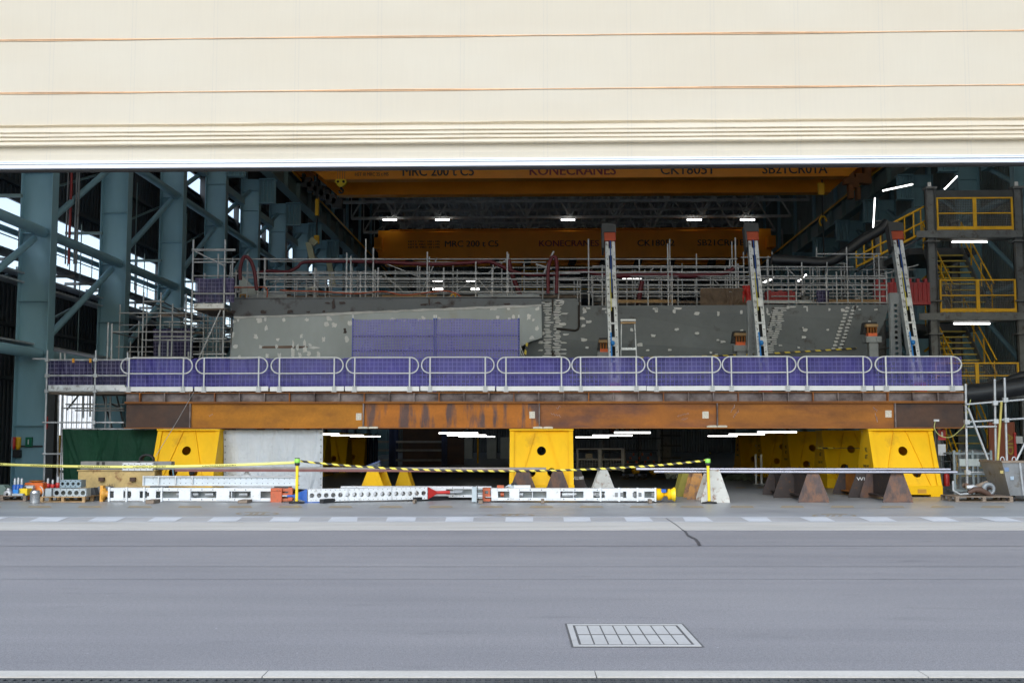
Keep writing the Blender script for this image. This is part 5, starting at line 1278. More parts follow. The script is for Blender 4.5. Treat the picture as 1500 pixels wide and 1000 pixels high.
for px, py in ((1457, 590), (1472, 585.5), (1473.5, 615), (1458, 617), (1416, 618), (1417, 691.5)): p = P(px, py, Yx - .05); MB().box(p.x - .06, p.x + .06, Yx - .12, Yx - .0, p.z - .06, p.z + .06).build('coupler', galv, rs)
hose('air_duct', [(1412, 577), (1440, 574), (1470, 570), (1505, 564), (1540, 560)], 33.5, .27, gloss_blk, 'thick black ribbed duct lying on the corner scaffold', 'duct', 'black air ducts')
hose('air_duct', [(1462, 566), (1482, 556), (1505, 549), (1540, 545)], 34.5, .15, gloss_blk, 'thinner black duct curving above the thick one on the corner scaffold', 'duct', 'black air ducts')
o = hose('yellow_lead', [(1370, 617), (1369, 628), (1378, 638), (1392, 640), (1405, 631), (1414, 620), (1418, 600), (1422, 585)], 31.6, .012, M('lead_yellow', (.45, .47, .16), .5), 'thin yellow green lead looping from the junction box to the scaffold', 'cable')
# extinguisher point
Yp = 33.2
ex = thing('extinguisher_point', 'fire extinguisher stand with red sign and white sheet beside the yellow trestle', 'fire point', (PX(1382, Yp), Yp, 0))
p = P(1379.5, 636.5, Yp); MB().box(p.x - .11, p.x + .11, Yp - .02, Yp, p.z - .15, p.z + .15).build('sign', red, ex)
MB().prism([(p.x - .02, p.z - .06), (p.x + .03, p.z - .06), (p.x + .03, p.z + .05), (p.x + .01, p.z + .1), (p.x - .02, p.z + .08)], Yp - .026, Yp - .021).build('sign_symbol', rail_w, ex)
p = P(1379.5, 658, Yp); MB().box(p.x - .11, p.x + .11, Yp - .02, Yp, p.z - .17, p.z + .15).build('white_sheet', white_p, ex)
x = PX(1378, Yp); mb = MB()
for dx in (-.09, .07): mb.tube([(x + dx, Yp + .05, .05), (x + dx, Yp + .05, 1.9)], .025, 6)
mb.tube([(x - .15, Yp - .1, .75), (x - .15, Yp - .1, .95), (x + .22, Yp - .1, .95), (x + .22, Yp - .1, .75)], .015, 6); mb.box(x - .15, x + .25, Yp - .2, Yp + .3, .02, .25); mb.build('stand', dark_steel, ex)
x = PX(1383, Yp); p = P(1383, 699, Yp)
mb = MB(); mb.lathe((x, Yp - .1, p.z - .26), [(0, 0), (.075, 0), (.08, .03), (.08, .33), (.05, .4), (.02, .42), (.02, .47), (0, .47)], 14); mb.build('extinguisher', red, ex)
MB().box(x - .05, x + .05, Yp - .14, Yp - .06, p.z + .14, p.z + .2).build('valve', black, ex)
# mesh stillage
Yq = 32.4
a, b = P(1397, 660, Yq), P(1453, 714, Yq)
sc = thing('mesh_cage', 'grey wire mesh cage stillage behind the scrap pallet', 'cage', ((a.x + b.x) / 2, Yq + .5, 0))
mb = MB()
for x in (a.x, b.x, (a.x + b.x) / 2):
    for y in (Yq, Yq + 1.0): mb.box(x - .03, x + .03, y - .03, y + .03, .05, 1.27)
for y in (Yq, Yq + 1.0):
    for z in (.15, .62, 1.18): mb.box(a.x + .031, b.x - .031, y - .02, y + .02, z - .025, z + .025)
for x in (a.x, b.x):
    for z in (.15, 1.18): mb.box(x - .02, x + .02, Yq + .031, Yq + .97, z - .025, z + .025)
mb.build('frame', M('stillage_grey', (.25, .29, .30), .5, .2), sc)
mb = MB(); nx = 22
for i in range(nx): x = a.x + (b.x - a.x) * (i + .5) / nx; mb.box(x - .005, x + .005, Yq - .004, Yq + .004, .17, 1.16)
for k in range(18): z = .2 + k * .055; mb.box(a.x, b.x, Yq - .008, Yq - .005, z, z + .007)
mb.build('wire_mesh', grey_steel, sc)
p = P(1422, 677, Yq - .05); MB().box(p.x - .31, p.x + .25, Yq - .05, Yq - .03, p.z - .1, p.z + .1).build('notice_board', pale_gr, sc)
p = P(1425, 658, Yq + .4); MB().lathe((p.x, Yq + .4, 1.18), [(.36, 0), (.33, .05), (.2, .1), (.08, .12), (0, .12)], 9).build('dust_sheet', grey_steel, sc)
# scrap pallet
def pallet(px0, px1, Y, depth, label, mat):
    x0, x1 = PX(px0, Y), PX(px1, Y)
    t = thing('timber_pallet', label, 'pallet', ((x0 + x1) / 2, Y, 0), None)
    for i in range(6): w = depth / 6; MB().box(x0, x1, Y + i * w + .008, Y + (i + 1) * w - .008, .12, .142).build('deck_board', mat, t)
    for y in (Y, Y + depth / 2 - .05, Y + depth - .1):
        for f in (0, .47, .94): MB().box(x0 + (x1 - x0) * f, x0 + (x1 - x0) * (f + .06), y, y + .1, .024, .119).build('bearer', mat, t)
        MB().box(x0, x1, y + .001, y + .099, .003, .023).build('bottom_board', mat, t)
    return t, x0, x1
pallet(1397, 1481, 29.3, 1.1, 'worn pallet carrying silver scrap ducting beside the grey skip', timber_old)
def torus(c, r1, r2, ax, n=24): return [Vector(c) + (Vector((r1 * math.cos(2 * math.pi * i / n), 0, r1 * math.sin(2 * math.pi * i / n))) if ax == 'y' else Vector((r1 * math.cos(2 * math.pi * i / n), r1 * math.sin(2 * math.pi * i / n), 0))) for i in range(n)]
q = P(1449, 722, 29.6); t = thing('silver_elbow', 'silver flexible duct elbow curled at the end of the scrap pallet', 'duct', (q.x, 29.6, .143))
MB().tube([(q.x + .12 * math.cos(R(a)), 29.6 + .004 * a / 20, .143 + .17 + .12 * math.sin(R(a))) for a in range(-100, 230, 15)], [.03 + .0022 * i for i in range(22)], 10).build('elbow', M('upright_steel', (.20, .22, .24), .5, .2), t)
q = P(1430, 722, 29.7); t = thing('scrap_ducting', 'crushed brown and silver ducting heaped on the scrap pallet', 'ducting', (q.x, 29.7, .143))
for k in range(4): MB().tube([(q.x - .24 + .16 * j, 29.6 + .12 * k, .22 + .06 * k + .09 * math.sin(j * 1.1 + k)) for j in range(5)], [.05, .075, .08, .07, .04], 8).build('duct_piece', [rust_dk, galv, stand_br, timber_old][k], t)
q = P(1415, 722, 29.6); t = thing('bent_strip', 'bent galvanised strip leaning at the cage end of the scrap pallet', 'metal strip', (q.x, 29.6, .143))
MB().tube([(q.x - .32, 29.6, .52), (q.x - .32, 29.6, .28), (q.x - .15, 29.6, .18), (q.x + .1, 29.6, .2), (q.x + .22, 29.7, .33)], .03, 6).build('strip', galv, t)
# grey skip
sk = thing('steel_skip', 'grey galvanised tipping skip on castors at the end of the hall floor', 'skip', (PX(1495, 29.6), 29.6, 0))
xs0, xs1 = PX(1462, 29.6), PX(1540, 29.6); zt_ = PZ(677, 29.6); Y0 = 29.4
mb = MB(); mb.hexa([(xs0 + .25, Y0 + .2, .15), (xs1 - .2, Y0 + .2, .15), (xs1 - .2, Y0 + 1.3, .15), (xs0 + .25, Y0 + 1.3, .15)], [(xs0, Y0, zt_), (xs1, Y0, zt_), (xs1, Y0 + 1.5, zt_), (xs0, Y0 + 1.5, zt_)]); mb.build('body', M('skip_grey', (.27, .28, .29), .45, .45, .2, 2, dirt=(.16, .13, .10), dirt_amt=.2), sk)
mb = MB(); mb.box(xs0 - .02, xs1 + .02, Y0 - .03, Y0 + .03, zt_ + .001, zt_ + .06); mb.box(xs0 - .02, xs0 + .04, Y0 + .031, Y0 + 1.5, zt_ + .001, zt_ + .06); mb.build('rim', timber_old, sk)
xm_ = PX(1487, 29.6); MB().hexa([(xm_ + .13, Y0 + .16, .16), (xm_ + .17, Y0 + .16, .16), (xm_ + .17, Y0 + .24, .16), (xm_ + .13, Y0 + .24, .16)], [(xm_ - .02, Y0 - .03, zt_), (xm_ + .03, Y0 - .03, zt_), (xm_ + .03, Y0 + .03, zt_), (xm_ - .02, Y0 + .03, zt_)]).build('corner_seam', galv, sk)
for px in (1466, 1483): x = PX(px, 29.5); MB().tube([(x + .05 * math.cos(R(a)), Y0 + .05, zt_ + .06 + .09 * math.sin(R(a))) for a in range(0, 190, 20)], .014, 6).build('lifting_eye', galv, sk)
for x in (xs0 + .4, xs1 - .4): MB().lathe((x - .03, Y0 + .35, .08), [(0, 0), (.077, 0), (.077, .05), (0, .05)], 12, 'x').build('castor', black, sk)
for px, py, s_, mt in ((1475, 687, .055, M('sticker_blue', (.12, .18, .30), .5)), (1484, 700, .045, M('sticker_pale', (.28, .36, .44), .5)), (1468, 691, .04, M('sticker_yellow', (.36, .29, .10), .5))):
    p = P(px, py, Y0 + .02); fz = (zt_ - p.z) / (zt_ - .15) * .2; MB().box(p.x - s_, p.x + s_, Y0 + fz - .012, Y0 + fz - .006, p.z - s_, p.z + s_).build('sticker', mt, sk)
hose('blue_sling', [(1456, 676), (1458, 682), (1455, 690), (1456, 698), (1453, 706)], 30.6, .05, M('sling_blue', (.02, .03, .20), .6), 'crumpled dark blue sling hanging on the corner scaffold', 'sling')
# first aid panel behind
fa = thing('first_aid_panel', 'orange first aid board with yellow AID lettering behind the corner scaffold', 'sign', (PX(1475, 39.0), 39.0, 0))
a, b = P(1448, 618, 39.0), P(1489, 692, 39.0); MB().box(a.x, b.x, 39.0, 39.08, 0.02, a.z).build('board', firstaid, fa)
vs, fs = text_mb('AID', .02); c0 = P(1476, 634, 38.98); c1_ = P(1486, 666, 38.98)
mb = MB(); mb.add([Vector((c1_.x - .02 - (1 - v.y) * (c1_.x - c0.x), 38.99 - v.z * .4, c0.z + (c1_.z - c0.z) * v.x)) for v in vs], fs); mb.build('lettering', M('sign_yellow', (.38, .25, .03), .5), fa)
x = PX(1487.5, 38.95); MB().box(x - .06, x + .02, 38.93, 38.96, P(1487, 675, 39).z, P(1487, 633, 39).z).build('red_strip', red, fa)
p = P(1492, 644, 38.9); MB().box(p.x - .08, p.x + .14, 38.9, 38.95, p.z - .12, p.z + .12).build('white_box', white_p, fa)
# ================================================================== DEEP CLUTTER UNDER THE PLATFORM
def rack(px0, px1, Y, label):
    x0, x1 = PX(px0, Y), PX(px1, Y); t = thing('storage_rack', label, 'rack', ((x0 + x1) / 2, Y, 0), 'blue storage racks under the platform')
    for x in (x0, x1):
        for y in (Y, Y + 1.0): MB().box(x - .12, x + .12, y - .05, y + .05, 0, 2.6).build('upright', navy, t)
    for py in (646, 658.5, 673):
        z = PZ(py, Y); MB().box(x0 + .125, x1 - .125, Y - .04, Y + .04, z - .09, z + .03).build('beam', M('rack_grey', (.42, .42, .41), .6), t)
        MB().box(x0 + .125, x1 - .125, Y + .05, Y + .95, z - .02, z + .01).build('shelf', grey_steel, t)
    return t, x0, x1
rack(503, 573, 66, 'blue storage rack behind the dim gas cylinders'); rack(577, 650, 66, 'wide blue storage rack with rust coloured panels behind it')
bp = thing('rust_panel', 'wide dark rust coloured steel panel behind the wide rack', 'panel', (PX(650, 70), 70, 0)); MB().box(PX(590, 70), PX(680, 70), 70, 70.2, 0, 3.2).build('panel_sheet', rust_dk, bp)
for i, px in enumerate((530, 536.5, 543.5, 550.5)):
    x = PX(px, 60); t = thing('gas_cylinder', f'{ordinal(i)} dark gas cylinder of four standing before the blue racks', 'gas cylinder', (x, 60, 0), 'dark gas cylinders')
    MB().lathe((x, 60, 0), [(0, .002), (.115, .002), (.12, .05), (.12, 1.45), (.09, 1.6), (.035, 1.68), (.035, 1.72)], 12).build('bottle', navy, t); MB().box(x - .03, x + .03, 59.95, 60.05, 1.72, 1.86).build('valve', black, t)
def cage(px0, px1, Y, z0, z1, label):
    x0, x1 = PX(px0, Y), PX(px1, Y); t = thing('caged_trolley', label, 'trolley', ((x0 + x1) / 2, Y, 0), 'caged trolleys under the platform')
    mb = MB()
    for x in (x0, x1):
        for y in (Y, Y + 1): mb.box(x - .03, x + .03, y - .03, y + .03, .15, z1)
    for z in (z0, (z0 + z1) / 2, z1): mb.box(x0 + .03, x1 - .03, Y - .025, Y + .025, z - .03, z + .03)
    for k in range(8): x = x0 + (x1 - x0) * (k + .5) / 8; mb.box(x - .008, x + .008, Y - .006, Y + .006, z0, (z0 + z1) / 2)
    for x in (x0, x1):
        for z in (z0, z1): mb.box(x - .02, x + .02, Y + .02, Y + .98, z - .02, z + .02)
    mb.build('cage_frame', galv, t)
    for x in (x0 + .1, x1 - .1): MB().lathe((x, Y - .02, .08), [(0, 0), (.077, 0), (.077, .05), (0, .05)], 10, 'y').build('castor', black, t)
    return t, x0, x1
t, a, b = cage(846, 878, 50, .25, 1.15, 'caged trolley with a notice next to the middle trestle'); MB().box(a + .35, a + .65, 49.96, 49.97, .75, .95).build('notice', paper, t)
cage(880, 913, 50, .25, 1.15, 'open caged trolley with shelves beside the orange machine')
mc = thing('pump_unit', 'dark pump unit with small orange fittings and yellow wheels under the platform', 'machine', (PX(938, 51), 51, 0))
x0, x1 = PX(915, 51), PX(965, 51); MB().box(x0, x1, 51, 52, .35, .45).build('chassis', dark_steel, mc)
mb = MB()
for k in range(10): x = x0 + .1 + k * .13; mb.box(x, x + .08, 51.1, 51.3, .5 + .17 * (k % 3), .62 + .17 * (k % 3))
mb.build('fitting', orange, mc)
for x in (x0, x1): MB().box(x - .03, x + .03, 51, 51.06, .45, 1.2).build('post', grey_steel, mc)
for px in (931, 957): x = PX(px, 50.6); MB().lathe((x, 50.6, .2), [(0, 0), (.09, 0), (.19, .03), (.19, .15), (0, .15)], 14, 'y').build('wheel', yellow2, mc)
mb = MB(); x0, x1 = PX(836, 54), PX(972, 54)
rl = thing('pipe_railing', 'dark pipe railing running behind the caged trolleys', 'railing', ((x0 + x1) / 2, 54, 0))
for z in (.5, 1.05, 1.6): MB().tube([(x0, 54, z), (x1, 54, z)], .035, 6).build('rail', dark_steel, rl)
for px in (838, 893, 935, 970): x = PX(px, 54); MB().tube([(x, 54, 0), (x, 54, 2.2)], .035, 6).build('post', dark_steel, rl)
sh = thing('parts_shelf', 'high parts shelf with small grey and red bins behind the railing', 'shelf', (PX(905, 58), 58, 0))
x0, x1 = PX(884, 58), PX(938, 58); MB().box(x0, x1, 58, 58.5, 1.85, 1.9).build('shelf_board', grey_steel, sh)
for x in (x0, x1): MB().box(x - .04, x + .04, 58, 58.5, 0, 2.6).build('upright', grey_steel, sh)
for k in range(7): x = x0 + .12 + k * .25; MB().box(x, x + .17, 58, 58.3, 1.905, 2.1 + .1 * (k % 3)).build('bin', [pale_gr, orange, galv][k % 3], sh)
cl = thing('machine_column', 'grey lattice machine column standing deep under the platform', 'machine', (PX(975, 56), 56, 0))
x0, x1 = PX(970, 56), PX(982, 56); MB().box(x0, x1, 56, 56.5, 0, 2.6).build('column_body', grey_steel, cl)
for z in (.6, 1.2, 1.7, 2.1): MB().box(x0 - .1, x1 + .5, 55.9, 55.99, z, z + .1).build('arm', dark_steel, cl)
for i, px in enumerate((1106.5, 1114.5)):
    x = PX(px, 40.5); t = thing('white_stake', ['white stake post before the shadowed trestles, nearer the barrier post', 'white stake post before the shadowed trestles, nearer the brown stands'][i], 'post', (x, 40.5, 0), 'white stake posts')
    MB().tube([(x, 40.5, 0.03), (x, 40.5, 1.05)], .04, 8).build('stake', white_p, t); MB().lathe((x, 40.5, 0), [(0, .003), (.12, .003), (.12, .03), (0, .03)], 12).build('foot', white_p, t)
pt = thing('green_bundle', 'low heap of green grey netting on a timber under the platform', 'bundle', (PX(1085, 44), 44, 0))
def heap(u, v): x = PX(1062, 44) + u * 1.3; return Vector((x, 44 + v * .8, .02 + .3 * math.sin(math.pi * u) ** .6 * math.sin(math.pi * v) ** .6 + .05 * math.sin(u * 31 + v * 9) * math.sin(math.pi * u)))
MB().grid(heap, 24, 10).build('netting_heap', M('net_green', (.10, .13, .09), .8, 0, .4, 14, bmp=.8), pt)
for name, px, py, wpx, hpx, Y, mt, lab in (('pallet_jack', 930, 691, 34, 5, 46, navy, 'dark blue pallet truck under the platform'), ('steel_reel', 985, 688, 20, 9, 46, galv, 'small grey wheeled reel under the platform')):
    p = P(px, py, Y); s_ = Y / F; t = thing(name, lab, 'equipment', (p.x, Y, 0))
    MB().box(p.x - wpx / 2 * s_, p.x + wpx / 2 * s_, Y, Y + .6, .1, .1 + hpx * s_ * .6).build('body', mt, t)
    for dx in (-.35, .05, .35): MB().lathe((p.x + dx * wpx * s_, Y - .04, .1), [(.03, -.02), (.1, -.02), (.1, .03), (.03, .03)], 12, 'y').build('wheel', pale_gr if name == 'steel_reel' else black, t)
# red/white bits beyond the middle bay
for i, (px, lab) in enumerate(((700, 'pale green yellow upright post standing deep under the platform'), )):
    x = PX(px, 75); t = thing('marker_post', lab, 'post', (x, 75, 0)); MB().tube([(x, 75, 0), (x, 75, 1.9)], .06, 8).build('post', yellow2, t); MB().tube([(x - .6, 75, 1.9), (x + .1, 75, 1.9)], .06, 8).build('arm', yellow2, t)
for i, (px, w) in enumerate(((682, 20), (720, 14), (742, 18))):
    x = PX(px, 90); t = thing('pale_cabinet', ['pale cabinet deep under the platform toward the racks', 'second pale cabinet deep under the platform', 'third pale cabinet deep under the platform beside the middle trestle'][i], 'cabinet', (x, 90, 0), 'pale cabinets deep in the hall')
    MB().box(x - w * .027, x + w * .027, 90, 91, .02, 1.7).build('body', pale_gr, t); MB().box(x - w * .025, x - .01, 89.97, 89.995, .1, 1.65).build('door', pale_gr, t); MB().box(x + .01, x + w * .025, 89.97, 89.995, .1, 1.65).build('door', pale_gr, t)

# ================================================================== SAW-HORSE STANDS AND LONG BARS
def stand(px, pyb, wb, wt, pyt, Yl, label, mat, web, text=None):
    g = G(px, pyb); Y = g.y; s_ = Y / F; zt = PZ(pyt, Y, px)
    t = thing('steel_stand', label, 'stand', (g.x, Y, 0), 'tapered steel stands holding the long bars')
    a, b = wb / 2 * s_, wt / 2 * s_
    def tp(y): MB().prism([(g.x - a, .012), (g.x + a, .012), (g.x + a, .10), (g.x + b, zt), (g.x - b, zt), (g.x - a, .10)], y, y + .02).build('end_plate', mat, t)
    tp(Y); tp(Y + Yl)
    MB().box(g.x - .012, g.x + .012, Y + .021, Y + Yl - .001, .14, zt - .05).build('web', web, t)
    mb = MB(); mb.box(g.x - .15, g.x + .15, Y + .021, Y + Yl - .001, .11, .139); mb.build('bottom_flange', web, t)
    MB().box(g.x - .10, g.x + .10, Y + .021, Y + Yl - .001, zt - .05, zt - .02).build('top_flange', web, t)
    MB().box(g.x - a - .01, g.x + a + .01, Y - .03, Y + .06, .001, .0115).build('foot_plate', mat, t)
    if text:
        lettering(text, lambda u, v: Vector((g.x - .16 + .36 * u, Y - .004, zt * .62 + .09 * v)), rail_w, t, .02)
    return t
stand(1192, 735.5, 43, 13, 688, 2.6, 'red brown steel stand with a clean face, midway between barrier post and yellow trestle', stand_br, stand_dk)
stand(1154, 729, 40, 13, 688, 1.6, 'dark brown stand directly behind the red brown one', stand_dk, stand_dk)
stand(1315.5, 735.5, 42, 14, 688, 2.1, 'plum brown steel stand before the yellow trestle by the extinguisher', stand_br, stand_dk)
stand(1264, 728.5, 40, 13, 688, 1.7, 'charred dark stand with chalk marks behind the plum brown one', stand_dk, rust_rd, 'WLL')
stand(1048, 735.8, 41, 13, 688, .9, 'pale grey stand streaked with rust beside the striped barrier post', stand_wh, stand_or)
stand(1022, 731, 30, 10, 688, .8, 'orange rusty stand just behind the pale grey one', stand_or, stand_or)
stand(1006, 727, 28, 9, 688, .8, 'olive yellow stand at the back of the mixed group by the barrier post', stand_ol, stand_ol)
stand(884.5, 726.5, 36, 11, 688, .9, 'cream white stand behind the long white beam', stand_wh, stand_dk)
stand(845, 725, 33, 12, 688, 1.2, 'dark brown stand chalked WLL10T beside the cream white one', stand_dk, stand_dk, 'WLL10T')
stand(817, 727, 38, 13, 688, 1.2, 'brown stand in front of the middle yellow trestle', stand_br, stand_dk)
stand(766, 728, 44, 16, 688, .8, 'grey brown stand at the edge of the middle yellow trestle', stand_br, black)
t = stand(545.5, 724, 38, 16, 690, 1.6, 'small bright yellow stand holding the dark red bar', yellow, yellow)
stand(591, 718, 26, 11, 690, .8, 'shadowed small yellow stand behind the bright yellow one', yellow, yellow)
# long bars lying on the stands
Yl = 29.6
b1 = thing('steel_bar', 'long dark red flat bar resting on the stands behind the white beams', 'bar', (PX(520, Yl), Yl, .76))
a, b = P(256, 688.5, Yl), P(800, 687.2, Yl); MB().box(a.x, b.x, Yl, Yl + .35, a.z - .035, a.z + .03).build('bar', M('bar_red', (.17, .065, .06), .5, .1, .2, 4), b1); MB().box(a.x, b.x, Yl + .02, Yl + .36, a.z + .031, a.z + .075).build('upper_bar', M('bar_grey', (.25, .23, .22), .45, .3, .2, 4), b1)
for i, (x0_, x1_, py, lab) in enumerate(((932, 1392, 686.6, 'shiny long steel tube resting on the stands, upper of two'), (958, 1402, 690.6, 'shiny long steel tube resting on the stands, lower of two'))):
    Yz = 29.3 - i * .25; a, b = P(x0_, py, Yz), P(x1_, py + .6, Yz); t = thing('steel_tube', lab, 'tube', tuple((a + b) / 2), 'shiny long tubes on the stands')
    MB().tube([a, b], .036, 12).build('tube', M('chrome_tube', (.40, .40, .46), .3, .8, .08, 3), t)
t = thing('leaning_grating', 'dark blue grating leaning on the small yellow stand', 'grating', tuple(P(540, 690, 30.4)))
p = [P(521, 688, 30.4), P(556, 675, 30.6), P(558, 681, 30.9), P(530, 691, 30.9)]
for i in range(7): a, b = p[0].lerp(p[3], i / 6), p[1].lerp(p[2], i / 6); MB().bar(a, b, .02, .03).build('bearing_bar', alu_dk if i % 2 else navy, t)
MB().bar(p[0], p[3], .03, .04).build('end_bar', navy, t); MB().bar(p[1], p[2], .03, .04).build('end_bar', navy, t)

# ================================================================== WHITE BEAM PROPS ON THE GROUND
def slotted(px0, px1, py0, py1, Y, pattern, label, name='white_beam', depth=.36, mat=None):
    "box beam: two chords, back plate, cover plates with openings between"
    mat = mat or white_p
    x0, x1 = PX(px0, Y), PX(px1, Y); z1, z0 = PZ(py0, Y, (px0 + px1) / 2), PZ(py1, Y, (px0 + px1) / 2); h = z1 - z0
    t = thing(name, label, 'beam', ((x0 + x1) / 2, Y, z0), 'white box beams lying along the threshold'); ch = h * .24
    for a, b, nm in ((z0, z0 + ch, 'bottom_chord'), (z1 - ch, z1, 'top_chord')):
        mb = MB(); mb.box(x0, x1, Y, Y + .012, a, b); mb.box(x0, x1, Y + .0121, Y + depth, a if nm[0] == 'b' else b - .012, a + .012 if nm[0] == 'b' else b)
        for k in range(int((x1 - x0) / .28)): x = x0 + .14 + k * .28; mb.slot = 1; mb.box(x - .012, x + .012, Y - .004, Y - .001, (a + b) / 2 - .012, (a + b) / 2 + .012); mb.slot = 0
        mb.build(nm, [mat, blackpaint], t)
    MB().box(x0, x1, Y + depth - .03, Y + depth - .015, z0 + .013, z1 - .013).build('back_plate', alu_dk, t)
    for a, b in pattern:
        xa_, xb_ = x0 + (x1 - x0) * a, x0 + (x1 - x0) * b; mb = MB(); mb.box(xa_, xb_, Y - .012, Y - .001, z0 + .03, z1 - .03); mb.build('cover_plate', mat, t, .003)
    for f in (0, .25, .5, .75, 1):
        xr_ = min(max(x0 + (x1 - x0) * f, x0 + .01), x1 - .01); MB().box(xr_ - .008, xr_ + .008, Y + .013, Y + depth - .031, z0 + .013, z1 - .013).build('diaphragm', mat, t)
    return t, x0, x1, z0, z1, Y
def flanges(t, xs_, z0, z1, Y, mat=white_p):
    for x in xs_: MB().box(x - .022, x + .022, Y - .035, Y + .02, z0 - .015, z1 + .02).build('joint_flange', mat, t)
Yw = 28.85
t, x0, x1, z0, z1, Y = slotted(162, 400, 714.5, 733.5, Yw, [(.03, .09), (.135, .19), (.235, .29), (.43, .50), (.66, .74), (.87, .93)], 'long white box beam with window slots and an orange end, lying nearest the pallet')
flanges(t, [PX(162.5, Y), PX(188, Y), PX(213.5, Y), PX(239, Y)], z0, z1, Y)
for px in (164, 183, 190, 209, 216, 234.5):
    a = PX(px, Y); MB().box(a + .02, a + .085, Y - .016, Y - .0125, z0 + .12, z1 - .11).build('window_slot', blackpaint, t)
for a, b in ((258, 271), (282, 290), (300, 312), (331, 340), (350, 362)): MB().tube([(PX(a, Y), Y + .2, z0 + h_) if 0 else (PX(a, Y), Y + .18, (z0 + z1) / 2), (PX(b, Y), Y + .18, (z0 + z1) / 2)], .06, 10).build('inner_cylinder', galv, t)
a, b = PX(398.5, Y), PX(415, Y); mb = MB(); mb.box(a, b, Y - .06, Y + .3, z0 - .04, z1 + .0); mb.box(a + .02, b - .02, Y - .075, Y - .061, z1 - .07, z1 - .03); mb.build('end_block', orange, t, .008)
mb = MB()
for z_ in (z0 + .0, (z0 + z1) / 2 - .03, z1 - .08): mb.box(b + .002, PX(429, Y), Y, Y + .25, z_, z_ + .07)
mb.box(PX(424, Y), PX(430, Y), Y - .03, Y - .001, z0 + .02, z1 + .02); mb.build('fork_end', orange, t)
MB().tube([(PX(415, Y), Y - .02, (z0 + z1) / 2 - .03), (PX(446, Y), Y - .02, (z0 + z1) / 2 - .03)], .02, 8).build('pull_rod', galv, t)
mb = MB(); xe = PX(160, Y); zc_ = (z0 + z1) / 2; mb.lathe((xe - .22, Y + .18, zc_), [(0, 0), (.06, 0), (.16, .04), (.16, .09), (.07, .12), (.12, .2), (.12, .22)], 14, 'x'); mb.box(xe - .24, xe - .16, Y + .1, Y + .26, zc_ - .26, zc_ + .22); mb.build('end_fitting', M('fitting_orange', (.62, .30, .04), .5, 0, .2, 6), t)
def blocks(lst, mat, lab):
    for i, (px, py, w, h, Y_, l_) in enumerate(lst):
        p = G(px, py); s_ = p.y / F; o = MB(); 
        t = thing('timber_block', l_, 'block', (p.x, p.y, 0), 'packing blocks under the beams')
        o.box(p.x - w / 2 * s_, p.x + w / 2 * s_, p.y, p.y + Y_, .002, h * s_); o.build('block', mat, t, .006)
blocks([(219, 737.5, 12, 5.5, .5, 'dark packing block under the first cover plates of the slotted white beam'), (355, 736.8, 14, 4.5, .5, 'grey packing block under the slotted white beam near its orange end'), (704, 737.8, 6, 5, .4, 'pale timber block under the grey end plate'), (795, 737.2, 4.5, 6, .4, 'brown timber block under the slotted white beam beside the orange forks'), (953, 737.4, 4.5, 6, .4, 'brown timber block under the white beam by its yellow end'), (606, 737.2, 3.5, 5, .4, 'small dark timber block before the perforated beam')], timber_old, '')
# upper short white beam behind
Yv = 29.7
x0, x1 = PX(210.5, Yv), PX(436, Yv); z1, z0 = PZ(697.5, Yv), PZ(712, Yv)
t = thing('white_beam', 'white channel beam with stiffened end bays lying behind the slotted one', 'beam', ((x0 + x1) / 2, Yv, z0), 'white box beams lying along the threshold')
mb = MB(); mb.box(x0, x1, Yv, Yv + .3, z1 - .025, z1); mb.box(x0, x1, Yv, Yv + .3, z0, z0 + .025); mb.build('chord', white_p, t)
web_m = M('pale_blue_white', (.60, .66, .71), .45, 0, .08, 4)
mb = MB(); mb.box(x0, x1, Yv + .05, Yv + .062, z0 + .026, z1 - .026); mb.slot = 1
for px in range(225, 432, 8):
    for dz in (-.06, .06):
        x = PX(px, Yv); mb.box(x - .009, x + .009, Yv + .044, Yv + .0485, (z0 + z1) / 2 + dz - .009, (z0 + z1) / 2 + dz + .009)
mb.build('web', [web_m, blackpaint], t)
for px in (211.5, 234, 258.5, 283): x = PX(px, Yv); MB().box(x - .016, x + .016, Yv - .01, Yv + .049, z0 + .001, z1 + .01).build('stiffener', white_p, t)
x = PX(361, Yv); pl = plate([(x - .12, z1), (x + .12, z1), (x + .04, z1 + .11), (x - .04, z1 + .11)], [(x, z1 + .06, .018)], .02)
for v in pl.v: v.y += Yv + .1
pl.build('lifting_lug', white_p, t)
mb = MB(); mb.box(x0 + .2, x0 + .6, Yv, Yv + .3, 0.002, z0); mb.box(x1 - .6, x1 - .2, Yv, Yv + .3, .002, z0); mb.build('packing', dark_steel, t)
# perforated beam with blue cone end, lying at a slight angle
pbm = thing('perforated_beam', 'white perforated beam with blue cone tip and red nose lying at a slight angle', 'beam', tuple(P(540, 733, 28.4)), 'white box beams lying along the threshold')
Yk = 28.5
A, B = P(451, 725.5, Yk), P(626, 721.8, Yk + .9); hh_ = .155
Lb = (B - A).length
pl = plate([(0, -hh_), (Lb, -hh_), (Lb, hh_), (0, hh_)], [(.10 + k * (Lb - .2) / 16, 0, .058) for k in range(17)], .012)
ux = (B - A).normalized(); uy = Vector((-ux.y, ux.x, 0)).normalized(); uz = ux.cross(uy) * 1.0
if uz.z < 0: uz = -uz
def loc2(v): return A + ux * v[0] + uy * v[1] + uz * v[2]
import copy as _c
for off, nm in ((0, 'front_plate'), (.30, 'back_plate')):
    m2 = MB(); m2.add([loc2((v.x, v.y + off, v.z)) for v in pl.v], pl.f); m2.build(nm, white_p, pbm)
for z_ in (-hh_ + .006, hh_ - .006):
    m2 = MB(); tmp = MB().box(0, Lb, .007, .293, z_ - .006, z_ + .006); m2.add([loc2(v) for v in tmp.v], tmp.f); m2.build('edge_plate', white_p, pbm)
m2 = MB(); tmp = MB()
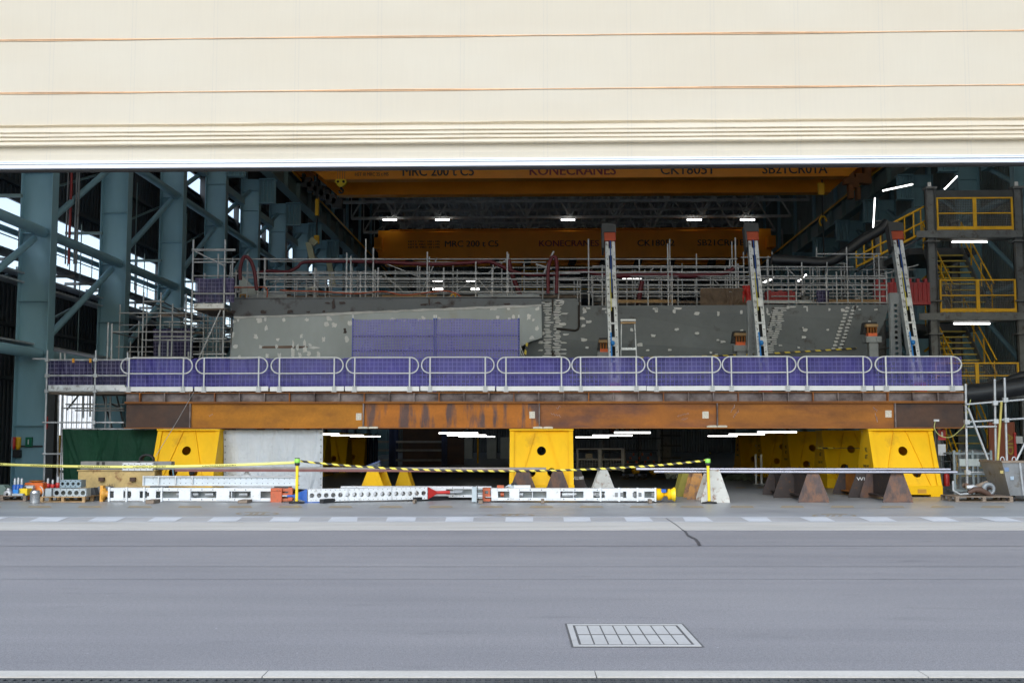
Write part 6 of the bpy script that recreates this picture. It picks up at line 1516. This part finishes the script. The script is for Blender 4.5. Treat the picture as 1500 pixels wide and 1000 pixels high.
for k in range(26):
    for z_ in (-hh_ + .03, hh_ - .03): tmp.box(.08 + k * .12 - .008, .08 + k * .12 + .008, -.011, -.0065, z_ - .008, z_ + .008)
m2.add([loc2(v) for v in tmp.v], tmp.f); m2.build('bolt_hole', blackpaint, pbm)
for k in (0.33, .695): tmp = MB().box(Lb * k - .008, Lb * k + .008, -.014, -.0065, -hh_, hh_); m2 = MB(); m2.add([loc2(v) for v in tmp.v], tmp.f); m2.build('joint_strip', galv, pbm)
m2 = MB(); tmp = MB().hexa([(-.02, 0, -hh_), (-.02, .3, -hh_), (-.02, .3, hh_), (-.02, 0, hh_)], [(-.34, .1, -.05), (-.34, .2, -.05), (-.34, .2, .02), (-.34, .1, .02)]); tmp.tube([(-.34, .15, -.01), (-.5, .15, -.01)], .03, 8); tmp.box(-.32, .3, .0, .25, -hh_ - .06, -hh_ - .005); m2.add([loc2(v) for v in tmp.v], tmp.f); m2.build('cone_tip', blue, pbm)
m2 = MB(); tmp = MB().hexa([(Lb + .02, 0, -hh_), (Lb + .02, .3, -hh_), (Lb + .02, .3, hh_), (Lb + .02, 0, hh_)], [(Lb + .26, .1, -.04), (Lb + .26, .2, -.04), (Lb + .26, .2, .04), (Lb + .26, .1, .04)]); tmp.tube([(Lb + .25, .15, 0), (Lb + .62, .15, 0)], .045, 8); m2.add([loc2(v) for v in tmp.v], tmp.f); m2.build('nose', red, pbm)
m2 = MB(); tmp = MB().tube([(Lb + .6, .15, 0), (Lb + .95, .15, 0)], .03, 8); tmp.tube([(Lb + .75, .15, .05), (Lb + 1.0, .15, .03)], .015, 6); m2.add([loc2(v) for v in tmp.v], tmp.f); m2.build('rod', galv, pbm)
# dark skids below it
for i, (pa, pb, lab) in enumerate((((471, 737), (540, 731), 'dark timber skid angled under the blue tip of the perforated beam'), ((606, 734), (690, 730.5), 'dark timber skid angled under the red nose of the perforated beam'))):
    a, b = G(*pa), G(*pb); t = thing('timber_skid', lab, 'skid', tuple(a), 'dark timber skids'); mb = MB(); mb.bar(a + Vector((0, 0, .055)), b + Vector((0, 0, .055)), .12, .10); mb.build('skid', black, t)
# white beam behind the perforated beam
Yr_ = 29.9
slotted(500, 720, 712, 728, Yr_, [(.0, .54), (.60, .70)], 'plain white box beam partly hidden behind the perforated beam', depth=.3)
# grey end plate standing between beams
t = thing('end_plate_frame', 'light grey ribbed end plate standing between the two white beams', 'plate', tuple(G(698, 736)))
g = G(697, 736.5); mb = MB(); mb.box(g.x - .10, g.x - .0, g.y, g.y + .45, .03, .40); mb.box(g.x + .001, g.x + .02, g.y - .02, g.y + .47, .02, .415)
for z in (.12, .24, .33): mb.box(g.x + .021, g.x + .16, g.y + .05, g.y + .4, z, z + .015)
mb.build('ribbed_plate', M('pale_blue_grey', (.38, .44, .48), .45, .2, .1, 4), t)
# right hand white beam
t, x0, x1, z0, z1, Y = slotted(720, 960, 715, 733, Yw, [(.0, .04), (.11, .17), (.335, .42), (.56, .62), (.69, .80), (.82, .865), (.885, .93)], 'white box beam with window slots, orange forks at one end and yellow cone end')
flanges(t, [PX(879, Y), PX(906, Y), PX(933, Y), PX(959, Y)], z0, z1, Y)
for px in (872, 900, 908, 926, 934.5, 953.5): a = PX(px, Y); MB().box(a, a + .075, Y - .016, Y - .0125, z0 + .10, z1 - .10).build('window_slot', grey_steel, t)
for a, b, mt in ((805, 821, red), (760, 766, galv), (823, 844, alu), (858, 882, alu), (884, 890, alu), (733, 738, orange)): MB().tube([(PX(a, Y), Y + .15, (z0 + z1) / 2), (PX(b, Y), Y + .15, (z0 + z1) / 2)], .07, 10).build('inner_cylinder', mt, t)
mb = MB(); a, b = PX(707, Y), PX(718.5, Y)
for z_ in (z0 - .02, z0 + .10, z1 - .06): mb.box(a, b, Y - .02, Y + .3, z_, z_ + .07)
mb.box(a, a + .06, Y - .03, Y + .3, z0 + .051, z1 - .061); mb.box(b - .05, b - .01, Y - .025, Y + .29, z0 + .171, z1 - .061); mb.build('fork_end', orange, t)
mb = MB(); a, b = PX(728, Y), PX(738, Y); mb.box(a, b, Y + .1, Y + .35, z1 + .003, z1 + .07); mb.build('orange_lug', orange, t)
xe = PX(961, Y); zc_ = (z0 + z1) / 2
MB().lathe((xe, Y + .15, zc_), [(.15, 0), (.15, .12), (.05, .2), (.05, .28), (.14, .3), (.14, .36), (.05, .4)], 14, 'x').build('end_fitting', yellow, t)
MB().box(PX(968, Y), PX(975, Y), Y + .02, Y + .3, z1 - .10, z1 - .02).build('blue_block', blue, t)
MB().lathe((PX(979, Y), Y + .15, zc_), [(.05, 0), (.10, .03), (.18, .14), (.18, .17), (0, .17)], 14, 'x').build('cone_end', yellow_lt, t)
t = thing('white_plank', 'white flat plank lying on top of the white beam by the orange forks', 'plank', tuple(P(757, 713, Yw + .3))); p, q = P(753, 715, Yw + .25), P(777, 710.8, Yw + .25); MB().box(p.x, q.x, Yw + .1, Yw + .35, z1 + .003, z1 + .07).build('plank', white_p, t)
t = thing('grey_bracket', 'bent grey bracket with a black band lying by the orange forks', 'bracket', tuple(P(746, 712, Yw + .5)))
MB().prism([((q := P(a, b, Yw + .45)).x, q.z) for a, b in ((738, 713.5), (746, 709), (757, 709.5), (757, 714), (750, 714.5), (744, 712.5))], Yw + .4, Yw + .55).build('bracket_plate', alu_dk, t); MB().tube([P(749, 709, Yw + .38), P(754, 707.6, Yw + .4), P(758, 711, Yw + .42)], .03, 6).build('band', black, t)

# ================================================================== BARRIER POSTS AND BELTS
def bpost(px, label):
    g = G(px, 737); t = local(thing('barrier_post', label, 'barrier post', (g.x, g.y, 0), 'yellow belt barrier posts'))
    MB().lathe((0, 0, 0), [(0, .002), (.19, .002), (.195, .015), (.18, .035), (.06, .05), (.05, .06)], 24).build('base', black, t)
    MB().tube([(0, 0, .05), (0, 0, .93)], .038, 14).build('post', yellow_lt, t)
    MB().lathe((0, 0, .93), [(.038, 0), (.065, .01), (.065, .06), (.06, .07)], 16).build('collar', black, t)
    MB().lathe((0, 0, 1.0), [(.062, 0), (.07, .01), (.07, .09), (.06, .10)], 16).build('belt_head', lime, t)
    MB().lathe((0, 0, 1.1), [(.06, 0), (.066, .006), (.06, .02), (0, .02)], 16).build('cap', black, t)
    return t, g
bp1, gA = bpost(434.5, 'yellow belt barrier post with lime head beside the orange beam end')
gB = G(1039, 737); bp2 = dup(bp1, (gB.x, gB.y, 0), 'yellow belt barrier post with lime head standing before the pale rusty stand', (0, R(-1.2), 0))
def ribbon(pts, w, name, mat, label, cat, tw=0.0):
    mb = MB(); n = len(pts); vs = []
    for i, p in enumerate(pts):
        a = tw * math.sin(i / (n - 1) * math.pi * 3) ; d = Vector((0, math.sin(a), math.cos(a))) * (w / 2)
        vs += [Vector(p) - d, Vector(p) + d]
    mb.smooth = True; mb.add(vs, [(2 * i, 2 * i + 2, 2 * i + 3, 2 * i + 1) for i in range(n - 1)]); o = mb.build(name, mat, solid=.002); tag(o, label, cat); return o
def sag(A, B, zs, n=60): return [Vector((A.x + (B.x - A.x) * i / n, A.y + (B.y - A.y) * i / n, zs(i / n))) for i in range(n + 1)]
z_at = lambda py, d: H + d * math.tan(PITCH + math.atan((500 - py) / F))
dA = 27.9
def curve(lst):
    def f(u):
        for (u0, y0), (u1, y1) in zip(lst, lst[1:]):
            if u <= u1: k = (u - u0) / (u1 - u0); k = k * k * (3 - 2 * k) if 0 else k; return y0 + (y1 - y0) * k
        return lst[-1][1]
    return f
ca_ = lambda u: 675.5 + 4 * (u * (1 - u)) * 0 + (689.5 - 675.5) * math.sin(math.pi * min(1, u / .92) ** .85 * .5 if u < .46 else math.pi * .5) if u < .0 else None
def belt_y(u):   # photo row of the sagging belt
    s0 = 675.5; s1 = 674.5; return s0 + (s1 - s0) * u + 15.6 * (1 - (2 * u - 1) ** 2) ** 0.9
gA2, gB2 = Vector((gA.x + .08, gA.y, 0)), Vector((gB.x - .06, gB.y, 0))
ribbon(sag(gA2, gB2, lambda u: z_at(belt_y(u), dA)), .052, 'striped_belt', belt_m, 'black and yellow striped belt sagging between the two barrier posts', 'belt', .25)
gC = G(-190, 737); gC.y += 2
mb_pts = sag(Vector((gA.x - .07, gA.y, 0)), Vector((gC.x, gC.y + .6, 0)), lambda u: z_at(677.8 + (676.0 - 677.8) * u + 8.2 * (1 - (2 * u - 1) ** 2), dA + 1.2 * u))
dup(bp1, (mb_pts[-1].x - .06, mb_pts[-1].y, 0), 'yellow belt barrier post holding the far end of the caution tape beyond the teal column')
tp = ribbon(mb_pts, .068, 'caution_tape', tape_m, 'pale yellow printed caution tape sagging from the barrier post across the teal column', 'tape', .0)
for u in (.17, .36, .50, .64, .80, .92):
    i = int(u * 60); p0, p1 = mb_pts[i], mb_pts[i + 3]
    p0, p1 = p1, p0
    vs, fs = text_mb('CAUTION NO ENTRY', .01); d = (p1 - p0).normalized() * .95; o0 = (p0 + p1) / 2 - d / 2
    mb = MB(); mb.add([o0 + d * v.x + Vector((0, -.006 - v.z * .3, (v.y - .5) * .036)) for v in vs], fs); mb.build('lettering', blackpaint, tp)
MB().tube([Vector((gB.x + .05, gB.y - .07, .9)), Vector((gB.x + .09, gB.y - .08, .8)), Vector((gB.x + .04, gB.y - .07, .68))], .03, 6).build('belt_tail', belt_m, bp2)
bpy.data.objects[bpy.data.objects[-1].name] if False else None

# ================================================================== CLUTTER BY THE FIRST COLUMN
# weathered lifting box
Yu = 30.3; x0, x1 = PX(116, Yu), PX(228, Yu); z1 = PZ(690, Yu)
wb = thing('weathered_box', 'long weathered yellow steel box marked WLL with rust patches', 'steel box', ((x0 + x1) / 2, Yu, 0))
MB().box(x0, x1, Yu, Yu + .6, .1, z1).build('body', plate_y, wb, .01); MB().box(x0 - .02, x1 + .02, Yu - .03, Yu + .62, z1 + .002, z1 + .03).build('top_lip', plate_y, wb)
mb = MB(); mb.box(x0 + .1, x0 + .3, Yu + .05, Yu + .55, .002, .099); mb.box(x1 - .3, x1 - .1, Yu + .05, Yu + .55, .002, .099); mb.build('skid', dark_steel, wb)
for px in (150, 195.5): p = P(px, 701.5, Yu); MB().box(p.x - .07, p.x + .07, Yu - .10, Yu - .001, p.z - .05, p.z + .05).build('bracket', rust_dk, wb)
p = P(157, 714, Yu); lettering('WLL', lambda u, v: Vector((p.x + .25 * u, Yu - .004, p.z + .10 * v)), M('faded_print', (.20, .15, .09), .7), wb, .0)
t = thing('grey_beam', 'grey steel beam with slots lying on the weathered yellow box', 'beam', tuple(P(160, 683, Yu + .2)))
a, b = P(118, 675.5, Yu + .2), P(256, 684.5, Yu + .2); MB().box(a.x, b.x, Yu + .2, Yu + .5, z1 + .032, z1 + .14).build('lower_plate', grey_steel, t); MB().box(a.x, PX(248, Yu), Yu + .22, Yu + .5, z1 + .141, z1 + .25).build('upper_plate', M('beam_grey', (.22, .22, .215), .55, .2, .2, 3), t)
for px in (140, 148, 200): x = PX(px, Yu); MB().box(x - .04, x + .04, Yu + .208, Yu + .2195, z1 + .15, z1 + .24).build('slot', black, t)
def holed(px0, px1, py0, py1, Y, n, r, mat, label, name='spacer_box', depth=.3, endplate=None):
    x0, x1 = PX(px0, Y), PX(px1, Y); zt, zb3 = PZ(py0, Y, px0), PZ(py1, Y, px0); h = zt - zb3
    t = thing(name, label, 'spacer', ((x0 + x1) / 2, Y, zb3), 'perforated spacer boxes')
    pl = plate([(x0, zb3), (x1, zb3), (x1, zt), (x0, zt)], [(x0 + (x1 - x0) * (k + .5) / n, (zt + zb3) / 2, r) for k in range(n)], .012)
    for v in pl.v: v.y += Y
    pl.build('front_plate', mat, t)
    mb = MB(); mb.box(x0, x1, Y + .007, Y + depth, zt - .012, zt); mb.box(x0, x1, Y + .007, Y + depth, zb3, zb3 + .012); mb.box(x0, x0 + .012, Y + .007, Y + depth, zb3 + .013, zt - .013); mb.box(x1 - .012, x1, Y + .007, Y + depth, zb3 + .013, zt - .013); mb.box(x0 + .013, x1 - .013, Y + depth - .01, Y + depth, zb3 + .013, zt - .013); mb.build('casing', mat, t)
    mb = MB()
    for k in range(n + 1):
        for z in (zb3 + .03, zt - .03): x = x0 + .02 + (x1 - x0 - .04) * k / n; mb.box(x - .01, x + .01, Y - .0105, Y - .0065, z - .01, z + .01)
    mb.build('bolt', blackpaint, t); return t
holed(180, 225.5, 677.5, 689, Yu - .05, 5, .055, white_p, 'white perforated spacer box lying on top of the weathered yellow box', depth=.2)
t = thing('cable_coil', 'coil of black cable hanging over the end of the weathered box', 'coil', tuple(P(216, 672, Yu + .4)))
p = P(216, 674, Yu + .4); MB().tube([Vector((p.x + (.19 - .02 * (i // 16) * .4) * math.cos(i * .39), Yu + .3 + .012 * i / 4, p.z + .02 + .13 * math.sin(i * .39))) for i in range(64)], .028, 6).build('cable', black, t)
MB().box(p.x - .02, p.x + .25, Yu + .25, Yu + .5, z1 + .253, p.z - .08).build('cable_stub', black, t)
# spacers on a pallet
pallet(62, 127, 28.6, 1.1, 'clean timber pallet carrying the grey spacer boxes', timber)
Yh_ = 28.7
ga = M('spacer_grey', (.33, .38, .41), .42, .3, .12, 4); gb = M('spacer_blue_grey', (.20, .27, .32), .42, .3, .12, 4)
holed(81, 129, 715, 728, Yh_, 5, .058, ga, 'grey perforated spacer box, longest of the pair on the clean pallet')
holed(90, 121, 702.5, 713.8, Yh_ + .06, 4, .04, gb, 'blue grey perforated spacer box stacked on top of the longer one')
t = thing('end_block', 'grey square end block on the clean pallet beside the spacer boxes', 'block', tuple(P(71, 727, Yh_))); a, b = P(66, 728, Yh_), P(75.5, 715, Yh_); MB().box(a.x, b.x, Yh_, Yh_ + .3, a.z, b.z).build('block', ga, t, .006); MB().box(b.x + .005, b.x + .07, Yh_ + .05, Yh_ + .25, a.z, b.z - .02).build('neck', grey_steel, t)
t = thing('dark_casing', 'dark grey casing leaning at the end of the clean pallet', 'casing', tuple(P(138, 735, 29.2))); g = G(133, 733); MB().hexa([(g.x - .06, g.y, .003), (g.x + .17, g.y, .003), (g.x + .17, g.y + .4, .003), (g.x - .06, g.y + .4, .003)], [(g.x - .05, g.y + .05, .33), (g.x + .05, g.y + .05, .33), (g.x + .05, g.y + .4, .33), (g.x - .05, g.y + .4, .33)]).build('shell', dark_steel, t); MB().box(g.x + .05, g.x + .36, g.y + .3, g.y + .6, .2, .35).build('lid', grey_steel, t)
pallet(-30, 41, 29.0, 1.0, 'weathered grey pallet carrying blue jacks in front of the teal column', timber_old)
def rod(px, pyt, pyb, Y, mat, label, grp, name, split=.45):
    g = P(px, pyb, Y); zt = PZ(pyt, Y, px); s_ = zt - g.z; t = thing(name, label, 'cylinder', (g.x, Y, g.z), grp)
    MB().lathe((g.x, Y, g.z), [(0, 0), (.055, 0), (.055, s_ * (1 - split)), (.03, s_ * (1 - split) + .01)], 14).build('barrel', mat, t)
    MB().lathe((g.x, Y, g.z), [(.03, s_ * (1 - split) + .01), (.03, s_ * .95), (.015, s_)], 12).build('rod', galv, t)
for i, (px, py) in enumerate(((21, 700), (26, 699), (31, 700))): rod(px, py, 727, 29.3 + .02 * i, blue, f'{ordinal(i)} blue hydraulic cylinder of the three on the weathered pallet', 'blue hydraulic cylinders', 'blue_cylinder', .38)
for i, (px, py) in enumerate(((70, 700), (77, 702), (84.5, 697.5))): rod(px, py, 715, 29.9, red, f'{ordinal(i)} red hydraulic cylinder of the three behind the grey spacer boxes', 'red hydraulic cylinders', 'red_cylinder', .55)
t = thing('red_tray', 'low dark crate under the red cylinders', 'crate', (PX(77, 29.8), 29.8, 0)); MB().box(PX(66, 29.8), PX(90, 29.8), 29.6, 30.2, .003, PZ(715.2, 29.9, 77) - .002).build('crate', grey_steel, t)
p = P(11.5, 723.5, 29.2); t = thing('steel_motor', 'round grey steel motor with a dark bore on the weathered pallet', 'motor', tuple(p)); MB().lathe((p.x, 29.15, p.z), [(.035, 0), (.09, 0), (.105, .02), (.105, .3), (0, .3)], 20, 'y').build('housing', galv, t); MB().lathe((p.x, 29.17, p.z), [(0, 0), (.035, 0)], 14, 'y').build('bore', black, t); MB().box(p.x - .03, p.x + .03, 29.2, 29.3, p.z + .10, p.z + .15).build('cap', rail_w, t)
p = P(1, 722, 29.4); t = thing('green_casing', 'grey green casting at the very end of the weathered pallet', 'casting', tuple(p)); MB().prism([(p.x - .2, .145), (p.x + .08, .145), (p.x + .14, .32), (p.x + .05, .40), (p.x - .2, .4)], 29.4, 29.7).build('casting', M('sage', (.14, .20, .18), .5), t)
p = P(33, 724, 29.1); t = thing('yellow_case', 'yellow toolbox sitting between blue cylinders and the silver drum', 'toolbox', tuple(p)); MB().box(PX(30.5, 29.1), PX(42.5, 29.1), 29.1, 29.4, .145, .32).build('case', yellow_lt, t, .01); MB().box(PX(33, 29.1), PX(37, 29.1), 29.2, 29.25, .322, .36).build('handle', black, t)
t = thing('grey_valve', 'small grey valve block lying before the blue cylinders', 'valve', tuple(P(27, 726, 29.0))); MB().box(PX(21, 29), PX(37, 29), 28.98, 29.08, .145, .2).build('body', alu_dk, t); MB().box(PX(22, 29), PX(29, 29), 29.0, 29.1, .201, .3).build('block', blue_strap, t)
p = P(42, 714.5, 29.5); t = thing('silver_pipe_clamp', 'silver pipe section resting above the yellow toolbox', 'pipe', tuple(p)); MB().tube([P(34, 714.5, 29.5), P(50, 714.5, 29.5)], .075, 14).build('pipe', galv, t); MB().box(p.x - .12, p.x + .12, 29.42, 29.58, .145, p.z - .07).build('cradle', blue, t)
g = G(51, 737); t = thing('silver_drum', 'small silver drum standing on the floor between the two pallets', 'drum', (g.x, g.y, 0)); MB().lathe((g.x, g.y, 0), [(0, .003), (.115, .003), (.118, .02), (.118, .25), (.125, .255), (.125, .27), (.10, .30), (.10, .32), (.085, .32), (.08, .28)], 22).build('drum_body', M('drum_silver', (.6, .61, .62), .28, .8, .08, 6), t); MB().lathe((g.x, g.y, .29), [(0, 0), (.08, 0)], 16).build('lid', galv, t)
p = P(54, 706, 30.0); t = thing('flange_reel', 'rusty flanged reel on a blue hub behind the silver drum', 'reel', tuple(p)); MB().lathe((p.x, 30.0, p.z), [(0, .05), (.19, .05), (.19, .025), (.09, .0), (.07, -.12)], 20).build('flange', rust_rd, t); MB().lathe((p.x, 30.0, .003), [(.075, 0), (.075, p.z - .125), (0, p.z - .125)], 14).build('hub', blue, t)
t = thing('orange_casing', 'orange machine casing with a white hose loop behind the silver drum', 'machine', (PX(56, 29.5), 29.5, 0)); MB().box(PX(38, 29.6), PX(65, 29.6), 29.6, 30.0, .003, .45).build('casing', M('machine_orange', (.68, .15, .03), .45), t, .02); q = P(57, 722, 29.5); MB().tube([Vector((q.x + .09 * math.cos(R(a)), 29.55, q.z + .17 * math.sin(R(a)))) for a in range(-90, 100, 20)], .012, 6).build('hose_loop', rail_w, t); MB().lathe((PX(61, 29.55), 29.56, .25), [(0, 0), (.10, 0), (.10, .04)], 16, 'y').build('disc', M('fan_orange', (.75, .22, .04), .4), t)
# call point and plugs on the first column
ycol = 36.1 - .26
cp = thing('plug_station', 'red and yellow plug sockets with a green call box mounted on the first teal column', 'socket', tuple(P(25, 650, ycol)))
for px, mt in ((22, red), (29, yellow2)):
    p = P(px, 649, ycol + .2); MB().lathe((p.x, ycol + .1, p.z), [(0, .20), (.07, .2), (.08, .1), (.08, -.08), (.05, -.2), (0, -.2)], 12).build('socket', mt, cp); MB().box(p.x - .08, p.x + .08, ycol + .05, ycol + .2, p.z - .45, p.z - .21).build('plug_body', black, cp)
p = P(39.5, 647, ycol); MB().box(p.x - .10, p.x + .10, ycol + .1, ycol + .2, p.z - .15, p.z + .15).build('call_box', M('sign_green', (.01, .16, .08), .4), cp); MB().box(p.x - .015, p.x + .015, ycol + .085, ycol + .099, p.z - .08, p.z + .08).build('symbol', rail_w, cp)
p = P(20, 649, ycol); q = P(58, 653, ycol); MB().box(p.x, q.x, ycol + .205, ycol + .24, q.z - .04, q.z + .02).build('conduit', dark_steel, cp)
# dark post with red box by the side doorway
t = thing('doorway_post', 'dark post with a red box and an orange stripe beside the bright side doorway', 'post', (PX(75, 36), 36, 0)); x = PX(74, 36); MB().box(x - .14, x + .1, 36, 36.3, 0, 3.3).build('post', dark_steel, t); MB().box(x - .18, x - .10, 35.95, 35.995, 1.9, 2.3).build('red_box', red, t); MB().box(PX(85, 35.5), PX(87.5, 35.5), 35.5, 35.6, .0, 1.7).build('orange_post', M('stripe_orange', (.55, .30, .03), .5), t)
# white container outside the bright side doorway
t = thing('outdoor_container', 'pale container standing outside the bright side doorway', 'container', (-25, 54, 0)); MB().box(-34, -19.6, 54, 66, .1, 6.5).build('body', corrugated('container_white', (.78, .80, .82), 0, .25), t); MB().box(-21.5, -21.4, 53.9, 53.99, .3, 6).build('door_bar', galv, t)

# ================================================================== CAMERA, SUN, SKY
cam_d = bpy.data.cameras.new('camera'); cam = bpy.data.objects.new('camera', cam_d); COL.objects.link(cam)
cam.location = (0, 0, H); cam.rotation_euler = (R(90) + PITCH, 0, TH)
cam_d.sensor_width = 36; cam_d.lens = 36 * F / 1500; cam_d.clip_end = 3000; cam_d.clip_start = .1
scn.camera = cam
EL = 40
sd = bpy.data.lights.new('sun', 'SUN'); sd.energy = 1.5; sd.angle = R(52); sd.color = (.95, .98, 1.0)
sun = bpy.data.objects.new('sun', sd); COL.objects.link(sun)
az = R(193)     # hazy low sun behind the camera, veiled by thin overcast
dirv = Vector((-math.sin(az) * math.cos(R(EL)), -math.cos(az) * math.cos(R(EL)), -math.sin(R(EL))))
sun.rotation_euler = dirv.to_track_quat('-Z', 'Y').to_euler()
w = bpy.data.worlds.new('World'); scn.world = w; w.use_nodes = True
nt = w.node_tree; bg = nt.nodes['Background']; sky = nt.nodes.new('ShaderNodeTexSky'); sky.sky_type = 'NISHITA'
sky.sun_disc = False; sky.sun_elevation = R(EL); sky.sun_rotation = az; sky.air_density = 1.2; sky.dust_density = 1.0; sky.ozone_density = 1.0
nt.links.new(sky.outputs[0], bg.inputs[0]); bg.inputs[1].default_value = .14
vs_ = scn.view_settings; vs_.view_transform = 'Standard'; vs_.look = 'None'; vs_.exposure = 1.08; vs_.gamma = 1
scn.cycles.max_bounces = 8; scn.cycles.diffuse_bounces = 5; scn.cycles.transparent_max_bounces = 12
scn.cycles.use_denoising = True
scn.cycles.caustics_reflective = False; scn.cycles.caustics_refractive = False
